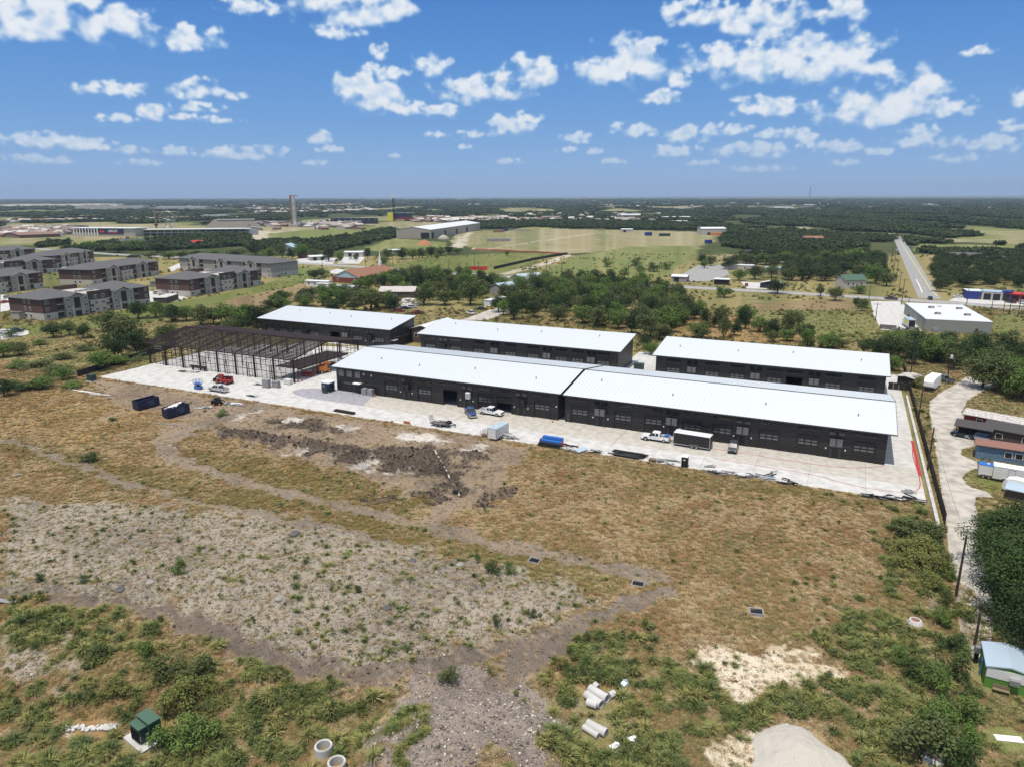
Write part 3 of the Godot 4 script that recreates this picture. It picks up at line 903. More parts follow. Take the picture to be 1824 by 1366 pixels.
func build_warehouses() -> void:
	var a := warehouse("black front warehouse with white gable roof, office windows and an open garage door", 3.9, 63.3, 0.0, 29.0, 6.6, 9.0, false,
		[[17.35, 0.0], [27.4, 0.0], [34.8, 1.2], [44.45, 0.0], [49.5, 0.62], [59.3, 0.0]], [[22.0, false], [39.45, false, true, true], [54.0, false]], [0.9, 0.9], 1)
	for k in 3:
		var w := holder("office_window", a, Vector3(1.7 + k * 2.62, 4.95, 0))
		bx(w, "window_frame", Vector3(0, 0, 0.02), Vector3(1.9, 1.95, 0.08), M.black)
		bx(w, "pane", Vector3(0, 0.0, 0.068), Vector3(1.7, 1.75, 0.03), M.glass_grey)
	strip_window(a, 3.4, 2.3, 2.6, 0.6, "glass_grey")
	var p := holder("office_door", a, Vector3(7.1, 0, 0.0))
	bx(p, "leaf", Vector3(0, 1.15, 0.03), Vector3(1.7, 2.3, 0.08), M.black)
	bx(p, "canopy", Vector3(0, 2.75, 0.65), Vector3(2.3, 0.14, 1.3), M.white)
	for s in [-1, 1]:
		bx(p, "canopy_post", Vector3(s * 1.05, 1.35, 1.2), Vector3(0.1, 2.7, 0.1), M.black)
	for k in 2:
		var u := holder("condenser", a, Vector3(10.05 + k * 1.8, 0, 1.3))
		bx(u, "pad", Vector3(0, 0.08, 0), Vector3(1.8, 0.14, 1.5), M.concrete)
		bx(u, "cabinet", Vector3(0, 1.05, 0), Vector3(1.5, 1.8, 1.2), M.steel)
		bx(u, "grille", Vector3(0, 1.1, 0.61), Vector3(1.2, 1.4, 0.03), M.grey)
		bx(u, "fan_guard", Vector3(0, 1.97, 0), Vector3(1.1, 0.04, 0.9), M.grey)
	bx(a, "wall_lamp", Vector3(9.0, 5.3, 0.1), Vector3(0.3, 0.5, 0.2), M.offwhite)
	bx(a, "wall_lamp", Vector3(11.4, 5.2, 0.1), Vector3(0.3, 0.5, 0.2), M.offwhite)
	bx(a, "wall_lamp", Vector3(62.9, 3.3, 0.1), Vector3(0.25, 0.35, 0.2), M.offwhite)
	var bb := warehouse("black front warehouse nearest the lane, white gable roof and seven shut garage doors", 68.9, 65.4, 0.0, 29.0, 6.5, 8.9, false,
		[[3.55, 0.0], [13.65, 0.0], [20.5, 0.0], [28.8, 0.0], [34.95, 0.0], [44.25, 0.0], [51.55, 0.0], [61.6, 0.0]], [[8.5, true], [24.5, true], [39.1, true], [56.65, true]], [0.3, 1.5], 2)
	for k in 4:
		bx(bb, "lite", Vector3(0.75, 0.5 + k * 0.45, 0.06), Vector3(0.55, 0.2, 0.03), M.ac_grey)
	var c := warehouse("black rear warehouse behind the steel frame, white sloping roof", -71.2, 57.4, 50.3, 15.2, 6.6, 9.0, true,
		[[4.5, 0.0], [10.6, 0.0], [17.2, 0.0], [25.0, 0.0], [34.2, 1.2], [44.0, 0.0], [53.0, 0.0]], [[21.0, false, false], [39.0, true, false], [49.0, false]], [0.9, 0.9], 3)
	for k in 3:
		strip_window(c, 37.0 + k * 8.0, 5.55, 2.0 + k * 0.4, 0.6, "glass_grey")
	for k in 2:
		var g := holder("end_strip_window", c, Vector3(57.4, 3.2, -4.0 - k * 6.0), PI / 2)
		bx(g, "window_frame", Vector3(0, 0, 0.02), Vector3(4.6, 0.7, 0.08), M.black)
		pane_row(g, -2.2, 2.2, -0.22, 0.22, 5, 0.068, M.glass_grey, 0.12)
	bx(c, "canopy", Vector3(58.1, 2.7, -1.6), Vector3(1.4, 0.12, 2.4), M.white)
	warehouse("black rear warehouse in the middle of the back row, white sloping roof", -0.5, 67.1, 48.6, 15.2, 6.6, 9.0, true,
		[[3.6, 0.0], [13.1, 0.0], [21.6, 0.0], [32.6, 0.0], [40.2, 0.0], [49.4, 0.0], [54.6, 0.0], [62.6, 0.0]], [[8.5, false, false], [27.3, true, false], [45.0, true, false], [59.0, true, false]], [0.9, 0.9], 4)
	warehouse("black rear warehouse nearest the lane, white sloping roof, two open doors", 77.6, 57.9, 48.6, 15.2, 6.6, 9.0, true,
		[[5.0, 0.0], [15.6, 0.0], [22.3, 0.0], [31.8, 0.0], [36.7, 1.2], [46.0, 0.0], [53.8, 0.0]], [[10.2, true, false], [27.0, true, false], [41.5, true, false]], [0.9, 0.9], 5)
	build_frame()

# bare red-brown steel frame of the next warehouse
func build_frame() -> void:
	var f := thing("steel_frame", "bare red-brown steel frame of an unfinished warehouse on white concrete", "building frame", site(-69.5, 1.2), SITE_YAW)
	var L := 57.6
	var D := 29.0
	for i in 9:
		var x := L * i / 8.0
		var st := mb()
		for q in [[0.0, D * 0.5], [D, D * 0.5]]:
			var a := Vector3(x, 6.45, -q[0])
			var b := Vector3(x, 8.75, -q[1])
			beam(st, a, b, 0.26, 0.1)
			beam(st, a + Vector3(0, 0.22, 0), b + Vector3(0, 0.22, 0), 0.26, 0.06)
			beam(st, a + Vector3(0, 0.1, 0), b + Vector3(0, 0.1, 0), 0.06, 0.3)
		part(f, "rafter", st, M.primer)
		for d in [0.0, D]:
			st = mb()
			box(st, Vector3(x, 3.2, -d), Vector3(0.1, 6.4, 0.36))
			for s in [-1, 1]:
				box(st, Vector3(x, 3.2, -d + s * 0.2), Vector3(0.32, 6.4, 0.05))
			part(f, "column", st, M.primer)
		for d in [9.6, 19.3]:
			bx(f, "inner_post", Vector3(x, 3.8, -d), Vector3(0.18, 7.6, 0.18), M.primer)
	for k in 35:
		var d := -0.9 + (D + 1.8) * k / 34.0
		var y := 6.72 + 2.3 * (1.0 - absf(d - D * 0.5) / (D * 0.5))
		bx(f, "purlin", Vector3(L * 0.5, y + 0.1, -d), Vector3(L + 1.6, 0.26, 0.17), M.primer)
	for k in 33:
		var x := 0.9 + k * 1.74
		for q in [[0.0, D * 0.5], [D, D * 0.5]]:
			var st := mb()
			beam(st, Vector3(x, 6.62, -q[0]), Vector3(x, 8.92, -q[1]), 0.07, 0.07)
			part(f, "sag_rod", st, M.primer)
	for s in [-0.95, D + 0.95]:
		bx(f, "eave_strut", Vector3(L * 0.5, 6.6, -s), Vector3(L + 1.8, 0.34, 0.12), M.primer)
	for d in [0.0, D]:
		for h in [2.4, 4.1, 5.6]:
			bx(f, "girt", Vector3(L * 0.5, h, -d), Vector3(L, 0.12, 0.07), M.primer)
		for k in 32:
			bx(f, "stud", Vector3(0.9 + k * 1.8, 3.1, -d + 0.1), Vector3(0.1, 6.2, 0.08), M.primer)
	for x in [0.0, L]:
		for k in 9:
			var d := 1.6 + k * 3.2
			var y := 6.45 + 2.3 * (1.0 - absf(d - D * 0.5) / (D * 0.5))
			bx(f, "end_stud", Vector3(x, y * 0.5, -d), Vector3(0.1, y, 0.1), M.primer)
		for h in [2.4, 4.6]:
			bx(f, "end_girt", Vector3(x, h, -D * 0.5), Vector3(0.08, 0.12, D), M.primer)
	for k in 6:
		var x := 6.5 + k * 8.6
		for s in [-0.45, 0.45]:
			bx(f, "door_stud", Vector3(x + s, 2.1, 0.25), Vector3(0.14, 4.2, 0.12), M.primer)
		for h in 6:
			bx(f, "door_rung", Vector3(x, 0.5 + h * 0.62, 0.25), Vector3(0.8, 0.09, 0.1), M.primer)
	# small upper frames that hold the coming strip windows
	for k in 8:
		var x := 3.0 + k * 7.2
		for s in 5:
			bx(f, "window_bar", Vector3(x + s * 0.8, 5.3, 0.08), Vector3(0.06, 0.7, 0.06), M.grey)
		bx(f, "window_bar", Vector3(x + 1.6, 5.68, 0.08), Vector3(3.4, 0.07, 0.07), M.grey)
		bx(f, "window_bar", Vector3(x + 1.6, 4.92, 0.08), Vector3(3.4, 0.07, 0.07), M.grey)
	var deck := mb()
	for k in 24:
		box(deck, Vector3(L - 8.4 + k * 0.35, 3.5, -13.2), Vector3(0.33, 0.1, 22.0))
	part(f, "mezzanine_deck", deck, M.primer)
	var st2 := mb()
	for k in 5:
		box(st2, Vector3(L - 8.2 + k * 2.0, 3.3, -13.2), Vector3(0.14, 0.3, 22.0))
	part(f, "mezzanine_joist", st2, M.primer)
	bx(f, "stored_beam", Vector3(21.5, 1.1, 0.6), Vector3(6.4, 0.75, 0.4), M.primer)
	for s in [-2.4, 2.4]:
		bx(f, "trestle", Vector3(21.5 + s, 0.36, 0.6), Vector3(0.3, 0.72, 0.5), M.primer)

# ---------------------------------------------------------------- vehicles (local +x is forward)
func paint(c: Color) -> StandardMaterial3D:
	var key := "paint_%s" % c.to_html(false)
	if not M.has(key):
		var m := mat(key, c, 0.35, 0.0, 0.5)
		m.clearcoat_enabled = true
		m.clearcoat = 0.6
		m.clearcoat_roughness = 0.1
	return M[key]

func wheel(v: Node3D, x: float, z: float, r: float, w := 0.26, rim := "steel") -> void:
	var h := holder("wheel", v, Vector3(x, r, z))
	var s := signf(z)
	var st := mb()
	tube(st, Vector3(0, 0, -w * 0.5), Vector3(0, 0, w * 0.5), r, r, 14)
	part(h, "tyre", st, M.rubber)
	st = mb()
	tube(st, Vector3(0, 0, s * w * 0.48), Vector3(0, 0, s * (w * 0.5 + 0.02)), r * 0.6, r * 0.55, 10)
	part(h, "rim", st, M[rim])

func lamps(v: Node3D, xf: float, xr: float, y: float, z: float) -> void:
	for s in [-1, 1]:
		bx(v, "headlight", Vector3(xf, y, s * z), Vector3(0.08, 0.2, 0.34), M.lamp_clear)
		bx(v, "tail_light", Vector3(xr, y + 0.1, s * z * 1.04), Vector3(0.08, 0.3, 0.16), M.lamp_red)

func pickup(label: String, at: Vector3, turn: float, c: Color, group := "pickup trucks", double_wheels := false, called := "pickup_truck", load_ := "") -> Node3D:
	var v := thing(called, label, "pickup", at, turn, group)
	var p := paint(c)
	var st := mb()
	loft(st, [[0.55, 0.5, 1.12, 0.96, 0.98], [1.3, 0.5, 1.18, 0.98, 0.98], [2.6, 0.5, 1.12, 0.97, 0.88], [2.95, 0.55, 0.98, 0.93, 0.8]])
	part(v, "hood", st, p)
	st = mb()
	loft(st, [[-0.95, 0.48, 1.15, 0.96, 0.99], [0.55, 0.48, 1.15, 0.96, 0.99]])
	loft(st, [[-1.0, 1.15, 1.82, 0.98, 0.78], [-0.75, 1.15, 1.95, 0.98, 0.76], [0.35, 1.15, 1.96, 0.98, 0.76], [0.62, 1.15, 1.86, 0.98, 0.75]])
	part(v, "cab", st, p)
	st = mb()
	quad(st, Vector3(0.66, 1.86, -0.72), Vector3(1.3, 1.2, -0.86), Vector3(1.3, 1.2, 0.86), Vector3(0.66, 1.86, 0.72))
	for s in [-1, 1]:
		quad(st, Vector3(0.6, 1.86, s * 0.76), Vector3(1.28, 1.18, s * 0.95), Vector3(0.6, 1.17, s * 0.985), Vector3(0.6, 1.4, s * 0.94))
	part(v, "windshield", st, M.glass_dark)
	for s in [-1, 1]:
		for k in 2:
			st = mb()
			var a := -0.78 + k * 0.72
			quad(st, Vector3(a, 1.24, s * 0.985), Vector3(a + 0.06, 1.82, s * 0.83), Vector3(a + 0.62, 1.84, s * 0.83), Vector3(a + 0.64, 1.24, s * 0.985))
			part(v, "side_window", st, M.glass_dark)
		bx(v, "door_seam", Vector3(-0.12, 0.85, s * 0.992), Vector3(0.03, 0.6, 0.02), M.black)
		bx(v, "mirror", Vector3(0.85, 1.32, s * 1.12), Vector3(0.14, 0.22, 0.2), M.black)
	bx(v, "rear_window", Vector3(-1.0, 1.5, 0), Vector3(0.06, 0.42, 1.2), M.glass_dark)
	bx(v, "bed_floor", Vector3(-1.95, 0.72, 0), Vector3(1.9, 0.08, 1.72), M.black)
	var bw := 1.06 if double_wheels else 0.96
	for s in [-1, 1]:
		st = mb()
		loft(st, [[-2.95, 0.52, 1.2, 0.07, 0.06], [-2.4, 0.52, 1.24, 0.09 if double_wheels else 0.07, 0.06], [-1.6, 0.52, 1.24, 0.09 if double_wheels else 0.07, 0.06], [-0.98, 0.52, 1.2, 0.07, 0.06]])
		part(v, "bed_side", st, p, Vector3(0, 0, s * (bw - 0.05)))
	bx(v, "tailgate", Vector3(-2.93, 0.9, 0), Vector3(0.08, 0.6, 1.8), p)
	bx(v, "grille", Vector3(2.96, 0.78, 0), Vector3(0.06, 0.34, 1.1), M.black)
	bx(v, "front_bumper", Vector3(2.98, 0.5, 0), Vector3(0.16, 0.24, 1.9), M.chrome)
	bx(v, "rear_bumper", Vector3(-3.03, 0.52, 0), Vector3(0.16, 0.2, 1.8), M.chrome)
	bx(v, "chassis", Vector3(0, 0.42, 0), Vector3(5.4, 0.18, 1.3), M.black)
	for x in [-1.95, 1.9]:
		for s in [-1, 1]:
			wheel(v, x, s * 0.84, 0.4)
			st = mb()
			tube(st, Vector3(x, 0.42, s * 0.86), Vector3(x, 0.42, s * (bw + 0.015)), 0.5, 0.5, 12)
			part(v, "wheel_arch", st, M.black)
			wheel(v, x, s * (bw - 0.06), 0.4)
	lamps(v, 2.95, -2.97, 0.86, 0.78)
	if load_ == "blue":
		bx(v, "tarp_load", Vector3(-2.4, 1.15, 0.1), Vector3(0.9, 0.7, 1.3), M.blue)
	return v

func car(label: String, at: Vector3, turn: float, c: Color, kind := "suv", group := "parked cars", called := "parked_car") -> Node3D:
	var v := thing(called, label, "car", at, turn, group)
	var p := paint(c)
	var k: float = {"suv": 1.0, "sedan": 0.0, "van": 1.6}[kind]
	var top := 1.42 + 0.28 * k
	var st := mb()
	loft(st, [[-2.3, 0.4, 0.85 + 0.08 * k, 0.8, 0.8], [-2.1, 0.35, 0.98 + 0.06 * k, 0.9, 0.86], [0.8, 0.33, 0.98 + 0.05 * k, 0.91, 0.88], [2.0, 0.35, 0.86 + 0.06 * k, 0.89, 0.8], [2.32, 0.42, 0.72, 0.8, 0.7]])
	part(v, "body", st, p)
	var back := -1.5 if kind == "sedan" else -2.05
	st = mb()
	loft(st, [[back, 0.95, 0.99, 0.86, 0.84], [back + (0.55 if kind == "sedan" else 0.25), 0.95, top, 0.87, 0.68], [0.0, 0.95, top + 0.03, 0.88, 0.68], [0.35, 0.95, top, 0.88, 0.68], [1.15 - 0.1 * k, 0.95, 0.99, 0.86, 0.82]])
	part(v, "greenhouse", st, M.glass_dark)
	st = mb()
	loft(st, [[back + (0.5 if kind == "sedan" else 0.2), top - 0.03, top + 0.035, 0.71, 0.64], [0.0, top, top + 0.065, 0.71, 0.64], [0.4, top - 0.03, top + 0.03, 0.7, 0.62]])
	part(v, "roof", st, p)
	for s in [-1, 1]:
		for x in [back + 0.75, -0.35, 0.55]:
			st = mb()
			beam(st, Vector3(x, 0.98, s * 0.885), Vector3(x - 0.06, top, s * 0.69), 0.09, 0.03)
			part(v, "pillar", st, p)
	for x in [-1.42, 1.42]:
		for s in [-1, 1]:
			wheel(v, x, s * 0.8, 0.34, 0.24)
	lamps(v, 2.25, -2.27, 0.7, 0.66)
	bx(v, "grille", Vector3(2.3, 0.6, 0), Vector3(0.06, 0.2, 0.9), M.black)
	return v

func cargo_trailer(label: String, at: Vector3, turn: float, L: float, H: float, W: float, wall: Material, roof_m: Material, called := "cargo_trailer", side_door := true) -> Node3D:
	var v := thing(called, label, "trailer", at, turn)
	bx(v, "box", Vector3(0, 0.5 + H * 0.5, 0), Vector3(L, H, W), wall)
	bx(v, "roof", Vector3(0, 0.52 + H, 0), Vector3(L + 0.06, 0.06, W + 0.06), roof_m)
	for s in [-1, 1]:
		bx(v, "skirt_rail", Vector3(0, 0.5, s * W * 0.5), Vector3(L + 0.04, 0.16, 0.06), M.steel)
		bx(v, "corner_trim", Vector3(-L * 0.5, 0.5 + H * 0.5, s * W * 0.5), Vector3(0.1, H, 0.1), M.steel)
		bx(v, "corner_trim", Vector3(L * 0.5, 0.5 + H * 0.5, s * W * 0.5), Vector3(0.1, H, 0.1), M.steel)
		for k in [-0.5, 0.5]:
			wheel(v, -0.1 * L * 0.5 + k * 0.9 - 0.3, s * (W * 0.5 + 0.08), 0.36, 0.22)
			bx(v, "fender", Vector3(-0.1 * L * 0.5 + k * 0.9 - 0.3, 0.78, s * (W * 0.5 + 0.09)), Vector3(0.86, 0.06, 0.24), M.steel)
	if side_door:
		var d := holder("side_door", v, Vector3(-0.3 * L + 1.6, 0.5 + H * 0.48, W * 0.5 + 0.015))
		bx(d, "leaf", Vector3.ZERO, Vector3(0.95, H * 0.8, 0.03), wall)
		for s in [-1, 1]:
			bx(d, "door_frame", Vector3(s * 0.5, 0, 0.012), Vector3(0.07, H * 0.84, 0.04), M.steel)
		bx(d, "door_frame", Vector3(0, H * 0.41, 0.012), Vector3(1.0, 0.07, 0.04), M.steel)
	var st := mb()
	for s in [-1, 1]:
		beam(st, Vector3(L * 0.5, 0.5, s * 0.7), Vector3(L * 0.5 + 1.3, 0.5, 0.0), 0.1, 0.12)
	part(v, "drawbar", st, M.black)
	bx(v, "jack", Vector3(L * 0.5 + 1.15, 0.4, 0), Vector3(0.1, 0.8, 0.1), M.steel)
	bx(v, "roof_vent", Vector3(-0.1 * L, 0.6 + H, 0), Vector3(0.36, 0.12, 0.36), M.white)
	return v

# ---------------------------------------------------------------- houses, roads and lots round the site
func more_materials() -> void:
	mat("shingle", lit(112, 112, 114), 0.95)
	triplanar(M.shingle, noise_tex(31, 512, 0.05, 0.8, 1.1, 4), 6.0)
	mat("shingle_brown", lit(160, 116, 92), 0.95)
	mat("shingle_dark", lit(92, 90, 90), 0.95)
	triplanar(M.shingle_dark, noise_tex(33, 512, 0.04, 0.75, 1.1, 4), 5.0)
	mat("stucco_white", lit(206, 200, 190), 0.9)
	mat("stucco_grey", lit(170, 166, 160), 0.9)
	mat("stucco_tan", lit(186, 178, 164), 0.9)
	mat("siding_brown", lit(100, 74, 66), 0.85)
	mat("siding_umber", lit(98, 84, 76), 0.85)
	mat("brick_red", lit(140, 72, 56), 0.9)
	mat("metal_white", Color(0.7, 0.72, 0.73), 0.45, 0.1)
	mat("metal_blue", Color(0.42, 0.52, 0.6), 0.45, 0.2)
	mat("metal_rust", Color(0.32, 0.16, 0.12), 0.8)
	triplanar(M.metal_rust, noise_tex(37, 512, 0.03, 0.6, 1.15, 4), 4.0)
	mat("metal_patchy", Color(0.62, 0.58, 0.55), 0.7)
	triplanar(M.metal_patchy, noise_tex(38, 512, 0.02, 0.55, 1.2, 4), 6.0)
	mat("sage", lit(158, 162, 154), 0.8)
	mat("red_wall", lit(150, 46, 44), 0.75)
	mat("teal_green", lit(78, 112, 92), 0.7)
	mat("pale_blue", lit(128, 160, 188), 0.85)
	triplanar(M.pale_blue, noise_tex(39, 512, 0.025, 0.6, 1.15, 5), 5.0)
	mat("shop_blue", lit(44, 62, 142), 0.7)
	mat("shop_red", lit(216, 56, 58), 0.7)
	mat("lime", lit(104, 158, 62), 0.7)
	mat("yellow", Color(0.72, 0.62, 0.05), 0.7)
	mat("line_white", Color(0.7, 0.7, 0.68), 0.8)
	mat("brown_dirt", lit(186, 128, 92), 0.95)
	mat("silt_red", lit(214, 78, 66), 0.8)
	mat("tarp_white", Color(0.75, 0.76, 0.78), 0.7)

# a house or shed: gable or flat roof, front along local x facing +z, origin at the front left corner of the base
func house(called: String, label: String, category: String, at: Vector3, turn: float, L: float, D: float, H: float, rise: float, wall: Material, roof_m: Material, opts := {}) -> Node3D:
	var b := thing(called, label, category, at, turn, opts.get("group", ""))
	var st := mb()
	var along: bool = opts.get("ridge", "x") == "x"
	var e: float = opts.get("eave", 0.4)
	bx(b, "wall", Vector3(L * 0.5, H * 0.5, -D * 0.5), Vector3(L, H, D), wall)
	if rise <= 0.0:
		box(st, Vector3(L * 0.5, H + 0.09, -D * 0.5), Vector3(L + e, 0.18, D + e))
		part(b, "roof", st, roof_m)
	else:
		var g := mb()
		if along:
			for s in [[e, -D * 0.5], [-D - e, -D * 0.5]]:
				for o in [0.0, 0.14]:
					quad(st, Vector3(-e, H - 0.1 + o, s[0]), Vector3(-e, H + rise + o, s[1]), Vector3(L + e, H + rise + o, s[1]), Vector3(L + e, H - 0.1 + o, s[0]))
				quad(st, Vector3(-e, H - 0.1, s[0]), Vector3(-e, H + 0.04, s[0]), Vector3(L + e, H + 0.04, s[0]), Vector3(L + e, H - 0.1, s[0]))
				for x in [-e, L + e]:
					quad(st, Vector3(x, H - 0.1, s[0]), Vector3(x, H + 0.04, s[0]), Vector3(x, H + rise + 0.14, s[1]), Vector3(x, H + rise, s[1]))
			for x in [0.01, L - 0.01]:
				g = mb()
				for p in [Vector3(x, H, 0), Vector3(x, H + rise - 0.1, -D * 0.5), Vector3(x, H, -D)]:
					g.add_vertex(p)
				part(b, "gable", g, opts.get("gable", wall))
		else:
			for s in [[-e, L * 0.5], [L + e, L * 0.5]]:
				for o in [0.0, 0.14]:
					quad(st, Vector3(s[0], H - 0.1 + o, e), Vector3(s[1], H + rise + o, e), Vector3(s[1], H + rise + o, -D - e), Vector3(s[0], H - 0.1 + o, -D - e))
				for z in [e, -D - e]:
					quad(st, Vector3(s[0], H - 0.1, z), Vector3(s[0], H + 0.04, z), Vector3(s[1], H + rise + 0.14, z), Vector3(s[1], H + rise, z))
			for z in [-0.01, -D + 0.01]:
				g = mb()
				for p in [Vector3(0, H, z), Vector3(L * 0.5, H + rise - 0.1, z), Vector3(L, H, z)]:
					g.add_vertex(p)
				part(b, "gable", g, opts.get("gable", wall))
		part(b, "roof", st, roof_m)
	for x in opts.get("windows", []):
		var w := holder("window", b, Vector3(x, H * 0.55, 0.0))
		bx(w, "window_frame", Vector3(0, 0, 0.02), Vector3(1.3, 1.2, 0.08), M.white)
		bx(w, "pane", Vector3(0, 0, 0.066), Vector3(1.1, 1.0, 0.03), M.glass_dark)
	for x in opts.get("doors", []):
		bx(b, "door", Vector3(x, 1.05, 0.03), Vector3(1.0, 2.1, 0.08), M.siding_umber)
	for x in opts.get("openings", []):
		bx(b, "open_bay", Vector3(x, minf(H * 0.42, 1.6), 0.03), Vector3(opts.get("bay", 3.0), minf(H * 0.84, 3.2), 0.08), M.black)
	return b

func road(called: String, o: Array, width: float, m: Material, y: float) -> void:
	var st := mb()
	var s := smooth(o, 6)
	ribbon(st, s, width, y)
	struct_(called, st, m)

var paved := []

func lot(called: String, o: Array, m: Material, y := 0.05) -> void:
	var pp := PackedVector2Array()
	for i in range(0, o.size(), 2):
		pp.append(Vector2(o[i], o[i + 1]))
	paved.append(pp)
	var st := mb()
	slab(st, o, -0.2, y)
	struct_(called, st, m)

# three-storey flats: front along x facing +z, origin at the front left corner
func apartment(label: String, at: Vector3, turn: float, L: float, D: float, style: int) -> Node3D:
	var b := thing("apartment_block", label, "apartment building", at, turn, "three-storey apartment blocks")
	var H := 8.9
	var brown: Material = M.siding_brown if style != 2 else M.stucco_grey
	var umber: Material = M.siding_umber if style != 2 else M.stucco_tan
	bx(b, "ground_floor", Vector3(L * 0.5, 1.5, -D * 0.5), Vector3(L, 3.0, D), M.stucco_white)
	bx(b, "upper_floors", Vector3(L * 0.5, (3.0 + H) * 0.5, -D * 0.5), Vector3(L + 0.06, H - 3.0, D + 0.06), brown)
	var n := 2 if L < 70.0 else 3
	var cell := L / n
	for k in n:
		var c := cell * (k + 0.5) + (cell * 0.06 if k == 0 else (-cell * 0.06 if k == n - 1 else 0.0))
		# grey bay with a gable and a tall stair opening
		var bay := holder("stair_bay", b, Vector3(c, 0, 0))
		bx(bay, "bay_wall", Vector3(0, H * 0.5, 0.5), Vector3(10.6, H - 0.02, 1.2), M.stucco_grey)
		var st := mb()
		for q in [[-3.0, 0.0], [3.0, 0.0]]:
			for o in [0.0, 0.2]:
				quad(st, Vector3(q[0], H - 0.25 + o, 1.75), Vector3(q[1], H + 1.1 + o, 1.75), Vector3(q[1], H + 1.1 + o, -3.0), Vector3(q[0], H - 0.25 + o, -3.0))
		part(bay, "bay_roof", st, M.shingle)
		st = mb()
		box(st, Vector3(0, H * 0.5 - 0.1, 0.85), Vector3(5.4, H - 0.2, 0.9))
		for p in [Vector3(-2.7, H - 0.2, 1.3), Vector3(0, H + 1.0, 1.3), Vector3(2.7, H - 0.2, 1.3)]:
			st.add_vertex(p)
		part(bay, "gable_wall", st, M.stucco_tan if style != 1 else M.stucco_grey)
		bx(bay, "stair_opening", Vector3(0, 5.9, 1.29), Vector3(2.7, 4.6, 0.06), M.black)
		bx(bay, "entrance", Vector3(0, 1.3, 1.29), Vector3(2.7, 2.4, 0.06), M.black)
		for s in [-1, 1]:
			bx(bay, "pier", Vector3(s * 2.2, 2.2, 1.36), Vector3(0.7, 4.4, 0.2), M.stucco_white)
			for f in 3:
				var w := holder("window", bay, Vector3(s * 4.0, 1.65 + f * 2.9, 1.1))
				bx(w, "window_frame", Vector3(0, 0, 0.02), Vector3(1.5, 1.4, 0.06), M.white)
				bx(w, "pane", Vector3(-0.35, 0, 0.056), Vector3(0.6, 1.2, 0.02), M.glass_dark)
				bx(w, "pane", Vector3(0.35, 0, 0.056), Vector3(0.6, 1.2, 0.02), M.glass_dark)
			for f in 3:
				var r := holder("balcony", b, Vector3(c + s * 6.9, 1.4 + f * 2.9, 0.0))
				bx(r, "recess", Vector3(0, 0, 0.04), Vector3(2.7, 2.3, 0.06), M.black)
				bx(r, "railing", Vector3(0, -0.75, 0.16), Vector3(2.7, 0.9, 0.06), M.siding_umber)
				bx(r, "floor_edge", Vector3(0, -1.28, 0.3), Vector3(2.8, 0.22, 0.6), M.stucco_white)
	# plain wall windows between the bays, at the ends and on the sides
	var xs := [1.8, L - 1.8]
	if n == 2:
		xs.append_array([L * 0.5 - 1.7, L * 0.5 + 1.7])
		bx(b, "white_panel", Vector3(L * 0.5, 3.0, 0.06), Vector3(cell * 0.36, 5.98, 0.12), M.stucco_white)
		bx(b, "dark_panel", Vector3(L * 0.5, 7.45, 0.06), Vector3(cell * 0.36, 2.86, 0.12), umber)
	for x in xs:
		for f in 3:
			var w := holder("window", b, Vector3(x, 1.65 + f * 2.9, 0.1))
			bx(w, "window_frame", Vector3(0, 0, 0.03), Vector3(1.5, 1.4, 0.08), M.white)
			bx(w, "pane", Vector3(-0.35, 0, 0.076), Vector3(0.6, 1.2, 0.02), M.glass_dark)
			bx(w, "pane", Vector3(0.35, 0, 0.076), Vector3(0.6, 1.2, 0.02), M.glass_dark)
	for side in [0.0, L]:
		for z in [-D * 0.38, -D * 0.52]:
			for f in 3:
				var w := holder("window", b, Vector3(side, 1.65 + f * 2.9, z), PI / 2 if side > 0.0 else -PI / 2)
				bx(w, "window_frame", Vector3(0, 0, 0.05), Vector3(1.3, 1.4, 0.06), M.white)
				bx(w, "pane", Vector3(0, 0, 0.086), Vector3(1.1, 1.2, 0.02), M.glass_dark)
	# hipped roof; the two nearest blocks have a flat well with roof units in the middle
	var e := 0.8
	var st := mb()
	var rise := 3.0
	var spans := [[-e, L + e]] if style == 0 or style == 2 else [[-e, cell * 0.78], [L - cell * 0.78, L + e]]
	for q in spans:
		var a: float = q[0]
		var z: float = q[1]
		var r0 := a + D * 0.42
		var r1 := z - D * 0.42
		if r1 < r0:
			r0 = (a + z) * 0.5
			r1 = r0
		var f0 := Vector3(a, H, e)
		var f1 := Vector3(z, H, e)
		var g0 := Vector3(a, H, -D - e)
		var g1 := Vector3(z, H, -D - e)
		var p0 := Vector3(r0, H + rise, -D * 0.5)
		var p1 := Vector3(r1, H + rise, -D * 0.5)
		quad(st, f0, p0, p1, f1)
		quad(st, g1, p1, p0, g0)
		for v in [g0, p0, f0, f1, p1, g1]:
			st.add_vertex(v)
		quad(st, f0, f1, g1, g0)
		for k in [[f0, f1], [g0, g1], [f0, g0], [f1, g1]]:
			beam(st, k[0] - Vector3(0, 0.12, 0), k[1] - Vector3(0, 0.12, 0), 0.1, 0.24)
	part(b, "hip_roof", st, M.shingle)
	if spans.size() == 2:
		bx(b, "parapet_front", Vector3(L * 0.5, H + 0.5, 0.2), Vector3(cell * 0.44, 1.1, 0.3), umber)
		bx(b, "parapet_back", Vector3(L * 0.5, H + 1.0, -D - 0.1), Vector3(cell * 0.44, 2.1, 0.3), brown)
		bx(b, "roof_deck", Vector3(L * 0.5, H + 0.05, -D * 0.5), Vector3(cell * 0.6, 0.1, D), M.stucco_white)
		for k in 7:
			bx(b, "roof_unit", Vector3(L * 0.5 + (k - 3) * 1.3, H + 0.5, -D * 0.42 + 0.5 * (k % 2)), Vector3(0.9, 0.8, 0.9), M.steel)
	return b

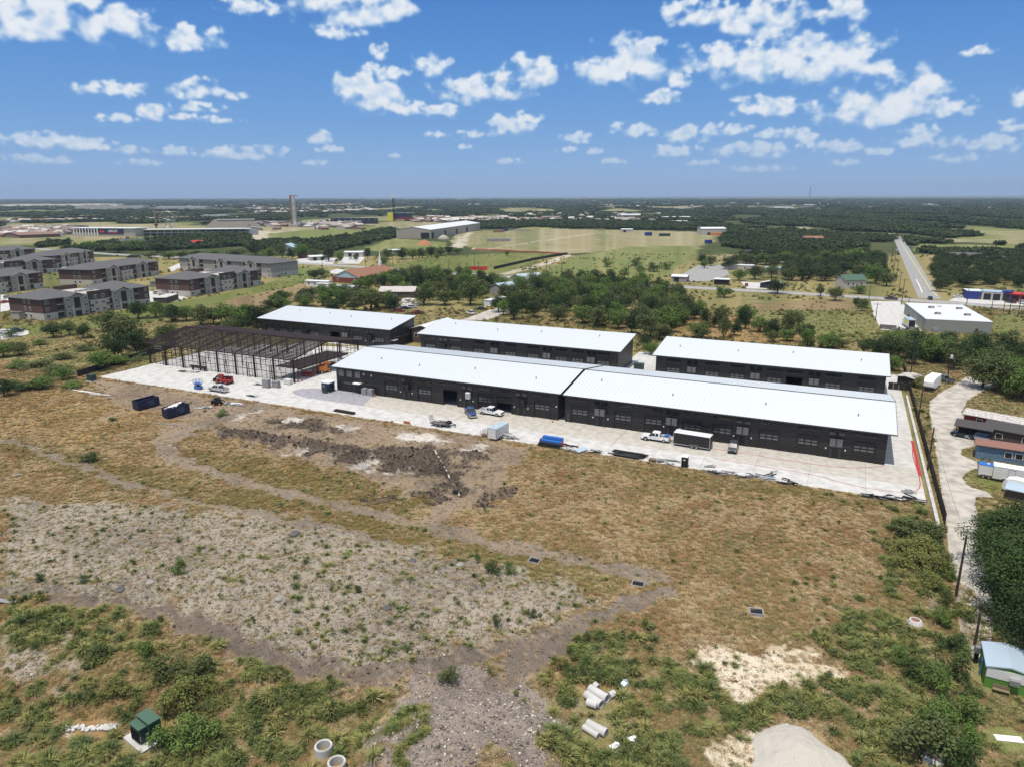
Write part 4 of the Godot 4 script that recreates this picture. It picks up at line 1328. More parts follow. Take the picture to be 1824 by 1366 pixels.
func pole(label: String, at: Vector3, h: float, group: String, arms := 1, called := "utility_pole", m := "pole_wood", turn := -0.5) -> void:
	var p := thing(called, label, "utility pole", at, turn, group)
	var st := mb()
	tube(st, Vector3(0, -0.3, 0), Vector3(0, h, 0), 0.17, 0.11, 8)
	part(p, "shaft", st, M[m])
	for k in arms:
		bx(p, "crossarm", Vector3(0, h - 0.5 - k * 1.1, 0.14), Vector3(2.4, 0.12, 0.1), M[m])
		for s in [-1.1, 0.0, 1.1]:
			bx(p, "insulator", Vector3(s, h - 0.35 - k * 1.1, 0.14), Vector3(0.09, 0.2, 0.09), M.steel)

func wire(label: String, a: Vector3, b: Vector3, sag: float) -> void:
	var st := mb()
	var last := a
	for k in range(1, 9):
		var t := k / 8.0
		var p := a.lerp(b, t) - Vector3(0, sag * 4.0 * t * (1.0 - t), 0)
		tube(st, last, p, 0.02, 0.02, 4, false)
		last = p
	one("overhead_wire", st, M.black, label, "wire", Vector3.ZERO, 0.0, "overhead wires")

func build_neighbours() -> void:
	# roads and paved lots
	road("main_road", [-482.6, -729.2, -350.5, -646, -182.8, -567.3, -70.8, -498.2, -32.6, -474.9, 18.6, -440.7, 49.1, -422.3, 109.1, -394.3, 162.1, -365.4, 207.7, -338.4, 230.2, -317.1, 270.8, -285.2], 11.0, M.asphalt, 0.05)
	road("side_road", [207.9, -351.9, 245.6, -428.2, 310.6, -559, 432.2, -804.8, 477.6, -898.6, 502.7, -965], 10.0, M.asphalt, 0.046)
	road("road_line_marking", [-482.6, -729.2, -350.5, -646, -182.8, -567.3, -70.8, -498.2, -32.6, -474.9, 18.6, -440.7, 49.1, -422.3, 109.1, -394.3, 162.1, -365.4, 207.7, -338.4, 230.2, -317.1, 270.8, -285.2], 0.35, M.line_white, 0.056)
	road("road_line_marking", [215.9, -372.8, 232.8, -406.3, 246.5, -434.1], 0.5, M.line_white, 0.054)
	road("road_line_marking", [216.1, -359.9, 232.7, -396, 257.3, -446.1, 338.3, -611.8, 430.2, -799.8], 0.3, M.yellow, 0.052)
	lot("lane", [51.3, -68, 51.6, -71.1, 57.2, -81.7, 61.7, -90.4, 67.4, -100.9, 75.5, -116.1, 86, -136.1, 96.7, -156.7, 104.1, -170.1, 110.9, -177.8, 120, -186.2, 129, -195.3, 139.1, -197.8, 129.3, -183.7, 121.4, -177.7, 114.2, -171, 106.7, -161, 103.2, -153.7, 98, -149.7, 95.5, -145.9, 98, -142.9, 95.4, -138, 91.4, -136.1, 89.2, -132.8, 90, -129.1, 88.6, -126.2, 84.4, -123.4, 82.2, -120.7, 81, -116.6, 82.7, -114.6, 82.1, -112.2, 79.6, -112.7, 77.1, -109.1, 73.9, -102.8, 69.7, -97.1, 66.6, -90.4, 62.7, -83, 58, -75.4, 54, -70], M.caliche, 0.04)
	lot("paved_lot", [174.2, -343, 187.7, -342.6, 184, -331.7, 182.3, -321.4, 183, -314.8, 154.3, -262.7, 141.2, -267.6, 156.4, -304.5], M.concrete, 0.04)
	lot("paved_lot", [212.4, -344, 230.4, -363.7, 256.4, -354.8, 237.1, -327, 220, -334.5], M.concrete, 0.04)
	lot("gravel_lot", [104, -450.7, 137.5, -528.1, 157.2, -527.4, 141.2, -462.7, 118.4, -428.9, 105.3, -426.4], M.asphalt, 0.03)
	lot("paved_lot", [-201.5, -276.1, -187.1, -271.1, -182.5, -264.1, -185.6, -253.4], M.concrete, 0.04)
	lot("paved_lot", [-272.4, -378.2, -263.3, -373.6, -229.9, -325.2, -231.1, -318.7], M.concrete, 0.04)
	lot("paved_lot", [-198.9, -387.8, -194.8, -397.3, -165.8, -362.7, -167.3, -345.1, -178.6, -349.1], M.concrete, 0.04)
	lot("paved_lot", [-334, -531.3, -325.7, -539.7, -304.3, -513.7, -303.1, -483.3], M.concrete, 0.04)
	lot("paved_lot", [-249.8, -520, -260.3, -565.2, -248.2, -546, -235.3, -495.8], M.concrete, 0.04)
	lot("gravel_lot", [-174.9, -571.9, -177.3, -620.8, -146.4, -602.5, -134.1, -533.1, -156.8, -547.3], M.concrete, 0.03)
	lot("gravel_lot", [-134.2, -551.1, -143.3, -613.6, -124.9, -612.9, -116.8, -550.5], M.concrete, 0.03)
	lot("gravel_lot", [-55.2, -335.2, -54.9, -366.4, -48.9, -360, -47.8, -328.1], M.caliche, 0.03)
	lot("gravel_lot", [-21.7, -290.8, -5.7, -332.4, 2.3, -341.2, 1.6, -320.3, -9.7, -293.4], M.caliche, 0.03)
	lot("paved_lot", [-127, -488.7, -124.8, -511.8, -113.3, -499.5, -110.6, -470.4], M.concrete, 0.03)
	lot("gravel_lot", [136.9, -425.5, 151.2, -416.6, 146.8, -388.4, 130.1, -393.8], M.concrete, 0.03)
	# flats
	apartment("nearest three-storey apartment block with flat roof well, brown end and grey gabled bays", Vector3(-195.5, 0, -294.2), 1.134, 51.0, 22.5, 1)
	apartment("apartment block with flat roof well beside the mown brown lot", Vector3(-166.2, 0, -366.9), 1.216, 55.0, 22.5, 1)
	apartment("apartment block with plain hip roof between the two flat-well blocks", Vector3(-246.6, 0, -419.3), 1.366, 58.0, 22.5, 0)
	apartment("long pale apartment block with plain side nearest the main road", Vector3(-232.9, 0, -503.4), -0.542, 93.0, 22.5, 2)
	apartment("apartment block with brown end wall, behind the nearest block", Vector3(-282, 0, -357.4), 1.295, 52.0, 22.5, 0)
	apartment("apartment block farthest back with broad brown end wall by the road", Vector3(-334.2, 0, -522.8), 1.539, 50.0, 22.5, 0)
	apartment("apartment block with flat roof well in the second row at the edge", Vector3(-338.1, 0, -444.8), 1.134, 56.0, 22.5, 1)
	apartment("farthest apartment block at the left edge, brown end wall", Vector3(-419.2, 0, -551.9), 1.106, 52.0, 22.5, 0)
	house("garden_shed", "small grey shed at the corner of the nearest apartment block", "shed", Vector3(-212.2, 0, -298.7), -0.349, 4.5, 3.0, 3.0, 0.0, M.stucco_tan, M.shingle)
	house("garden_shed", "small shed at the brown end of the apartment block by the brown lot", "shed", Vector3(-184.3, 0, -373.8), -0.723, 4.5, 3.0, 3.0, 0.0, M.stucco_tan, M.shingle)
	house("garage_row", "low flat-roofed garage row between the apartment blocks", "garage", Vector3(-167.5, 0, -343.2), 1.601, 14.0, 6.0, 2.8, 0.0, M.siding_umber, M.concrete)
	house("garage_row", "low grey garage beside the middle apartment block", "garage", Vector3(-206.8, 0, -407.6), 0.493, 9.0, 6.0, 2.8, 0.0, M.stucco_grey, M.shingle)
	# church and the houses behind the warehouses
	var ch := house("church", "low brick church with brown roof and blue gable", "church", Vector3(-108, 0, -429.5), -0.422, 20.0, 40.0, 3.2, 4.2, M.brick_red, M.shingle_brown, {"ridge": "z", "gable": M.metal_blue, "windows": [4.0, 16.0], "doors": [10.0]})
	var sp := mb()
	lathe(sp, [Vector2(1.1, 7.2), Vector2(1.1, 10.0), Vector2(0.7, 10.0), Vector2(0.03, 17.0)], 8, Vector3(10, 0, -36.0))
	part(ch, "steeple", sp, M.white)
	house("mobile_home", "long white mobile home in front of the church", "mobile home", Vector3(-118.6, 0, -410.5), -0.364, 15.0, 4.2, 3.2, 0.3, M.offwhite, M.metal_white, {"windows": [2.0, 6.0], "doors": [9.0]})
	house("mobile_home", "short white box trailer home by the trees", "mobile home", Vector3(-109.3, 0, -397.5), -0.338, 8.0, 3.2, 3.0, 0.0, M.metal_white, M.metal_white, {"doors": [2.0]})
	house("house", "house with light blue metal roof among the trees", "house", Vector3(-83.1, 0, -362.9), 1.267, 11.0, 12.0, 3.0, 2.4, M.stucco_grey, M.metal_blue, {"ridge": "z", "windows": [2.5], "openings": [7.5]})
	house("house", "dark house with weathered pale roof beside the gravel drive", "house", Vector3(-67.2, 0, -360.4), -0.024, 18.0, 10.0, 3.2, 2.0, M.siding_umber, M.metal_patchy, {"windows": [3.0, 8.0], "doors": [12.0]})
	house("house", "house with pale metal roof behind the white office trailer", "house", Vector3(-3.9, 0, -367.3), 0.793, 20.0, 12.0, 3.4, 2.4, M.stucco_grey, M.metal_blue, {"windows": [4.0, 9.0], "openings": [15.0]})
	house("house", "house with light blue roof nearest the main road", "house", Vector3(6, 0, -409.8), 0.603, 16.0, 12.0, 3.4, 2.6, M.stucco_white, M.metal_blue, {"windows": [3.0, 8.0], "doors": [12.0]})
	house("office_trailer", "long white office trailer on the gravel lot", "trailer", Vector3(-10, 0, -327.3), 0.998, 14.0, 3.4, 3.2, 0.0, M.metal_white, M.metal_white, {"windows": [3.0, 9.0], "doors": [6.0]})
	house("house", "small grey-roofed house half hidden in the tree belt", "house", Vector3(39.3, 0, -324.5), -0.022, 10.0, 9.0, 3.0, 2.0, M.stucco_grey, M.shingle, {"windows": [3.0, 7.0]})
	house("metal_hall", "small brown hall with white roof behind the left rear warehouse", "shed", site(-13.2, 62.5), SITE_YAW, 8.5, 18.0, 5.0, 1.2, M.siding_umber, M.metal_white, {"ridge": "z", "windows": [2.0, 5.0]})
	# beyond the main road
	house("house", "pale blue metal house beyond the main road by the dark tree", "house", Vector3(-212.8, 0, -653.1), -0.042, 16.0, 16.0, 5.0, 3.5, M.stucco_white, M.metal_blue, {"ridge": "z"})
	house("house", "brick house with dark grey hip roof beyond the main road", "house", Vector3(-179.6, 0, -603.7), -0.039, 20.0, 12.0, 3.2, 2.6, M.brick_red, M.shingle_dark, {"windows": [4.0, 9.0, 15.0]})
	house("shop", "white flat-roofed shop on the pale gravel beyond the main road", "shop", Vector3(-161.8, 0, -576.5), 0.506, 16.0, 9.0, 3.2, 0.8, M.stucco_white, M.metal_white, {"openings": [4.0, 10.0]})
	house("shed", "white open shed behind the parked van beyond the main road", "shed", Vector3(-142.8, 0, -613.6), -0.039, 16.0, 10.0, 4.0, 0.6, M.stucco_white, M.metal_white, {"openings": [5.0, 11.0]})
	house("shed", "low pale shed half hidden by the row of trees", "shed", Vector3(-114.9, 0, -649), -0.042, 14.0, 8.0, 3.0, 0.6, M.stucco_white, M.metal_white)
	house("house", "grey-roofed blue house left beyond the main road", "house", Vector3(-410, 0, -750.2), -0.047, 26.0, 14.0, 4.0, 4.0, M.metal_blue, M.shingle, {})
	house("shed", "red-roofed shed among white vans beyond the main road", "shed", Vector3(-332.2, 0, -755), 1.009, 13.0, 9.0, 4.0, 1.6, M.stucco_white, M.shop_red)
	# right of the warehouses
	var wh := house("flat_warehouse", "sage green flat-roofed warehouse with roof units beside the road crossing", "warehouse", Vector3(155.6, 0, -263.8), -0.334, 21.6, 44.0, 4.7, 0.0, M.sage, M.metal_white, {"eave": 0.1, "doors": [17.0]})
	for k in 4:
		var u := holder("roof_unit", wh, Vector3(6.0 + 10.0 * (k % 2) + 1.0 * (k / 2), 4.9, -12.0 - 17.0 * (k / 2)))
		bx(u, "curb", Vector3(0, 0.1, 0), Vector3(2.6, 0.2, 2.6), M.white)
		bx(u, "casing", Vector3(0.3, 0.55, 0.1), Vector3(1.6, 0.8, 1.8), M.grey)
		bx(u, "fan", Vector3(-0.7, 0.45, 0.1), Vector3(0.6, 0.6, 1.4), M.siding_umber)
	var dish := mb()
	lathe(dish, [Vector2(0.0, 0.0), Vector2(0.5, 0.1), Vector2(0.9, 0.4), Vector2(1.1, 0.8)], 12, Vector3(11.0, 5.2, -34.0))
	tube(dish, Vector3(11, 4.8, -34), Vector3(11, 5.3, -34), 0.1, 0.1, 6)
	part(wh, "satellite_dish", dish, M.white)
	bx(wh, "wall_unit", Vector3(3.6, 0.9, 0.5), Vector3(2.0, 1.4, 0.9), M.grey)
	for k in 3:
		bx(wh, "loading_door", Vector3(-0.03, 1.9, -8.0 - k * 11.0), Vector3(0.08, 3.4, 3.6), M.stucco_tan)
	house("green_house", "teal green two-storey house with white dormers beyond the main road", "house", Vector3(183.8, 0, -392.4), 0.165, 13.0, 9.0, 4.4, 2.6, M.stucco_white, M.teal_green, {"windows": [2.0, 5.0, 10.0], "doors": [7.5]})
	house("shop", "dark blue shop at the crossing", "shop", Vector3(224.5, 0, -349.5), -0.344, 7.0, 9.0, 4.0, 0.0, M.shop_blue, M.metal_white, {"eave": 0.1, "doors": [5.8]})
	house("shop", "white garage with two dark bays between the blue and red shops", "shop", Vector3(230.4, 0, -347.4), -0.540, 8.6, 9.0, 4.0, 0.0, M.stucco_white, M.metal_blue, {"eave": 0.3, "openings": [2.4, 6.2]})
	house("shop", "blue fronted workshop next to the red canopy", "shop", Vector3(237.4, 0, -343.4), -0.719, 3.6, 8.0, 4.4, 0.0, M.shop_blue, M.shop_blue, {"openings": [1.8], "bay": 2.4})
	house("shop", "shop under a bright red canopy at the right edge", "shop", Vector3(239.8, 0, -341.5), -0.691, 12.0, 8.0, 3.6, 0.0, M.shop_red, M.shop_red, {"eave": 1.2, "openings": [2.5, 6.5]})
	house("house", "low white building left of the side road among trees", "house", Vector3(165.9, 0, -468.8), -0.422, 11.0, 8.0, 4.0, 0.0, M.stucco_white, M.metal_blue, {"windows": [2.0, 6.0]})
	house("mobile_home", "pale blue roofed mobile home behind the trees", "mobile home", Vector3(202.6, 0, -617.3), -0.041, 18.0, 8.0, 3.4, 0.6, M.stucco_white, M.metal_blue)
	house("house", "white house with pinkish roof in the woods", "house", Vector3(315.4, 0, -776.7), -0.051, 20.0, 12.0, 5.0, 2.0, M.stucco_white, M.shingle_brown)
	house("carport", "white open carport beside the main road", "carport", Vector3(138.3, 0, -396), -0.533, 11.0, 6.0, 2.8, 1.3, M.black, M.metal_white, {"ridge": "z"})
	house("canopy_shop", "small shop with pale canopy at the pinkish gravel lot", "shop", Vector3(95.6, 0, -426.6), -0.428, 9.0, 8.0, 3.2, 0.8, M.stucco_grey, M.metal_white, {"openings": [3.0]})
	house("fuel_canopy", "low white flat canopy by the main road", "canopy", Vector3(117.1, 0, -412.1), -0.391, 8.0, 7.0, 3.0, 0.0, M.black, M.metal_white, {"eave": 1.0})
	house("house", "long pale house beyond the pinkish gravel lot", "house", Vector3(148.1, 0, -498.8), -0.501, 19.0, 8.0, 3.2, 0.0, M.stucco_white, M.metal_white, {"windows": [3.0, 8.0, 14.0]})
	house("house", "grey-roofed house with white annex right of the side road", "house", Vector3(336.8, 0, -553.1), -0.323, 26.0, 14.0, 4.0, 2.6, M.stucco_white, M.shingle)
	house("shed", "white metal shed behind the grove at the right edge", "shed", Vector3(368.6, 0, -542.4), -0.036, 18.0, 10.0, 3.4, 1.0, M.stucco_white, M.metal_blue)
	# homes along the lane
	var a := house("mobile_home", "red mobile home with patchy white roof beside the lane", "mobile home", Vector3(101.2, 0, -151.7), -0.800, 26.0, 4.6, 2.7, 0.7, M.red_wall, M.metal_patchy, {"windows": [3.0, 10.0, 18.0]})
	a.rotation.y += 0.0
	house("mobile_home", "dark grey house with shingle roof and white window beside the lane", "house", Vector3(99.2, 0, -141.5), -0.762, 24.0, 6.0, 2.9, 0.9, M.siding_umber, M.shingle_dark, {"windows": [2.6, 7.2]})
	var cp := thing("carport", "dark shingle carport sheltering the parked car beside the lane", "carport", Vector3(94.4, 0, -143.7), -0.668)
	for x in [0.2, 6.4]:
		for z in [0.0, -4.8]:
			bx(cp, "post", Vector3(x, 1.3, z), Vector3(0.14, 2.6, 0.14), M.siding_umber)
	var st := mb()
	for s in [[0.5, -2.6], [-5.6, -2.6]]:
		for o in [0.0, 0.14]:
			quad(st, Vector3(-0.3, 2.55 + o, s[0]), Vector3(-0.3, 3.4 + o, s[1]), Vector3(6.7, 3.4 + o, s[1]), Vector3(6.7, 2.55 + o, s[0]))
	part(cp, "roof", st, M.shingle_dark)
	bx(cp, "back_wall", Vector3(3.3, 1.2, -5.0), Vector3(6.4, 2.4, 0.1), M.siding_umber)
	house("mobile_home", "weathered light blue mobile home with rusty roof beside the lane", "mobile home", Vector3(90.9, 0, -131), -0.534, 24.0, 4.0, 2.9, 0.4, M.pale_blue, M.metal_rust, {"windows": [5.2, 6.9], "doors": [12.0]})
	cargo_trailer("small grey trailer under a blue tarp beside the lane", Vector3(87.2, 0, -121.2), -0.574, 3.6, 2.0, 2.0, M.offwhite, M.blue, "cargo_trailer", false)
	cargo_trailer("white box trailer next to the camper beside the lane", Vector3(89.9, 0, -119.1), -0.580, 6.0, 2.3, 2.4, M.offwhite, M.white)
	var cm := thing("camper", "rounded white camper trailer at the right edge of the lane lots", "camper", Vector3(87.7, 0, -113.6), -0.828)
	st = mb()
	loft(st, [[-2.6, 0.9, 1.8, 1.0, 0.9], [-2.2, 0.5, 2.4, 1.1, 1.0], [-1.2, 0.5, 2.7, 1.1, 1.0], [1.8, 0.5, 2.7, 1.1, 1.0], [2.6, 0.6, 2.2, 1.1, 1.0]])
	part(cm, "shell", st, M.offwhite)
	bx(cm, "window", Vector3(0.6, 1.8, 1.07), Vector3(1.2, 0.7, 0.06), M.glass_dark)
	for s in [-1, 1]:
		wheel(cm, 0.0, s * 1.0, 0.34)
	var tank := thing("gas_tank", "small white domed gas tank on the grass by the trailers", "tank", Vector3(86.8, 0, -115.1))
	st = mb()
	lathe(st, [Vector2(0.0, 0.1), Vector2(0.5, 0.12), Vector2(0.55, 0.4), Vector2(0.55, 1.2), Vector2(0.3, 1.5), Vector2(0.0, 1.55)], 14)
	part(tank, "shell", st, M.white)
	bx(tank, "valve_cap", Vector3(0, 1.6, 0), Vector3(0.3, 0.16, 0.3), M.offwhite)
	house("shed", "low shed with pale metal roof at the right edge by the lane trees", "shed", Vector3(83.8, 0, -111.5), -0.697, 7.0, 3.5, 2.0, 0.3, M.siding_umber, M.metal_blue)
	var rv := thing("caravan", "large white fifth-wheel caravan parked at the bend of the lane", "caravan", Vector3(111.5, 0, -182.2), -2.296)
	st = mb()
	loft(st, [[-4.6, 0.7, 3.5, 1.25, 1.2], [1.8, 0.7, 3.5, 1.25, 1.2], [1.9, 1.5, 3.5, 1.25, 1.2], [3.6, 1.5, 3.4, 1.25, 1.2], [4.5, 1.7, 2.8, 1.1, 1.0]])
	part(rv, "shell", st, M.white)
	bx(rv, "slide_out", Vector3(-1.5, 1.9, 1.5), Vector3(3.4, 2.2, 0.7), M.offwhite)
	bx(rv, "front_cap", Vector3(4.2, 2.2, 0), Vector3(0.5, 0.7, 1.9), M.grey)
	for x in [-2.6, 0.4, 2.2]:
		bx(rv, "window", Vector3(x, 2.2, 1.27), Vector3(0.8, 0.7, 0.05), M.glass_dark)
		bx(rv, "roof_vent", Vector3(x, 3.58, 0.0), Vector3(0.6, 0.2, 0.6), M.offwhite)
	for x in [-1.6, -0.7]:
		for s in [-1, 1]:
			wheel(rv, x, s * 1.1, 0.38)
	house("lean_to", "dark lean-to behind the caravan", "shed", Vector3(107.5, 0, -184), 0.706, 5.0, 4.0, 2.4, 0.3, M.fence_dark, M.metal_patchy, {"openings": [2.5]})
	var sh := house("green_shed", "small lime green and white shed with pale metal roof at the lower right", "shed", Vector3(49.5, 0, -64.1), -0.483, 4.2, 4.6, 2.5, 0.35, M.lime, M.metal_blue, {"ridge": "z", "eave": 0.12})
	bx(sh, "white_panel", Vector3(2.1, 1.85, 0.02), Vector3(4.15, 1.1, 0.06), M.offwhite)
	bx(sh, "window_unit", Vector3(2.5, 1.5, 0.3), Vector3(0.9, 0.6, 0.5), M.steel)
	bx(sh, "ladder", Vector3(-0.2, 1.0, -2.0), Vector3(0.06, 1.9, 0.5), M.blue)
	var bench := thing("garden_bench", "small wooden bench in front of the lime green shed", "bench", Vector3(50.5, 0, -62.9), -0.507)
	bx(bench, "seat", Vector3(0, 0.45, 0), Vector3(1.5, 0.06, 0.4), M.wood)
	bx(bench, "backrest", Vector3(0, 0.75, -0.2), Vector3(1.5, 0.35, 0.05), M.wood)
	for s in [-0.65, 0.65]:
		bx(bench, "leg", Vector3(s, 0.22, 0), Vector3(0.08, 0.44, 0.38), M.black)
	var mx := thing("meter_post", "grey meter box on a dark post beside the lime green shed", "meter box", Vector3(51.1, 0, -68))
	bx(mx, "post", Vector3(0, 0.8, 0), Vector3(0.35, 1.6, 0.3), M.black)
	bx(mx, "cabinet", Vector3(0.1, 1.75, 0.1), Vector3(0.8, 0.7, 0.5), M.steel)
	var bd := mb()
	box(bd, Vector3(0, 0.05, 0), Vector3(2.4, 0.06, 0.8))
	one("white_board", bd, M.white, "flat white board lying on the grass at the lower right", "board", Vector3(47.1, 0, -56.6), -0.15)
	# poles
	var lane := [[77.9, -124.6], [92.3, -153.8], [57.1, -81.4], [53, -71.1], [114.3, -197.5], [125, -197.4]]
	var high := [8.5, 8.5, 8.6, 4.1, 10.2, 6.9]
	var said := ["wooden pole standing by the dark fence opposite the blue mobile home", "wooden pole by the dark fence just below the caravan", "wooden pole on the lane verge opposite the overhanging trees", "short wooden pole behind the meter box near the lime green shed", "wooden pole at the far end of the dark fence", "wooden pole with a transformer drum behind the caravan"]
	for i in 6:
		pole(said[i], Vector3(lane[i][0], 0, lane[i][1]), high[i], "wooden poles along the lane", 0)
	var drum := mb()
	tube(drum, Vector3(0, 0, 0), Vector3(0, 1.0, 0), 0.35, 0.35, 10)
	one("pole_transformer", drum, M.offwhite, "white transformer drum on the pole behind the caravan", "transformer", Vector3(lane[5][0], high[5] - 2.0, lane[5][1] + 0.52))
	for k in [[4, 1, 0.6], [1, 0, 0.6], [0, 2, 0.8], [2, 3, 0.6]]:
		wire("thin overhead wire between the poles %s" % ["at the far end of the fence", "opposite the mobile homes", "beside the lane bend", "near the overhanging trees"][[4, 1, 0, 2].find(k[0])], Vector3(lane[k[0]][0], high[k[0]] - 0.2, lane[k[0]][1]), Vector3(lane[k[1]][0], high[k[1]] - 0.2, lane[k[1]][1]), k[2])
	var rp := [[30.6, -434.3, 11.5, 1.4], [49.4, -425.1, 11.6, 1.4], [22.1, -456.3, 11, 1.5], [13.1, -443.9, 6.6, 1.4], [71.7, -439.1, 10.9, 1.4], [93.1, -451, 8.4, 1.5], [-41, -464.9, 10.5, 1.5], [-25.8, -496.7, 11.5, 1.6], [-21.8, -467.7, 8, 1.5], [-30.2, -478.4, 6.3, 1.5], [58.6, -416.5, 7.2, 1.3], [59.9, -416.4, 6.5, 1.3], [-85.8, -518.7, 10, 1.7], [-136.4, -516.2, 6.4, 1.7], [-106.7, -523.5, 10.5, 1.7], [-296.4, -591.9, 15, 2.1], [-197, -553.4, 19.1, 1.9], [-377, -659.9, 12.1, 2.4], [-400.7, -660.9, 12.1, 2.4], [-266.6, -642.6, 8.9, 2.2], [-253.8, -642, 9.8, 2.2], [172.2, -341.1, 7.8, 1.2], [183, -331.7, 12.1, 1.2], [181.5, -323.1, 5.1, 1.2], [208.5, -382.1, 10.2, 1.4], [231.3, -428.6, 12.7, 1.5], [252.8, -473.1, 12.5, 1.7], [284, -536.3, 12.4, 1.9], [211, -327.6, 9.6, 1.2], [217, -310.9, 9.2, 1.2], [213.3, -301.8, 10.6, 1.2], [212.1, -294.6, 11.3, 1.2], [216, -317.4, 4.1, 1.2], [148.9, -287.5, 7.4, 1]]
	rp.sort_custom(func(p, q): return p[0] / -p[1] < q[0] / -q[1])
	for i in rp.size():
		pole("dark utility pole beside the roads, %s from the left" % ordinal(i), Vector3(rp[i][0], 0, rp[i][1]), rp[i][2], "utility poles along the roads")
	# vehicles on the roads and lots
	pickup("dark grey pickup driving on the main road at the crossing", Vector3(186.8, 0, -348.4), 2.353, Color(0.06, 0.065, 0.07), "vehicles on the roads")
	car("dark suv waiting on the side road at the crossing", Vector3(205.7, 0, -348), 1.2, Color(0.015, 0.02, 0.02), "suv", "vehicles on the roads")
	car("white sedan parked in front of the dark blue shop", Vector3(224, 0, -355.5), 0.1, Color(0.7, 0.7, 0.7), "sedan")
	car("dark car far along the side road", Vector3(332.5, 0, -618), 1.1, Color(0.03, 0.03, 0.03), "suv", "vehicles on the roads")
	car("white car farthest along the side road", Vector3(354.2, 0, -662.1), 1.1, Color(0.7, 0.7, 0.7), "suv", "vehicles on the roads")
	car("white car driving on the main road near the church", Vector3(-96.5, 0, -514.9), -0.507, Color(0.75, 0.75, 0.75), "sedan", "vehicles on the roads")
	car("dark red car parked under the red canopy", Vector3(238.2, 0, -335.9), 1.3, Color(0.1, 0.02, 0.02), "suv")
	car("dark car parked left of the dark red one at the red canopy", Vector3(237.1, 0, -337.8), 1.3, Color(0.03, 0.03, 0.035), "suv")
	car("white car at the right edge beside the red canopy", Vector3(240.9, 0, -334), 1.2, Color(0.7, 0.7, 0.7), "suv")
	car("red car parked beside the carport on the main road", Vector3(133.3, 0, -403.8), 1.2, Color(0.35, 0.02, 0.03), "suv")
	car("dark car under the white carport", Vector3(142.4, 0, -393.4), 1.2, Color(0.03, 0.03, 0.03), "suv")
	car("white van parked before the open shed beyond the main road", Vector3(-130.5, 0, -585.7), 0.2, Color(0.75, 0.75, 0.75), "van")
	car("black car under the shingle carport beside the lane", Vector3(96.3, 0, -143.7), 2.264, Color(0.012, 0.012, 0.014), "suv")
	car("silver blue suv nosing out beside the blue mobile home", Vector3(98.2, 0, -141.8), 2.462, Color(0.3, 0.36, 0.44), "suv")
	pickup("grey pickup parked behind the caravan", Vector3(119.4, 0, -190.4), 1.9, Color(0.12, 0.13, 0.14), "pickup trucks")
	car("white van parked on the gravel lot behind the middle warehouse", Vector3(-18.1, 0, -308.1), 2.193, Color(0.75, 0.75, 0.75), "van")
	car("yellow car beside the white office trailer", Vector3(-10.1, 0, -322.2), 0.3, Color(0.6, 0.45, 0.03), "sedan")
	car("black car beside the white office trailer", Vector3(-13.7, 0, -320.6), 0.3, Color(0.02, 0.02, 0.025), "sedan")
	var row := [[711,556, Color(0.3, 0.03, 0.02), "red"], [722,551, Color(0.02, 0.02, 0.02), "black"], [735,549, Color(0.6, 0.6, 0.62), "silver"], [742,545, Color(0.75, 0.75, 0.75), "white"], [727,539, Color(0.8, 0.8, 0.8), "bright white"]]
	for k in row.size():
		var q: Vector3 = [Vector3(-50.3, 0, -314.9), Vector3(-48.7, 0, -323), Vector3(-45.8, 0, -326.3), Vector3(-44.9, 0, -333.2), Vector3(-50.4, 0, -344.3)][k]
		car("%s car parked in the yard behind the left rear warehouse" % row[k][3], q, 0.4 + 0.2 * k, row[k][2], "suv" if k % 2 == 0 else "sedan", "cars in the yard behind the left rear warehouse")
	var pk := [Vector3(-192.7, 0, -266.5), Vector3(-189.9, 0, -268.8), Vector3(-248.5, 0, -346.9), Vector3(-257.8, 0, -362.9), Vector3(-178.5, 0, -356.9), Vector3(-179.6, 0, -365.1), Vector3(-180.7, 0, -373.7), Vector3(-188.8, 0, -378.3), Vector3(-316.6, 0, -514.1), Vector3(-313.8, 0, -518)]
	var pc := [Color(0.6, 0.6, 0.6), Color(0.03, 0.03, 0.04), Color(0.3, 0.02, 0.02), Color(0.5, 0.5, 0.52)]
	for k in pk.size():
		car("%s car parked by the apartment blocks, %s listed from the front lot" % [["white", "black", "red", "silver"][k % 4], ordinal(k)], pk[k], 0.5 + 0.4 * (k % 3), pc[k % 4], "suv" if k % 2 else "sedan", "cars parked by the apartments")
	pickup("dark red pickup with a white load behind the left rear warehouse", Vector3(-41.2, 0, -308.5), 0.4, Color(0.2, 0.015, 0.02), "pickup trucks")
	var tr := thing("box_truck", "white box truck with yellow panel backed up to the sage warehouse", "truck", Vector3(154.6, 0, -273.3), 1.302)
	bx(tr, "cargo_box", Vector3(-1.0, 2.2, 0), Vector3(7.5, 2.7, 2.5), M.offwhite)
	bx(tr, "roof", Vector3(-1.0, 3.58, 0), Vector3(7.6, 0.08, 2.6), M.metal_blue)
	bx(tr, "open_rear", Vector3(-4.78, 2.15, 0), Vector3(0.06, 2.4, 2.2), M.black)
	bx(tr, "cab", Vector3(4.0, 1.7, 0), Vector3(1.9, 2.2, 2.3), M.white)
	bx(tr, "windshield", Vector3(4.97, 2.2, 0), Vector3(0.05, 0.8, 2.0), M.glass_dark)
	for s in [-1, 1]:
		bx(tr, "yellow_panel", Vector3(-1.0, 2.4, s * 1.27), Vector3(4.6, 1.3, 0.04), M.yellow)
		for x in [-3.2, 3.9]:
			wheel(tr, x, s * 1.05, 0.5)
	car("dark red car parked by the sage warehouse wall", Vector3(174.4, 0, -304.1), 1.2, Color(0.16, 0.02, 0.02), "suv")
	pickup("dark red pickup beside the white box truck", Vector3(166.7, 0, -294.1), 1.1, Color(0.1, 0.02, 0.025))
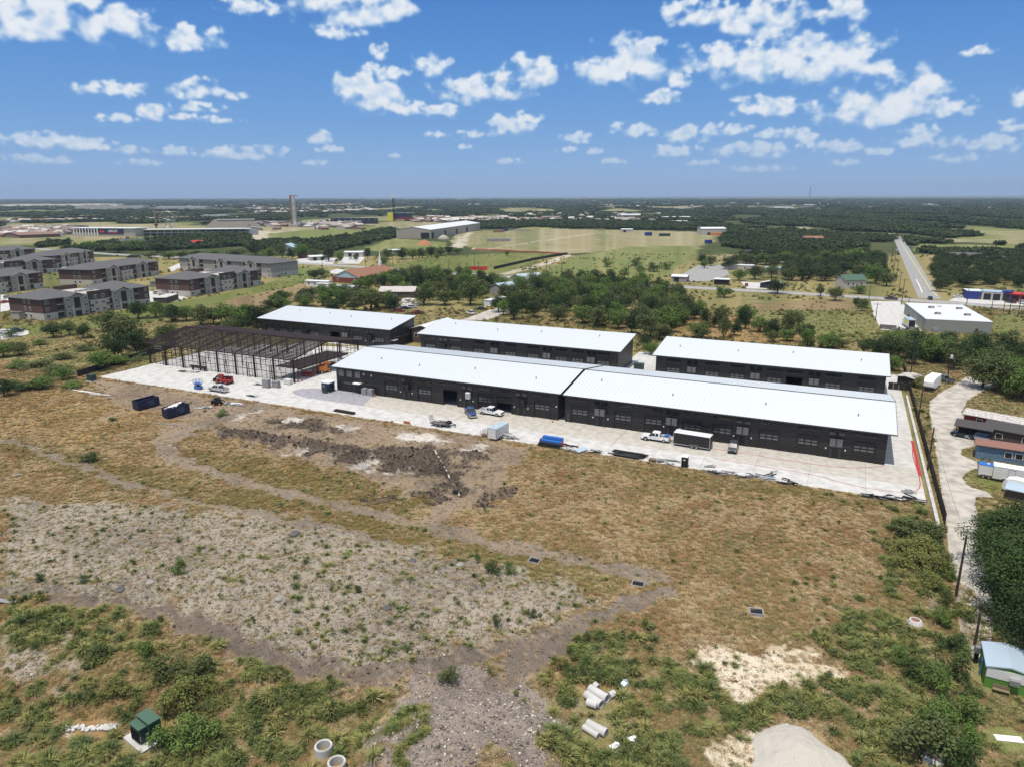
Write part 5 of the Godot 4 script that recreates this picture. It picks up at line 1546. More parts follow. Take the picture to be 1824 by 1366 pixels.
	var wf := thing("wood_fence", "brown plank fence at the back of the sage warehouse yard", "fence", Vector3(141.7, 0, -269.9), -0.534)
	for k in 24:
		bx(wf, "plank", Vector3(0.1 + k * 0.24, 0.9, 0.01 * (k % 2)), Vector3(0.22, 1.8, 0.04), M.siding_umber)
	for k in 9:
		var jp := [Vector3(145.2, 0, -266.3), Vector3(146.3, 0, -266.3), Vector3(147.7, 0, -267.4), Vector3(147.6, 0, -265.1), Vector3(148.6, 0, -265.1), Vector3(150.3, 0, -266.2), Vector3(151.6, 0, -266.2), Vector3(153.5, 0, -267.3), Vector3(154.1, 0, -266.2)][k] as Vector3
		var jt := mb()
		box(jt, Vector3(0, 0.45, 0), Vector3(0.9, 0.9, 0.8), Basis(Vector3.UP, k * 0.7))
		box(jt, Vector3(0.3, 0.95, 0.1), Vector3(0.4, 0.5, 0.4), Basis(Vector3(1, 1, 0).normalized(), k))
		tube(jt, Vector3(-0.3, 0.8, 0), Vector3(-0.1, 1.9, 0.2), 0.05, 0.05, 5)
		one("scrap_machine", jt, [M.grey, M.steel, M.black][k % 3], "scrap machine part in the yard behind the box truck, %s from the left" % ordinal(k), "scrap", jp, 0.0, "scrap behind the box truck")

# ---------------------------------------------------------------- the far country
func woods(label: String, o: Array, tries: int, seed_: int, size := 1.0, gaps := -0.35) -> void:
	var p := PackedVector2Array()
	var lo := Vector2(1e9, -1e9)    # nearest and farthest distance
	var az := Vector2(9, -9)
	for i in range(0, o.size(), 2):
		var q := Vector2(o[i], o[i + 1])
		p.append(q)
		lo = Vector2(minf(lo.x, q.length()), maxf(lo.y, q.length()))
		var a := atan2(q.x, -q.y)
		az = Vector2(minf(az.x, a), maxf(az.y, a))
	var r := RandomNumberGenerator.new()
	r.seed = seed_
	var sets := [[], [], []]
	for i in tries:
		var d := lo.x * pow(lo.y / lo.x, r.randf())
		var a := r.randf_range(az.x, az.y)
		var q := Vector2(sin(a) * d, -cos(a) * d)
		if not Geometry2D.is_point_in_polygon(q, p):
			continue
		if nz.get_noise_2d(q.x * 0.004, q.y * 0.0018) < gaps:
			continue
		var kind := kind_at(q.x, q.y)
		if kind == "field" or kind == "pale" or kind == "meadow" or kind == "lawn":
			continue
		var w := maxf(8.0, d * 0.0125) * r.randf_range(0.75, 1.4) * size
		var h := minf(w * 0.8, 6.0 + d * 0.0012) * r.randf_range(0.8, 1.25)
		var g := r.randf_range(0.75, 1.3)
		sets[i % 3].append([Transform3D(Basis(Vector3.UP, r.randf() * TAU).scaled(Vector3(w, h, w)), Vector3(q.x, -0.15 * h, q.y)), Color(0.056 * g, 0.078 * g, 0.034 * g)])
	for k in 3:
		spread("woodland", label, crowns["far%d" % k], M.far_leaf, sets[k])

func container(label: String, at: Vector3, turn: float, s: Vector3, m: Material, group := "containers on the building site") -> void:
	var c := thing("site_container", label, "container", at, turn, group)
	bx(c, "box", Vector3(0, s.y * 0.5 + 0.1, 0), s, m)
	for x in [-0.48, 0.48]:
		for z in [-0.48, 0.48]:
			bx(c, "corner_post", Vector3(x * s.x, s.y * 0.5 + 0.1, z * s.z), Vector3(0.2, s.y + 0.06, 0.2), M.grey)

func build_far() -> void:
	var fm := mat("far_leaf", Color(1, 1, 1), 0.85, 0.0, 0.2)
	fm.vertex_color_use_as_albedo = true
	for k in 3:
		crowns["far%d" % k] = crown_mesh(80 + k, 150, 0.12, 7, 0.0)
	woods("dark woods in the distance behind the side road", [212.3, -720.8, 305, -1040.7, 457.3, -1415.9, 883.9, -2353.6, 1608.6, -3562.3, 2622.8, -3747.9, 1628.4, -1944.7, 451.9, -530.3, 429.1, -602.3, 359.1, -582.8, 364.5, -641.6, 482.4, -898.3, 360.2, -713.8, 276.9, -672.5, 225.3, -674.8], 24000, 1, 1.0, -0.16)
	woods("band of low trees beyond the tan building site", [-96.3, -1122.2, -100.8, -1436.6, -13.6, -1600.3, 370.5, -1234.2, 315.8, -1023.5, 78.9, -1148.3], 3500, 2, 0.75, -0.6)
	woods("woods before the large white hall", [-278.3, -744, -279.8, -817.1, -236.3, -867.9, -225.7, -1077, -187.2, -1148.1, -149.4, -949.5, -146.1, -851.8, -156.8, -772.8, -166, -685, -230.9, -687.8], 1500, 3, 1.0, -1.0)
	woods("woods between the apartments and the grandstand", [-457.6, -690.6, -587.3, -923.3, -490.2, -943.2, -350.8, -961.7, -272.6, -760.8, -329.3, -692.2], 2600, 4, 1.0, -1.0)
	woods("distant woods at the left behind the racetrack", [-1077.1, -1256, -2691.6, -3159, -871.2, -2633.6, -484.8, -1610, -502.8, -1384.3, -770.4, -1278.2], 9000, 5, 1.0, -0.1)
	woods("distant woods in the middle behind the building site", [-479.7, -1410.8, -1166.5, -3450.4, 1164.4, -3905.4, 916, -2439.3, 408.1, -1360.8, -99.9, -1828.4, -264.2, -1626], 9000, 6, 1.0, -0.1)
	woods("blue-green woods along the horizon", [-2550.8, -3134.7, -12168.7, -15004.6, 5810.1, -7102.6, 2985.8, -3643.6, 1100.6, -3691, -1109.8, -3281.9], 15000, 7, 1.3, -0.2)
	# tiny far houses and halls, too small to tell apart
	var r := RandomNumberGenerator.new()
	r.seed = 9
	var hs := []
	for band in [[[-827.1, -2285.9], [-714.1, -3712.5], 500], [[-654.4, -927.1], [-752, -1231.5], 160], [[-2295.9, -3360.7], [374.7, -5495.3], 420], [[-24.7, -2935.4], [3934, -5628.1], 260], [[-34.2, -1430.5], [410.5, -1985], 90], [[-193.4, -1385.6], [-14.6, -1724.5], 110], [[-405.1, -1089.2], [-304, -1455.3], 60], [[-1024.1, -1458.6], [-664.8, -1796.3], 80]]:
		var a := Vector2(band[0][0], band[0][1])
		var b := Vector2(band[1][0], band[1][1])
		var a0 := atan2(a.x, -a.y)
		var a1 := atan2(b.x, -b.y)
		for i in band[2]:
			var d := a.length() * pow(b.length() / a.length(), r.randf())
			var t := r.randf_range(minf(a0, a1), maxf(a0, a1))
			var w := r.randf_range(8.0, 18.0) * (1.0 + (2.5 if r.randf() < 0.12 else 0.0))
			var c: Color = [lit(225, 222, 216), lit(170, 160, 150), lit(140, 130, 124), lit(200, 190, 178), lit(150, 120, 106)][r.randi() % 5]
			hs.append([Transform3D(Basis(Vector3.UP, r.randf() * TAU).scaled(Vector3(w, r.randf_range(4.0, 7.0), w * r.randf_range(0.5, 0.9))), Vector3(sin(t) * d, 0, -cos(t) * d)), c])
	var st := mb()
	st.set_color(Color(1, 1, 1))
	box(st, Vector3(0, 0.3, 0), Vector3(1, 0.6, 1))
	for z in [-0.55, 0.55]:
		quad(st, Vector3(-0.52, 0.58, z), Vector3(-0.52, 1.0, 0), Vector3(0.52, 1.0, 0), Vector3(0.52, 0.58, z))
	for x in [-0.5, 0.5]:
		for q in [Vector3(x, 0.6, -0.5), Vector3(x, 0.98, 0), Vector3(x, 0.6, 0.5)]:
			st.add_vertex(q)
	var hm := mat("far_house", Color(1, 1, 1), 0.8)
	hm.vertex_color_use_as_albedo = true
	spread("distant_town", "scattered distant houses and halls too small to tell apart", st.commit(), hm, hs)
	# the large white hall
	var hall := house("large_hall", "large new white metal hall with open corner at the tan building site", "warehouse", Vector3(-140.8, 0, -885.7), 0.223, 44.0, 230.0, 10.6, 3.2, M.stucco_tan, M.metal_white, {"ridge": "z", "eave": 0.3})
	hall.rotation.y = -0.22
	bx(hall, "corner_opening", Vector3(37.0, 3.6, 0.05), Vector3(11.0, 7.2, 0.12), M.black)
	for k in 4:
		bx(hall, "side_opening", Vector3(44.05, 3.6, -8.0 - k * 50.0), Vector3(0.12, 7.0, 8.0), M.black)
	# racetrack buildings
	var gs := thing("grandstand", "white grandstand building with a large dark banner at the racetrack", "grandstand", Vector3(-583.3, 0, -962.1), -0.200)
	bx(gs, "base_floor", Vector3(48, 2.2, -12), Vector3(96, 4.4, 24), M.stucco_tan)
	bx(gs, "hall", Vector3(50, 7.4, -12.2), Vector3(90, 6.0, 23), M.stucco_white)
	bx(gs, "roof", Vector3(48, 10.7, -12), Vector3(98, 0.5, 26), M.metal_white)
	for k in 9:
		bx(gs, "column", Vector3(4.0 + k * 4.5, 5.2, 0.6), Vector3(0.9, 10.4, 0.9), M.white)
		bx(gs, "glazing", Vector3(6.2 + k * 4.2, 7.2, -0.66), Vector3(2.6, 4.0, 0.1), M.glass_dark)
	bx(gs, "banner", Vector3(60.0, 6.6, 0.3), Vector3(37.0, 6.8, 0.3), M.navy)
	bx(gs, "banner_stripe", Vector3(46.5, 6.4, 0.5), Vector3(7.0, 2.6, 0.1), M.shop_red)
	var tm := TextMesh.new()
	tm.text = "CIRCUIT"
	tm.font_size = 64
	tm.pixel_size = 0.06
	tm.depth = 0.15
	put(gs, "lettering", tm, M.white, Vector3(63.0, 7.2, 0.55))
	tm = TextMesh.new()
	tm.text = "OF THE AMERICAS"
	tm.font_size = 48
	tm.pixel_size = 0.04
	tm.depth = 0.15
	put(gs, "lettering", tm, M.shop_red, Vector3(63.0, 4.9, 0.55))
	var pit := thing("pit_building", "long low grey pit building right of the grandstand banner", "building", Vector3(-495.7, 0, -956.8), 0.147)
	bx(pit, "base_floor", Vector3(72, 2.0, -9), Vector3(144, 4.0, 18), M.stucco_grey)
	bx(pit, "upper_floor", Vector3(70, 6.0, -9), Vector3(140, 4.0, 16), M.stucco_white)
	bx(pit, "roof", Vector3(71, 8.3, -9), Vector3(146, 0.6, 22), M.metal_white)
	for k in 16:
		bx(pit, "window_band", Vector3(5.0 + k * 8.7, 6.0, -0.95), Vector3(7.4, 2.2, 0.1), M.glass_dark)
		bx(pit, "garage", Vector3(5.0 + k * 8.7, 1.9, 0.05), Vector3(7.0, 3.0, 0.1), M.black)
	bx(pit, "end_wing", Vector3(148, 3.2, -6), Vector3(10, 6.4, 14), M.steel)
	var tw := thing("observation_tower", "tall observation tower with white spiral veil at the racetrack", "tower", Vector3(-366.7, 0, -1224.1))
	var H := 52.0
	bx(tw, "lift_shaft", Vector3(-2.2, H * 0.5, 0), Vector3(2.4, H, 3.0), M.metal_rust)
	for k in 26:
		var y := 1.5 + k * 1.9
		bx(tw, "stair_flight", Vector3(2.2 + 0.02 * k, y, 0), Vector3(5.0, 0.7, 4.0), M.white)
	for s in [-1, 1]:
		st = mb()
		tube(st, Vector3(5.4, 0, s * 2.4), Vector3(4.6, H, s * 2.2), 0.45, 0.35, 8)
		tube(st, Vector3(-0.2, 0, s * 2.4), Vector3(-0.2, H, s * 2.2), 0.4, 0.35, 8)
		part(tw, "mast", st, M.steel)
	bx(tw, "viewing_deck", Vector3(4.0, H - 1.2, 0), Vector3(11.0, 0.6, 6.0), M.shop_red)
	bx(tw, "deck_rail", Vector3(4.0, H - 0.2, 0), Vector3(8.0, 1.0, 5.6), M.stucco_tan)
	bx(tw, "base_hall", Vector3(2.0, 2.5, 2.0), Vector3(16.0, 5.0, 14.0), M.stucco_tan)
	var am := thing("amphitheatre", "dark curved amphitheatre canopy at the racetrack", "stage", Vector3(-337.9, 0, -1356.4), 0.064)
	st = mb()
	for k in 10:
		var t0 := PI * k / 10.0
		var t1 := PI * (k + 1) / 10.0
		quad(st, Vector3(4.0 - cos(t0) * 4.0, 2.0 + sin(t0) * 8.6, 0), Vector3(4.0 - cos(t0) * 4.0, 2.0 + sin(t0) * 8.6, -34), Vector3(4.0 - cos(t1) * 4.0 + (80.0 if k > 4 else 0.0), 2.0 + sin(t1) * 8.6, -34), Vector3(4.0 - cos(t1) * 4.0 + (80.0 if k > 4 else 0.0), 2.0 + sin(t1) * 8.6, 0))
	box(st, Vector3(44, 5.2, -17), Vector3(80, 10.4, 33))
	part(am, "canopy", st, M.roof_trim)
	bx(am, "stage_house", Vector3(42, 3.0, 2.5), Vector3(32, 6.0, 5.0), M.stucco_white)
	for k in 8:
		bx(am, "truss_bay", Vector3(6.0 + k * 11.0, 8.0, 0.1), Vector3(0.8, 5.0, 0.4), M.steel)
	var cb := thing("unfinished_tower", "building shell with yellow and red wrapped walls under a crane", "building", Vector3(-258.2, 0, -1516.1), -0.095)
	for f in 5:
		bx(cb, "floor_slab", Vector3(27, 3.4 * (f + 1), -12), Vector3(52, 0.6, 26), M.grey)
	bx(cb, "dark_wrap", Vector3(33, 11.0, 1.2), Vector3(39, 7.0, 0.4), M.navy)
	bx(cb, "red_wrap", Vector3(33, 5.2, 1.2), Vector3(39, 4.4, 0.4), M.red_wall)
	bx(cb, "yellow_wrap", Vector3(7.5, 8.6, 1.4), Vector3(13, 17.0, 0.5), M.yellow)
	for k in 10:
		bx(cb, "rooftop_post", Vector3(18.0 + k * 3.7, 20.0, -4.0), Vector3(1.3, 6.4, 1.0), M.black)
		bx(cb, "column", Vector3(2.0 + k * 5.5, 8.5, -1.0), Vector3(0.8, 17.0, 0.8), M.grey)
	var cr := thing("tower_crane", "tower crane over the building shell at the racetrack", "crane", Vector3(-242.9, 0, -1507.9))
	st = mb()
	for s in [[-1, -1], [-1, 1], [1, -1], [1, 1]]:
		tube(st, Vector3(s[0] * 1.4, 0, s[1] * 1.4), Vector3(s[0] * 1.4, 46, s[1] * 1.4), 0.6, 0.6, 5)
	for k in 15:
		beam(st, Vector3(-1.4, k * 3.0, 1.4), Vector3(1.4, k * 3.0 + 3.0, 1.4), 0.3, 0.3)
	part(cr, "mast", st, M.black)
	st = mb()
	beam(st, Vector3(0, 46, 0), Vector3(-3, 59, 0), 1.6, 1.6)
	beam(st, Vector3(0, 47, 0), Vector3(15, 52, 2), 1.2, 1.4)
	beam(st, Vector3(-6, 46.5, 0), Vector3(0, 47, 0), 1.4, 1.2)
	part(cr, "jib", st, M.offwhite)
	bx(cr, "counterweight", Vector3(-6.4, 45.8, 0), Vector3(2.4, 2.6, 2.0), M.offwhite)
	var fw := thing("ferris_wheel", "white ferris wheel in the amusement park behind the pit building", "ferris wheel", Vector3(-565.4, 0, -1196.2))
	st = mb()
	var R := 13.0
	for k in 24:
		var a := TAU * k / 24.0
		var b := TAU * (k + 1) / 24.0
		for z in [-0.9, 0.9]:
			tube(st, Vector3(cos(a) * R, R + 1.5 + sin(a) * R, z), Vector3(cos(b) * R, R + 1.5 + sin(b) * R, z), 0.13, 0.13, 4, false)
		tube(st, Vector3(0, R + 1.5, 0), Vector3(cos(a) * R, R + 1.5 + sin(a) * R, 0), 0.07, 0.07, 4, false)
	part(fw, "wheel", st, M.steel)
	for k in 24:
		var a := TAU * k / 24.0
		bx(fw, "gondola", Vector3(cos(a) * R, R + 0.6 + sin(a) * R, 0), Vector3(0.8, 0.9, 0.9), M.steel)
	st = mb()
	for s in [-1, 1]:
		beam(st, Vector3(s * 6.0, 0, 1.8), Vector3(0, R + 1.5, 1.8), 0.6, 0.6)
		beam(st, Vector3(s * 6.0, 0, -1.8), Vector3(0, R + 1.5, -1.8), 0.6, 0.6)
	part(fw, "support", st, M.steel)
	var dt := thing("drop_tower", "dark red drop tower beside the ferris wheel", "tower", Vector3(-596.1, 0, -1219.7))
	bx(dt, "mast", Vector3(0, 14, 0), Vector3(2.2, 28, 2.2), M.metal_rust)
	bx(dt, "seat_ring", Vector3(0, 5, 0), Vector3(5, 2, 5), M.black)
	var s2 := thing("stand_block", "tan spectator stand beyond the amusement park", "grandstand", Vector3(-514.4, 0, -1213.5), 0.236)
	for k in 7:
		bx(s2, "seat_step", Vector3(45, 0.8 + k * 1.3, -3.0 - k * 3.2), Vector3(86 - k * 4.0, 1.6 + k * 2.6 - k * 1.3, 3.2), M.stucco_tan)
	bx(s2, "roof_canopy", Vector3(50, 12.5, -22), Vector3(60, 0.6, 12), M.metal_white)
	for k in 6:
		bx(s2, "canopy_post", Vector3(24.0 + k * 10.0, 6.2, -26), Vector3(0.6, 12.4, 0.6), M.steel)
	for q in [["long white distribution hall on the plain at the left", Vector3(-1833.7, 0, -3072.9), 286.6, 60.0, 14.0], ["second long white hall right of the first on the plain", Vector3(-1382.5, 0, -2842), 192.7, 60.0, 14.0], ["pale hall with flat roof on the plain above the amusement park", Vector3(-732.7, 0, -1715.2), 60.0, 30.0, 8.0]]:
		house("distribution_hall", q[0], "warehouse", q[1], 0.0, q[2], q[3], q[4], 0.0, M.stucco_white, M.metal_white, {"openings": [q[2] * 0.2, q[2] * 0.5, q[2] * 0.8], "bay": 6.0})
	for q in [["small white hall with pitched roof beyond the band of low trees", Vector3(239.2, 0, -1593.5), 44.0, 20.0, 9.0], ["row of white containers beyond the band of low trees at the right", Vector3(324.3, 0, -1565.7), 60.0, 8.0, 5.0], ["white tent hall with rounded roof at the end of the building site", Vector3(246.4, 0, -938.9), 32.0, 20.0, 8.0], ["white site office trailer at the back of the building site", Vector3(154.3, 0, -1018.2), 16.0, 5.0, 4.0], ["white hall in the woods on the right horizon", Vector3(913.8, 0, -2537.8), 60.0, 25.0, 8.0], ["low grey farm shed behind the tan building site", Vector3(295.1, 0, -1342.7), 30.0, 10.0, 4.0]]:
		house("site_hall", q[0], "building", q[1], 0.05, q[2], q[3], q[4], q[4] * 0.2, M.stucco_white, M.metal_white, {"openings": [q[2] * 0.3], "bay": 4.0})
	var rm := thing("radio_mast", "tall thin radio mast on the right horizon", "mast", Vector3(2338.1, 0, -5751.4))
	st = mb()
	for k in 3:
		var a := TAU * k / 3.0
		tube(st, Vector3(cos(a) * 3.0, 0, sin(a) * 3.0), Vector3(cos(a) * 1.2, 112, sin(a) * 1.2), 1.0, 0.8, 5)
	part(rm, "lattice_leg", st, M.grey)
	bx(rm, "antenna_ring", Vector3(0, 60, 0), Vector3(8, 5, 8), M.grey)
	bx(rm, "antenna_ring", Vector3(0, 108, 0), Vector3(6, 7, 6), M.grey)
	var tall := [Vector3(-690.5, 0, -982.3), Vector3(-584.5, 0, -1034.9), Vector3(-398.2, 0, -1088.8), Vector3(-33.3, 0, -1267), Vector3(-18.3, 0, -1316), Vector3(-368.1, 0, -1598.3), Vector3(-258.6, 0, -1568.9)]
	var th := [39.8, 35.8, 27.0, 22.8, 19.8, 16.8, 40.0]
	for i in 6:
		pole("tall floodlight pole of the racetrack, %s from the left" % ordinal(i), tall[i], th[i], "floodlight poles of the racetrack", 1, "floodlight_pole", "black" if i < 2 else "steel")
	# the tan building site
	container("dark blue container in the middle of the tan building site", Vector3(175.6, 0, -929.8), 0.1, Vector3(9, 4.2, 4), M.shop_blue)
	container("green container row on the tan building site", Vector3(193.6, 0, -915.6), 0.05, Vector3(14, 3.4, 3), M.green_box)
	container("blue container at the right end of the building site", Vector3(210.6, 0, -772.7), 0.4, Vector3(7, 3.8, 4), M.shop_blue)
	container("orange container beside the white tent hall", Vector3(263.9, 0, -931.1), 0.1, Vector3(14, 3.0, 4), M.orange)
	container("blue machine container at the left back of the building site", Vector3(-9.1, 0, -1062.2), 0.1, Vector3(8, 3.6, 4), M.shop_blue)
	container("red-brown container at the left edge of the building site", Vector3(-18.4, 0, -1029.7), 0.0, Vector3(16, 3.0, 4), M.metal_rust)
	container("pale container row behind the left part of the site", Vector3(15.5, 0, -1060.5), 0.0, Vector3(24, 3.0, 4), M.stucco_tan)
	container("grey rebar stack on the left part of the site", Vector3(-14.8, 0, -823.5), 0.0, Vector3(26, 3.0, 5), M.grey)
	for k in 2:
		var heap := mb()
		lathe(heap, [Vector2(9.0 - 2.0 * k, 0.0), Vector2(6.0, 2.2), Vector2(2.0, 4.6), Vector2(0.0, 5.2)], 12)
		one("dirt_heap", heap, [M.brown_dirt, M.stucco_tan][k], ["orange dirt heap in front of the large white hall", "pale rubble heap at the corner of the large white hall"][k], "dirt heap", [Vector3(-92.8, 0, -769.6), Vector3(-81.8, 0, -870.7)][k])
	for q in [["red silt fence along the front of the building site", [-35.7, -693.7, -5.9, -678, 24.9, -656.1, 49.9, -635.8], M.silt_red, 0.9], ["red barrier along the pale site road", [-29.6, -500.7, -17, -500.3], M.shop_red, 2.4]]:
		var sf := mb()
		for i in range(0, q[1].size() - 2, 2):
			beam(sf, Vector3(q[1][i], q[3] * 0.5, q[1][i + 1]), Vector3(q[1][i + 2], q[3] * 0.5, q[1][i + 3]), 0.4, q[3])
		one("silt_fence", sf, q[2], q[0], "fence")
	var bf := thing("black_silt_fence", "black fence running along the pale site road to the main road", "fence", Vector3.ZERO)
	var fo := [48.5, -629.6, 34.9, -606.6, 17.4, -574.9, 1.6, -537.2, -12.4, -504.1]
	for i in range(0, fo.size() - 2, 2):
		var sf := mb()
		beam(sf, Vector3(fo[i], 1.0, fo[i + 1]), Vector3(fo[i + 2], 1.0, fo[i + 3]), 0.5, 2.0)
		part(bf, "fence_run", sf, M.fence_dark)

# ---------------------------------------------------------------- what stands in the yard
func drum_pile(label: String, at: Vector3, turn: float, n: int, m: Material, seed_: int, group := "building debris along the yard edge", called := "debris_heap") -> void:
	# a tangled heap of offcuts: one thing, each stick a part
	var t := thing(called, label, "debris", at, turn, group)
	var r := RandomNumberGenerator.new()
	r.seed = seed_
	for i in n:
		var L := r.randf_range(0.8, 2.6)
		var st := mb()
		var c := Vector3(r.randf_range(-1.2, 1.2), 0.08 + 0.07 * i, r.randf_range(-0.5, 0.5))
		box(st, c, Vector3(L, r.randf_range(0.05, 0.14), r.randf_range(0.1, 0.4)), Basis.from_euler(Vector3(r.randf_range(-0.1, 0.1), r.randf_range(-0.5, 0.5), r.randf_range(-0.12, 0.12))))
		part(t, "offcut", st, m if i % 3 else M.steel)

func pallet(t: Node3D, y: float, s: Vector3, m: Material) -> void:
	for k in 5:
		bx(t, "deck_board", Vector3((k - 2) * s.x * 0.22, y + 0.12, 0), Vector3(s.x * 0.16, 0.03, s.z), m)
	for k in 3:
		bx(t, "bearer", Vector3(0, y + 0.05, (k - 1) * s.z * 0.42), Vector3(s.x, 0.1, 0.1), m)

func dumpster(label: String, a: Vector3, turn: float, L: float, loaded: bool) -> void:
	var t := thing("dumpster", label, "dumpster", a, turn, "navy roll-off dumpsters")
	var W := 2.4
	var H := 2.0
	bx(t, "floor", Vector3(L * 0.5, 0.3, -W * 0.5), Vector3(L, 0.15, W), M.navy)
	for z in [0.0, -W]:
		bx(t, "side_wall", Vector3(L * 0.5, 0.3 + H * 0.5, z), Vector3(L, H, 0.08), M.navy)
		bx(t, "top_rail", Vector3(L * 0.5, 0.3 + H, z), Vector3(L + 0.1, 0.14, 0.16), M.navy)
		for k in 8:
			bx(t, "rib", Vector3(0.4 + k * (L - 0.8) / 7.0, 0.25 + H * 0.5, z + (0.07 if z == 0.0 else -0.07)), Vector3(0.12, H - 0.15, 0.08), M.navy)
	for x in [0.0, L]:
		bx(t, "end_wall", Vector3(x, 0.3 + H * 0.5, -W * 0.5), Vector3(0.08, H, W - 0.1), M.navy)
	bx(t, "door_bar", Vector3(-0.08, 1.0, -W * 0.5), Vector3(0.1, 0.12, W), M.black)
	bx(t, "door_bar", Vector3(-0.08, 1.7, -W * 0.5), Vector3(0.1, 0.12, W), M.black)
	for x in [0.6, L - 0.6]:
		for z in [-0.4, -W + 0.4]:
			var st := mb()
			tube(st, Vector3(x, 0.15, z - 0.1), Vector3(x, 0.15, z + 0.1), 0.15, 0.15, 10)
			part(t, "roller", st, M.black)
	for k in 3:
		bx(t, "lettering_line", Vector3(L * 0.55 + k * 0.2, 1.75 - k * 0.42, 0.115), Vector3(L * (0.36 - 0.07 * k), 0.13, 0.012), M.pale_blue)
	if loaded:
		for k in 5:
			var st := mb()
			box(st, Vector3(1.6 + k * 0.5, 2.35 + 0.12 * (k % 3), -1.2), Vector3(3.4, 0.1, 0.7 - 0.08 * k), Basis.from_euler(Vector3(0.1 * k, 0.25 * k - 0.4, 0.18 - 0.04 * k)))
			part(t, "scrap_sheet", st, M.tarp_white if k % 2 == 0 else M.grey)

func build_yard_things() -> void:
	pickup("white crew-cab pickup facing right before the half-open garage door", Vector3(-4.9, 0, -160.9), -0.486, Color(0.78, 0.78, 0.78), "pickup trucks in the yard")
	pickup("dark blue pickup facing outward beside the white crew-cab pickup", Vector3(-9.8, 0, -160.5), -1.307, Color(0.02, 0.06, 0.2), "pickup trucks in the yard")
	pickup("white pickup with wide rear hitched to the black trailer", Vector3(30.3, 0, -142.2), 2.730, Color(0.78, 0.78, 0.79), "pickup trucks in the yard", true, "pickup_truck", "blue")
	cargo_trailer("black enclosed trailer with white roof behind the white pickup", Vector3(37.2, 0, -138.3), 2.642, 7.4, 2.35, 2.5, M.siding_low, M.metal_white)
	cargo_trailer("pale grey enclosed trailer at the yard edge beside a wire cart", Vector3(-3, 0, -144.3), 1.025, 5.0, 2.2, 2.1, M.offwhite, M.metal_blue, "cargo_trailer", false)
	car("dark metallic hatchback parked before the black front warehouse", Vector3(44.8, 0, -135.8), -1.975, Color(0.05, 0.06, 0.08), "suv", "parked cars")
	pickup("silver pickup standing on the white slab near the steel frame", Vector3(-78.1, 0, -182.3), 2.668, Color(0.5, 0.5, 0.48), "pickup trucks in the yard")
	# red telehandler
	var t := thing("telehandler", "red telescopic handler with dark boom standing before the steel frame", "telehandler", Vector3(-79.8, 0, -190.6), 2.765)
	bx(t, "chassis", Vector3(-0.2, 0.95, 0), Vector3(4.4, 0.6, 1.7), M.red)
	bx(t, "engine_cover", Vector3(-1.2, 1.55, 0.7), Vector3(2.0, 0.8, 0.9), M.red)
	var cabn := holder("cab", t, Vector3(0.4, 1.2, -0.7))
	bx(cabn, "frame", Vector3(0, 0.75, 0), Vector3(1.4, 1.5, 0.9), M.red)
	bx(cabn, "glass", Vector3(0.02, 0.95, -0.03), Vector3(1.42, 0.8, 0.92), M.glass_dark)
	var st := mb()
	beam(st, Vector3(-2.6, 2.0, 0.05), Vector3(2.6, 1.7, 0.05), 0.45, 0.5)
	beam(st, Vector3(2.6, 1.7, 0.05), Vector3(3.3, 0.9, 0.05), 0.35, 0.35)
	part(t, "boom", st, M.black)
	st = mb()
	for s in [-0.4, 0.4]:
		box(st, Vector3(3.9, 0.45, s), Vector3(1.2, 0.07, 0.14))
	box(st, Vector3(3.35, 0.8, 0), Vector3(0.12, 0.9, 1.3))
	part(t, "forks", st, M.black)
	for x in [-1.6, 1.5]:
		for s in [-1, 1]:
			wheel(t, x, s * 1.0, 0.65, 0.42, "red")
	# scissor lift, boom lift, red lift
	t = thing("scissor_lift", "blue scissor lift on the slab left of the silver pickup", "scissor lift", Vector3(-84.5, 0, -184.7), SITE_YAW)
	bx(t, "base", Vector3(0, 0.55, 0), Vector3(2.2, 0.6, 1.1), M.blue)
	st = mb()
	for k in 4:
		for s in [-0.4, 0.4]:
			beam(st, Vector3(-0.9, 0.9 + k * 0.16, s), Vector3(0.9, 1.02 + k * 0.16, s), 0.06, 0.1)
	part(t, "scissor_arms", st, M.black)
	bx(t, "platform", Vector3(0, 1.6, 0), Vector3(2.3, 0.16, 1.15), M.blue)
	st = mb()
	for x in [-1.1, 0.0, 1.1]:
		for s in [-0.55, 0.55]:
			beam(st, Vector3(x, 1.6, s), Vector3(x, 2.7, s), 0.06, 0.06)
	for h in [2.2, 2.7]:
		for s in [-0.55, 0.55]:
			beam(st, Vector3(-1.1, h, s), Vector3(1.1, h, s), 0.05, 0.05)
		for x in [-1.1, 1.1]:
			beam(st, Vector3(x, h, -0.55), Vector3(x, h, 0.55), 0.05, 0.05)
	part(t, "guard_rail", st, M.blue)
	for x in [-0.8, 0.8]:
		for s in [-1, 1]:
			wheel(t, x, s * 0.5, 0.22, 0.16)
	t = thing("boom_lift", "orange boom lift parked between the steel frame and the front warehouse", "boom lift", Vector3(-55.3, 0, -202.5), SITE_YAW + 1.2)
	bx(t, "chassis", Vector3(0, 0.8, 0), Vector3(3.4, 0.5, 2.0), M.orange)
	bx(t, "turntable", Vector3(-0.4, 1.6, 0), Vector3(2.6, 1.1, 1.9), M.orange)
	st = mb()
	beam(st, Vector3(-1.6, 2.3, 0), Vector3(2.6, 2.6, 0), 0.4, 0.45)
	beam(st, Vector3(-1.6, 2.7, 0.3), Vector3(1.6, 3.1, 0.3), 0.3, 0.35)
	part(t, "boom", st, M.orange)
	bx(t, "basket", Vector3(3.0, 2.2, 0), Vector3(0.9, 1.1, 1.8), M.black)
	for x in [-1.2, 1.2]:
		for s in [-1, 1]:
			wheel(t, x, s * 1.05, 0.5, 0.35)
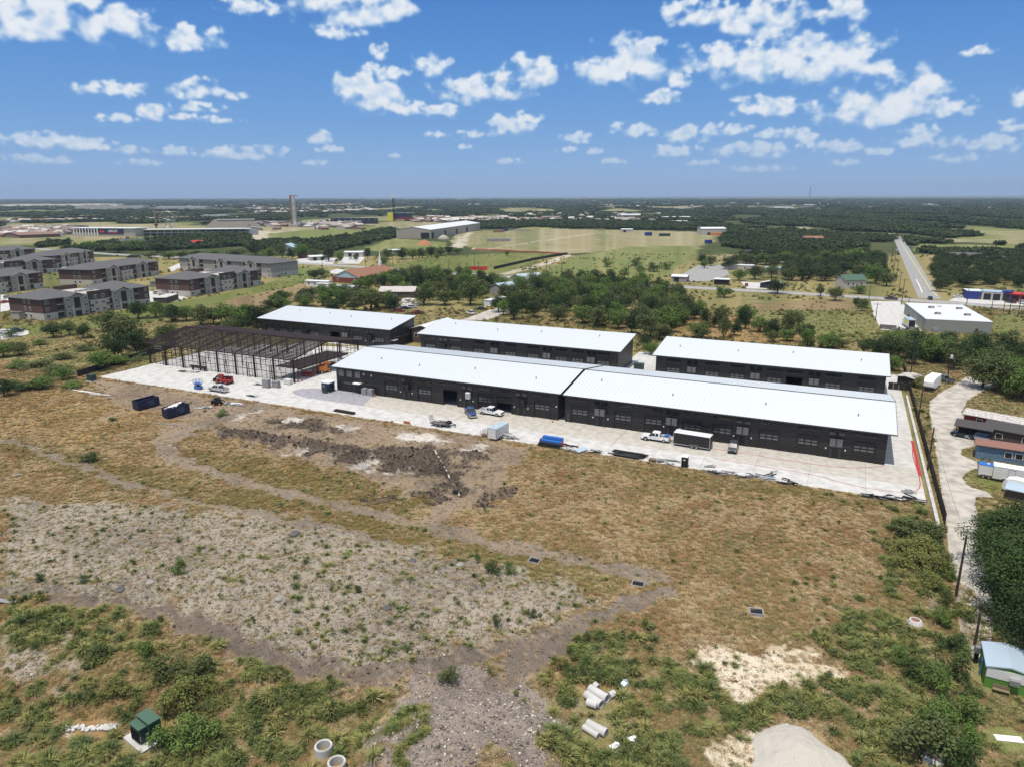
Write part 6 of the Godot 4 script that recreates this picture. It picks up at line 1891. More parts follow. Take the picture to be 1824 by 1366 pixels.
	t = thing("platform_lift", "low red lift parked at the corner of the steel frame", "lift", Vector3(-58.9, 0, -198.5), SITE_YAW + 0.3)
	bx(t, "base", Vector3(0, 0.6, 0), Vector3(3.2, 0.6, 1.6), M.red)
	bx(t, "deck", Vector3(0, 1.5, 0), Vector3(3.4, 0.2, 1.7), M.red)
	bx(t, "rail", Vector3(0, 1.9, 0.8), Vector3(3.4, 0.6, 0.06), M.grey)
	for x in [-1.2, 1.2]:
		for s in [-1, 1]:
			wheel(t, x, s * 0.75, 0.35, 0.25)
	dumpster("navy dumpster standing empty at the left in the field", Vector3(-90.3, 0, -164.6), 1.043, 5.5, false)
	dumpster("navy dumpster loaded with white sheets nearer the yard", Vector3(-80.1, 0, -158.2), 1.040, 5.6, true)
	# skid steer
	t = thing("skid_steer", "small black skid steer loader on the dirt below the slab", "loader", Vector3(-73.1, 0, -169.2), 0.157)
	bx(t, "body", Vector3(-0.3, 0.85, 0), Vector3(2.2, 0.9, 1.2), M.black)
	bx(t, "cab_cage", Vector3(0.1, 1.65, 0), Vector3(1.2, 0.8, 1.1), M.black)
	for s in [-1, 1]:
		st = mb()
		beam(st, Vector3(-1.3, 1.5, s * 0.75), Vector3(1.3, 1.0, s * 0.75), 0.14, 0.2)
		beam(st, Vector3(1.3, 1.0, s * 0.75), Vector3(1.7, 0.4, s * 0.75), 0.14, 0.2)
		part(t, "lift_arm", st, M.black)
		for x in [-0.8, 0.6]:
			wheel(t, x, s * 0.7, 0.42, 0.3, "orange")
	bx(t, "bucket", Vector3(1.95, 0.35, 0), Vector3(0.6, 0.5, 1.8), M.grey)
	# block pallets
	for k in 3:
		t = thing("block_pallet", ["wrapped pallet of grey blocks, larger, before the steel frame", "smaller wrapped pallet of grey blocks beside the larger one", "pallet of pale bags near the corner of the steel frame"][k], "pallet", [Vector3(-66.6, 0, -186.2), Vector3(-64, 0, -186.2), Vector3(-61.8, 0, -189.7)][k], SITE_YAW, "pallets before the steel frame")
		pallet(t, 0.0, Vector3(2.2, 0.1, 1.2), M.wood)
		for r in [5, 4, 3][k]:
			for c in 3:
				bx(t, "block", Vector3((c - 1) * 0.72, 0.35 + r * 0.42, 0.01 * ((r + c) % 2)), Vector3(0.7, 0.4, 1.1), M.grey if k < 2 else M.offwhite)
	# flat trailer with raised ramp
	t = thing("flat_trailer", "dark flat trailer with raised ramp gate on the yard slab", "trailer", Vector3(-16, 0, -152.5), -0.385)
	bx(t, "deck", Vector3(0, 0.62, 0), Vector3(4.6, 0.12, 1.9), M.siding_umber)
	for s in [-1, 1]:
		bx(t, "side_rail", Vector3(0, 0.95, s * 0.95), Vector3(4.6, 0.07, 0.07), M.grey)
		for k in 5:
			bx(t, "stake", Vector3(-2.2 + k * 1.1, 0.8, s * 0.95), Vector3(0.06, 0.4, 0.06), M.grey)
		for x in [-0.6, 0.3]:
			wheel(t, x, s * 1.05, 0.36, 0.22, "grey")
		bx(t, "fender", Vector3(-0.15, 0.8, s * 1.06), Vector3(1.9, 0.06, 0.26), M.grey)
	st = mb()
	for k in 5:
		beam(st, Vector3(-2.3, 0.65, -0.85 + k * 0.42), Vector3(-2.7, 2.2, -0.85 + k * 0.42), 0.05, 0.07)
	for k in 4:
		beam(st, Vector3(-2.35 - k * 0.1, 0.8 + k * 0.42, -0.88), Vector3(-2.35 - k * 0.1, 0.8 + k * 0.42, 0.88), 0.05, 0.06)
	part(t, "ramp_gate", st, M.grey)
	st = mb()
	for s in [-1, 1]:
		beam(st, Vector3(2.3, 0.6, s * 0.8), Vector3(3.7, 0.6, 0), 0.1, 0.14)
	box(st, Vector3(3.5, 0.45, 0), Vector3(0.12, 0.9, 0.12))
	part(t, "drawbar", st, M.black)
	bx(t, "winch_box", Vector3(1.9, 1.0, 0.0), Vector3(0.9, 0.6, 1.3), M.black)
	# wire cart and the scrap beside the grey trailer
	t = thing("wire_cart", "small wire sided cart left of the pale grey trailer", "cart", Vector3(-5.6, 0, -145.1), SITE_YAW)
	bx(t, "deck", Vector3(0, 0.4, 0), Vector3(2.2, 0.1, 1.3), M.metal_rust)
	st = mb()
	for x in [-1.0, -0.5, 0.0, 0.5, 1.0]:
		for s in [-0.6, 0.6]:
			beam(st, Vector3(x, 0.4, s), Vector3(x, 1.5, s), 0.05, 0.05)
	for h in [0.8, 1.15, 1.5]:
		for s in [-0.6, 0.6]:
			beam(st, Vector3(-1.0, h, s), Vector3(1.0, h, s), 0.04, 0.04)
	part(t, "wire_side", st, M.grey)
	for s in [-1, 1]:
		wheel(t, 0.0, s * 0.65, 0.3)
	drum_pile("pale heap of metal offcuts right of the pale grey trailer", Vector3(-0.4, 0, -143.5), SITE_YAW, 16, M.offwhite, 3)
	# blue wrapped stack
	t = thing("wrapped_stack", "stack of panels under bright blue wrapping at the yard edge", "stack", Vector3(8.1, 0, -139.2), -0.453)
	for k in 4:
		bx(t, "dark_panel", Vector3(0, 0.12 + k * 0.2, 0.7), Vector3(5.0 - 0.1 * k, 0.16, 1.8 - 0.3 * k), M.black)
	bx(t, "blue_bundle", Vector3(0.1, 0.9, -0.1), Vector3(4.6, 0.5, 1.3), M.blue)
	bx(t, "blue_bundle", Vector3(0.15, 1.45, -0.6), Vector3(4.4, 0.6, 0.9), M.blue)
	for s in [-1, 1]:
		bx(t, "red_strap", Vector3(s * 2.42, 0.7, -0.1), Vector3(0.08, 1.0, 1.2), M.red)
	# black pipes
	var r := RandomNumberGenerator.new()
	r.seed = 12
	var ys := []
	for i in 16:
		st = mb()
		var L := r.randf_range(4.0, 7.2)
		tube(st, Vector3(-L * 0.5, 0, 0), Vector3(L * 0.5, 0, 0), 0.13, 0.13, 8)
		var layer := i / 7
		var p: Vector3 = Vector3(23.1, 0, -132.8) + Basis(Vector3.UP, SITE_YAW) * Vector3(r.randf_range(-0.8, 0.8), 0.14 + layer * 0.24, ((i % 7) - 3) * 0.36 + layer * 0.16)
		var o := one("black_pipe", st, M.black, "black pipe in the loose pile at the yard edge, %s counted from the field side" % ordinal(i), "pipe", p, SITE_YAW + r.randf_range(-0.12, 0.12), "black pipes in the pile")
		o.rotation.z = r.randf_range(-0.02, 0.02)
	# odds and ends along the edge
	for k in 2:
		t = thing("wooden_pallet", ["stack of grey pallets beside the black pipe pile, left one", "stack of grey pallets beside the black pipe pile, right one"][k], "pallet", [Vector3(27.3, 0, -129.7), Vector3(28.8, 0, -129.4)][k], SITE_YAW + 0.2 * k, "pallets by the pipe pile")
		for y in 4:
			pallet(t, y * 0.16, Vector3(1.3, 0.1, 1.1), M.wood if k == 0 else M.grey)
	t = thing("metal_rack", "leaning bundle of bluish metal sheets at the yard edge", "sheet bundle", Vector3(13.8, 0, -135.8), 0.764)
	for k in 6:
		st = mb()
		box(st, Vector3(0, 0.1 + k * 0.07, (k - 3) * 0.16), Vector3(3.0, 0.04, 1.2), Basis(Vector3.RIGHT, 0.12 + 0.03 * k))
		part(t, "sheet", st, M.metal_blue if k % 2 else M.grey)
	drum_pile("black offcuts on the slab just right of the blue stack", Vector3(11.8, 0, -138.5), SITE_YAW, 5, M.black, 21)
	drum_pile("low scatter of dark strips below the blue stack", Vector3(11.1, 0, -136.2), SITE_YAW, 6, M.grey, 22)
	drum_pile("black coil of straps between the sheets and the pipe pile", Vector3(17, 0, -134.8), SITE_YAW, 7, M.black, 23)
	drum_pile("small dark offcuts left of the portable toilet", Vector3(31.5, 0, -130), SITE_YAW, 4, M.grey, 24)
	drum_pile("flat pale sheets left of the portable toilet", Vector3(30.6, 0, -128.2), SITE_YAW, 4, M.offwhite, 25)
	drum_pile("thin dark rods right of the portable toilet", Vector3(37.2, 0, -123.8), SITE_YAW, 8, M.black, 26)
	drum_pile("thin dark rods farther right of the portable toilet", Vector3(39.3, 0, -123), SITE_YAW, 8, M.grey, 27)
	drum_pile("bent metal strips lying upright on the slab edge", Vector3(37.6, 0, -126.9), SITE_YAW + 0.6, 4, M.grey, 28)
	drum_pile("pale plastic and metal scraps at the slab edge, left heap", Vector3(41.9, 0, -122.1), SITE_YAW, 9, M.tarp_white, 29)
	drum_pile("pale plastic and metal scraps at the slab edge, middle heap", Vector3(44.5, 0, -121.6), SITE_YAW, 9, M.steel, 30)
	drum_pile("bluish sheet metal strips before the black upright scrap", Vector3(46.1, 0, -121), SITE_YAW, 7, M.metal_blue, 31)
	drum_pile("black upright scrap piece at the slab edge", Vector3(47.6, 0, -122.1), SITE_YAW + 1.2, 7, M.black, 32)
	drum_pile("black metal angle pieces piled near the slab corner", Vector3(49.3, 0, -118.4), SITE_YAW, 12, M.black, 33)
	drum_pile("black rubbish heap at the corner of the slab, left end", Vector3(60.9, 0, -112.4), SITE_YAW, 9, M.black, 34)
	drum_pile("black rubbish heap at the corner of the slab, second", Vector3(62.9, 0, -111.7), SITE_YAW, 11, M.black, 35)
	drum_pile("black rubbish heap at the corner of the slab, third", Vector3(64.5, 0, -111.2), SITE_YAW, 11, M.black, 36)
	drum_pile("black rubbish heap at the corner of the slab, under the kerb wall", Vector3(67.6, 0, -110.5), SITE_YAW, 12, M.black, 37)
	drum_pile("small grey scraps above the rubbish at the slab corner", Vector3(68.8, 0, -114.5), SITE_YAW, 5, M.grey, 38)
	drum_pile("dark boards lying on the slab before the steel frame", Vector3(-96.8, 0, -203.8), SITE_YAW, 7, M.siding_umber, 39)
	drum_pile("brown boards lying on the slab right of the dark ones", Vector3(-93.6, 0, -203), SITE_YAW + 0.7, 6, M.wood, 40)
	drum_pile("thin dark boards on the slab left of the block pallets", Vector3(-69.4, 0, -188.6), SITE_YAW, 5, M.black, 41)
	drum_pile("dark rods at the slab edge below the block pallets", Vector3(-67.5, 0, -177.3), SITE_YAW, 6, M.black, 42)
	drum_pile("white sheets lying on the slab edge above the weeds", Vector3(-68.8, 0, -169.1), SITE_YAW, 8, M.tarp_white, 43)
	drum_pile("dark beams in the corner of the steel frame", Vector3(-65.8, 0, -196), SITE_YAW, 8, M.black, 44)
	drum_pile("white crumpled sheet between dumpster and loader", Vector3(-75.6, 0, -166.8), SITE_YAW + 0.5, 7, M.tarp_white, 45)
	# portable toilet
	t = thing("portable_toilet", "grey portable toilet with white roof at the yard edge", "portable toilet", Vector3(32.9, 0, -127), SITE_YAW)
	bx(t, "base", Vector3(0, 0.1, 0), Vector3(1.25, 0.2, 1.25), M.black)
	bx(t, "cabin", Vector3(0, 1.15, 0), Vector3(1.15, 1.95, 1.15), M.fence_dark)
	bx(t, "door", Vector3(0, 1.1, 0.59), Vector3(0.85, 1.8, 0.05), M.black)
	bx(t, "notice", Vector3(0, 1.55, 0.625), Vector3(0.4, 0.22, 0.02), M.white)
	st = mb()
	loft(st, [[-0.62, 2.12, 2.2, 0.62, 0.5], [-0.3, 2.12, 2.38, 0.62, 0.45], [0.3, 2.12, 2.38, 0.62, 0.45], [0.62, 2.12, 2.2, 0.62, 0.5]])
	part(t, "roof", st, M.white)
	# kiosk, bin, beam stack, sawhorse, cones
	t = thing("site_booth", "small dark blue booth with white roof at the office corner", "booth", site(2.4, -1.9), SITE_YAW)
	bx(t, "body", Vector3(0, 1.25, 0), Vector3(2.6, 2.4, 2.2), M.navy)
	bx(t, "roof", Vector3(0, 2.6, 0), Vector3(2.9, 0.3, 2.5), M.tarp_white)
	bx(t, "window", Vector3(-0.5, 1.6, 1.11), Vector3(0.9, 0.8, 0.05), M.glass_grey)
	bx(t, "step", Vector3(0.8, 0.2, 1.4), Vector3(0.8, 0.4, 0.6), M.steel)
	t = thing("green_bin", "small dark green wheeled bin before the blue booth", "bin", site(2.9, -3.6), SITE_YAW)
	bx(t, "tub", Vector3(0, 0.55, 0), Vector3(1.3, 0.9, 0.9), M.green_box)
	bx(t, "lid", Vector3(0, 1.04, -0.03), Vector3(1.36, 0.1, 0.98), M.black)
	for s in [-1, 1]:
		wheel(t, 0.4 * s, -0.4, 0.12, 0.1)
	t = thing("beam_stack", "bundle of red-brown steel beams lying on the slab edge", "beams", Vector3(-40.2, 0, -162.7), -0.487)
	for k in 5:
		bx(t, "beam", Vector3(0.1 * (k % 2), 0.16 + 0.24 * (k / 3), (k % 3 - 1) * 0.34), Vector3(6.0, 0.22, 0.28), M.primer)
	t = thing("orange_sawhorse", "orange sawhorse heap at the edge of the slab", "sawhorse", Vector3(-23.9, 0, -153.8), SITE_YAW)
	for k in 4:
		st = mb()
		beam(st, Vector3(-0.8 + k * 0.5, 0, -0.4), Vector3(-0.5 + k * 0.4, 0.8, 0.3), 0.1, 0.1)
		beam(st, Vector3(-0.9, 0.2 + 0.15 * k, 0), Vector3(0.9, 0.25 + 0.15 * k, 0.2), 0.1, 0.12)
		part(t, "bar", st, M.orange)
	var cones := [Vector3(-37.9, 0, -179.6), Vector3(-36.3, 0, -178.5), Vector3(-35.4, 0, -180.1), Vector3(-35.4, 0, -176.9), Vector3(9.3, 0, -154.7), Vector3(10.3, 0, -156.4), Vector3(-59.9, 0, -192.1), Vector3(-59, 0, -192.7)]
	var cw := ["left one of four on the grey paving", "lowest of four on the grey paving", "right one of four on the grey paving", "second of four on the grey paving", "lower one at the gap between the front warehouses", "upper one at the gap between the front warehouses", "left one at the corner of the steel frame", "right one at the corner of the steel frame"]
	for k in 8:
		t = thing("traffic_cone", "red-orange traffic cone, " + cw[k], "cone", cones[k] + Vector3(0, 0.03, 0), 0.3 * k, "traffic cones")
		bx(t, "foot", Vector3(0, 0.02, 0), Vector3(0.42, 0.04, 0.42), M.black)
		st = mb()
		lathe(st, [Vector2(0.17, 0.04), Vector2(0.03, 0.75), Vector2(0.0, 0.75)], 10)
		part(t, "cone", st, M.orange)
	t = thing("yard_transformer", "green transformer box on a pad between the rear warehouses", "transformer", site(71.5, 53.5), SITE_YAW)
	bx(t, "pad", Vector3(0, 0.12, 0), Vector3(4.4, 0.24, 3.4), M.concrete)
	bx(t, "cabinet", Vector3(0, 1.3, 0), Vector3(2.6, 2.1, 2.0), M.green_box)
	bx(t, "lid", Vector3(0, 2.4, 0), Vector3(2.8, 0.14, 2.2), M.green_box)
	t = thing("green_cabinet", "dark green utility box in the weeds at the left end of the slab", "utility box", Vector3(-118.2, 0, -193.5), SITE_YAW)
	bx(t, "pad", Vector3(0, 0.1, 0), Vector3(2.6, 0.2, 2.4), M.concrete)
	bx(t, "cabinet", Vector3(0, 1.0, 0), Vector3(1.9, 1.7, 1.6), M.green_box)
	bx(t, "lid", Vector3(0, 1.9, 0), Vector3(2.0, 0.1, 1.7), M.green_box)

func pipe_thing(label: String, a: Vector3, b: Vector3, rad: float, group: String) -> void:
	var t := thing("concrete_pipe", label, "pipe", a, 0.0, group)
	var d := b - a
	var f := frame_of(Vector3.ZERO, d)
	var st := mb()
	var n := 18
	for i in n:
		var p := f.x * cos(TAU * i / n) + f.z * sin(TAU * i / n)
		var q := f.x * cos(TAU * (i + 1) / n) + f.z * sin(TAU * (i + 1) / n)
		quad(st, p * rad, d + p * rad, d + q * rad, q * rad)
		quad(st, q * rad * 0.84, d + q * rad * 0.84, d + p * rad * 0.84, p * rad * 0.84)
		for e in [Vector3.ZERO, d]:
			quad(st, e + p * rad, e + q * rad, e + q * rad * 0.84, e + p * rad * 0.84)
	part(t, "barrel", st, M.concrete)
	st = mb()
	tube(st, d * 0.86, d, rad * 1.06, rad * 1.06, n, false)
	part(t, "socket", st, M.concrete)

func ground_at(p: Vector3, up := 0.0) -> Vector3:
	return Vector3(p.x, height_at(p.x, p.z) + up, p.z)

func build_field_things() -> void:
	# pad-mounted transformer at the lower left
	var c := ground_at(Vector3(-35, 0, -57.1))
	var t := thing("pad_transformer", "dark green transformer cabinet on a white pad at the lower left", "transformer", c, -0.62)
	bx(t, "pad", Vector3(0, 0.1, 0.1), Vector3(3.4, 0.3, 2.7), M.concrete)
	bx(t, "cabinet", Vector3(0.15, 1.25, -0.3), Vector3(2.2, 2.0, 1.1), M.green_box)
	bx(t, "cabinet_lid", Vector3(0.15, 2.3, -0.3), Vector3(2.3, 0.1, 1.2), M.teal_green)
	bx(t, "front_housing", Vector3(-0.1, 1.05, 0.6), Vector3(1.7, 1.6, 0.75), M.green_box)
	bx(t, "front_lid", Vector3(-0.1, 1.9, 0.62), Vector3(1.8, 0.09, 0.85), M.teal_green)
	for k in 5:
		bx(t, "cooling_fin", Vector3(-0.7 + k * 0.3, 0.95, 1.02), Vector3(0.06, 1.2, 0.14), M.black)
	bx(t, "door_handle", Vector3(0.85, 1.0, 0.99), Vector3(0.08, 0.4, 0.06), M.steel)
	bx(t, "side_valve", Vector3(1.05, 1.2, 0.4), Vector3(0.2, 0.25, 0.25), M.teal_green)
	for k in 2:
		t = thing("concrete_ring", ["round concrete manhole ring standing in the orange grass", "round concrete manhole ring cut by the lower edge of the picture"][k], "concrete ring", ground_at([Vector3(-17.6, 0, -55.1), Vector3(-15.9, 0, -53.1)][k]), 0.0, "concrete manhole rings")
		var st := mb()
		lathe(st, [Vector2(0.62, 0.0), Vector2(0.82, 0.0), Vector2(0.82, 0.85), Vector2(0.62, 0.85), Vector2(0.62, 0.0)], 24)
		part(t, "ring", st, M.concrete)
		st = mb()
		lathe(st, [Vector2(0.66, 0.85), Vector2(0.76, 0.93), Vector2(0.68, 0.93), Vector2(0.62, 0.85)], 24)
		part(t, "lip", st, M.concrete)
	for k in 2:
		t = thing("manhole_cone", ["white concrete manhole cone with brown cover in the weeds", "white concrete manhole cone with rusty cover at the lower right"][k], "manhole", ground_at([Vector3(48.4, 0, -75.2), Vector3(38.3, 0, -53.9)][k]), 0.0, "manhole cones")
		var st := mb()
		lathe(st, [Vector2(0.9, 0.0), Vector2(0.9, 0.3), Vector2(0.65, 0.7), Vector2(0.5, 0.7), Vector2(0.5, 0.6)], 20)
		part(t, "cone", st, M.concrete)
		st = mb()
		lathe(st, [Vector2(0.0, 0.64), Vector2(0.52, 0.62)], 20)
		part(t, "cover", st, M.metal_rust)
	var inl := [Vector3(3.1, 0, -90.6), Vector3(16.6, 0, -84.1), Vector3(30.2, 0, -77.9)]
	for k in 3:
		t = thing("drain_inlet", ["square drain inlet frame in the olive grass beside the upper track", "square drain inlet frame near the meeting of the tracks", "square drain inlet frame in the middle of the dry field"][k], "drain", ground_at(inl[k]), SITE_YAW + 0.1 * k, "square drain inlets")
		for s in [-1, 1]:
			bx(t, "frame_side", Vector3(s * 0.78, 0.12, 0), Vector3(0.12, 0.3, 1.42), M.concrete_grey)
			bx(t, "frame_side", Vector3(0, 0.12, s * 0.64), Vector3(1.44, 0.29, 0.12), M.concrete_grey)
		for q in 9:
			bx(t, "grate_bar", Vector3(-0.64 + q * 0.16, 0.2, 0), Vector3(0.07, 0.06, 1.14), M.black)
		bx(t, "pit", Vector3(0, 0.02, 0), Vector3(1.44, 0.1, 1.14), M.black)
	# concrete pipes in the weeds
	var P := [[Vector3(7.5, 0, -62.5), Vector3(8.9, 0, -60.9), "topmost large white pipe of the group in the weeds"], [Vector3(8, 0, -63.4), Vector3(9.6, 0, -61.7), "rear large white pipe of the group in the weeds"], [Vector3(7.5, 0, -61.4), Vector3(8.5, 0, -60.9), "short white pipe in front of the group in the weeds"], [Vector3(8.5, 0, -64), Vector3(8.8, 0, -63.6), "short white pipe end behind the group in the weeds"], [Vector3(9.9, 0, -62.4), Vector3(10.5, 0, -62.7), "short white pipe end right of the group in the weeds"], [Vector3(7.2, 0, -58.4), Vector3(8.9, 0, -57.1), "large white pipe lying alone below the group"], [Vector3(6.8, 0, -58), Vector3(8.1, 0, -56.8), "narrow white pipe half hidden beside the lone large pipe"]]
	for k in P.size():
		var rad: float = [0.44, 0.46, 0.4, 0.36, 0.36, 0.42, 0.3][k]
		pipe_thing(P[k][2], ground_at(P[k][0], rad), ground_at(P[k][1], rad), rad, "white concrete pipes")
	for k in 3:
		var st := mb()
		for q in 5:
			box(st, Vector3(0.15 * q - 0.3, 0.25 + 0.1 * (q % 2), 0.1 * (q % 3)), Vector3(0.5, 0.4, 0.35), Basis.from_euler(Vector3(q, q * 2.0, 0.6 * q)))
		one("rubble_bag", st, [M.tarp_white, M.tarp_white, M.metal_blue][k], ["white torn bag in the weeds below the pipes", "small white torn bag in the weeds at the lower edge", "bluish crumpled sheet in the weeds right of the pipes"][k], "bag", ground_at([Vector3(11.3, 0, -56.3), Vector3(9.5, 0, -55.5), Vector3(11.7, 0, -64.3)][k]), 0.4 * k)
	# gravel heap
	var heap := mb()
	var rows := 16
	var n := 44
	var at := Vector3(26.2, 0, -54.2)
	var hp := func(i: int, j: int) -> Vector3:
		var f := float(i) / rows
		var a := TAU * (j % n) / n
		var rr := f * (4.4 + 0.5 * sin(a * 3.0) + 0.3 * sin(a * 5.0 + 1.0))
		return Vector3(cos(a) * rr * 1.05, 1.45 * (1.0 - f * f) * (1.0 - 0.25 * f) + 0.12 * nz3.get_noise_2d(cos(a) * rr * 0.8, sin(a) * rr * 0.8) - 0.12 * f, sin(a) * rr)
	for i in rows:
		for j in n:
			quad(heap, hp.call(i, j), hp.call(i + 1, j), hp.call(i + 1, j + 1), hp.call(i, j + 1))
	one("gravel_heap", heap, M.gravel_pale, "pale grey heap of gravel at the lower edge beside the sand", "gravel heap", at)
	# white plumbing stubs with their spoil
	var stubs := [Vector3(-50.7, 0, -156.2), Vector3(-36.1, 0, -150.3), Vector3(-23.6, 0, -145.6), Vector3(-21.2, 0, -144.1), Vector3(-8.1, 0, -136.7), Vector3(-29.1, 0, -126.7), Vector3(-28.7, 0, -127.5), Vector3(-27.4, 0, -127.2), Vector3(-43.2, 0, -135.4), Vector3(-21.2, 0, -123.8), Vector3(-28, 0, -126.7), Vector3(-35.6, 0, -131.5)]
	for k in stubs.size():
		t = thing("plumbing_stub", "white plumbing stub pipes standing in the dug soil, %s listed from the slab" % ordinal(k), "pipe stub", ground_at(stubs[k]), 0.5 * k, "white plumbing stubs in the dug soil")
		for q in 4:
			var st := mb()
			tube(st, Vector3(q * 0.3 - 0.45, -0.2, 0.15 * (q % 2)), Vector3(q * 0.3 - 0.45, 0.7 + 0.25 * (q % 3), 0.15 * (q % 2)), 0.06, 0.06, 6)
			part(t, "stub", st, M.white)
	t = thing("trench_pipe", "segmented pale pipe lying in the open trench", "pipe", Vector3.ZERO)
	var tp := [-16.1, -138.8, -14.4, -133.2, -12.7, -127.7, -11.4, -122.6, -10.1, -118.4, -9, -114.4]
	for i in range(0, tp.size() - 2, 2):
		var st := mb()
		var pa := Vector3(tp[i], -0.85, tp[i + 1])
		var pb := Vector3(tp[i + 2], -0.85, tp[i + 3])
		tube(st, pa, pa.lerp(pb, 0.8), 0.15, 0.15, 8)
		part(t, "segment", st, M.offwhite if i % 4 == 0 else M.grey)
	t = thing("green_riser", "dark green riser box at the lower end of the trench", "utility box", ground_at(Vector3(-9.9, 0, -114.6)))
	bx(t, "box", Vector3(0, 0.4, 0), Vector3(0.9, 0.9, 0.6), M.green_box)
	bx(t, "lid", Vector3(0, 0.9, 0), Vector3(1.0, 0.1, 0.7), M.black)
	t = thing("broken_concrete", "strip of broken white concrete in the weeds left of the transformer", "concrete rubble", ground_at(Vector3(-41.1, 0, -58.3)), 0.05)
	var rr := RandomNumberGenerator.new()
	rr.seed = 91
	for k in 26:
		var st := mb()
		box(st, Vector3(-2.6 + k * 0.2, 0.12 + rr.randf() * 0.16, rr.randf_range(-0.35, 0.35)), Vector3(rr.randf_range(0.25, 0.55), 0.14, rr.randf_range(0.2, 0.5)), Basis.from_euler(Vector3(rr.randf_range(-0.3, 0.3), rr.randf() * 3.0, rr.randf_range(-0.3, 0.3))))
		part(t, "chunk", st, M.concrete)
	# planks, stakes and a few boulders
	for k in 4:
		var st := mb()
		box(st, Vector3(0, 0.1, 0), Vector3([9.0, 8.0, 7.0, 3.4][k], 0.1, [0.35, 0.3, 0.3, 0.6][k]))
		one("long_board", st, [M.tarp_white, M.offwhite, M.tarp_white, M.grey][k], ["long white board at the left end of the dug dirt, upper one", "long white board at the left end of the dug dirt, middle one", "long white board at the left end of the dug dirt, lower one", "grey plank lying at the left edge below the track"][k], "board", ground_at([Vector3(-115.3, 0, -182.8), Vector3(-111.9, 0, -181.1), Vector3(-108.3, 0, -179.4), Vector3(-63, 0, -78.3)][k], 0.05), -0.377 + 0.04 * k)
	for k in 3:
		var st := mb()
		box(st, Vector3(0, 0.08, 0), Vector3([7.0, 5.0, 1.4][k], 0.12, 0.25))
		one("debris_plank", st, [M.grey, M.siding_umber, M.metal_blue][k], ["pale pole lying on the dirt below the dumpsters", "brown plank on the curve of the pale path", "small bluish sheet lying in the dry grass at the left"][k], "plank", ground_at([Vector3(-78.2, 0, -154), Vector3(-69, 0, -138.3), Vector3(-92.3, 0, -123.8)][k], 0.03), [-0.223, -0.880, 0.3][k])
	var bo := [Vector3(-33.3, 0, -99.3), Vector3(-13.5, 0, -69.9), Vector3(-13.9, 0, -89.3), Vector3(-7.2, 0, -87.8), Vector3(-50.2, 0, -81), Vector3(-46.9, 0, -82.3), Vector3(-15.2, 0, -75.9), Vector3(-28.5, 0, -77.1)]
	for k in 8:
		var st := mb()
		var r := RandomNumberGenerator.new()
		r.seed = 60 + k
		var prof := []
		for i in 6:
			var ring := []
			for j in 9:
				var a := TAU * j / 9.0
				var b := PI * i / 5.0
				ring.append(Vector3(cos(a) * sin(b), cos(b) * 0.55, sin(a) * sin(b)) * r.randf_range(0.85, 1.1))
			prof.append(ring)
		for i in 5:
			for j in 9:
				quad(st, prof[i][j], prof[i + 1][j], prof[i + 1][(j + 1) % 9], prof[i][(j + 1) % 9])
		var o := one("boulder", st, M.stucco_grey if k % 2 else M.shingle, "grey boulder on the rocky mound, %s of eight listed" % ordinal(k), "boulder", ground_at(bo[k], 0.1), k, "boulders on the rocky mound")
		o.scale = Vector3.ONE * [0.9, 0.6, 0.6, 0.6, 0.7, 0.6, 0.55, 0.5][k]

# ---------------------------------------------------------------- trees and shrubs
var crowns := {}
var ORD := ["first", "second", "third", "fourth", "fifth", "sixth", "seventh", "eighth", "ninth", "tenth", "eleventh", "twelfth", "thirteenth", "fourteenth", "fifteenth", "sixteenth", "seventeenth", "eighteenth", "nineteenth", "twentieth"]

func ordinal(i: int) -> String:
	if i < 20:
		return ORD[i]
	var n := i + 1
	var e := "th"
	if n % 10 < 4 and n % 10 > 0 and (n / 10) % 10 != 1:
		e = ["", "st", "nd", "rd"][n % 10]
	return str(n) + e

func leaf(st: SurfaceTool, r: RandomNumberGenerator, p: Vector3, out: Vector3, s: float, c: Color) -> void:
	var n := (out + Vector3(r.randfn(), r.randfn() + 0.5, r.randfn()) * 0.75).normalized()
	var a := n.cross(Vector3(r.randfn(), r.randfn(), r.randfn())).normalized()
	var b := n.cross(a)
	a *= s * r.randf_range(0.6, 1.0)
	b *= s * r.randf_range(0.4, 0.7)
	st.set_color(c)
	quad(st, p - a, p - b * 0.8, p + a, p + b)

# crown in a unit box: radius 0.5 about x = z = 0, from y = low to 1
func crown_mesh(seed_: int, leaves: int, size: float, lobes: int, low: float, gap := 0.0) -> Mesh:
	var r := RandomNumberGenerator.new()
	r.seed = seed_
	var st := mb()
	var mid := (1.0 + low) * 0.5
	var hy := (1.0 - low) * 0.5
	var cl := []
	for i in lobes:
		var rad := r.randf_range(0.14, 0.22)
		var q := Vector3.ONE
		while q.length() > 1.0:
			q = Vector3(r.randf_range(-1, 1), r.randf_range(-1, 1), r.randf_range(-1, 1))
		if q.y < 0.0:
			q.x *= 1.0 - 0.25 * q.y * q.y
		cl.append([Vector3(q.x * (0.5 - rad * 0.75), mid + q.y * hy * (1.0 - rad * 1.5), q.z * (0.5 - rad * 0.75)), rad])
	for i in leaves:
		var k: Array = cl[r.randi() % lobes]
		var d := Vector3(r.randfn(), r.randfn() * 0.9 + 0.15, r.randfn()).normalized()
		var q: float = k[1] * (0.45 + 0.65 * sqrt(r.randf()))
		var p: Vector3 = k[0] + Vector3(d.x * q, d.y * q * hy * 1.7, d.z * q)
		if p.y < low * 0.6:
			continue
		var g := r.randf_range(0.72, 1.25)
		leaf(st, r, p, d, size, Color(g * r.randf_range(0.9, 1.12), g, g * r.randf_range(0.8, 1.05)))
	return st.commit()

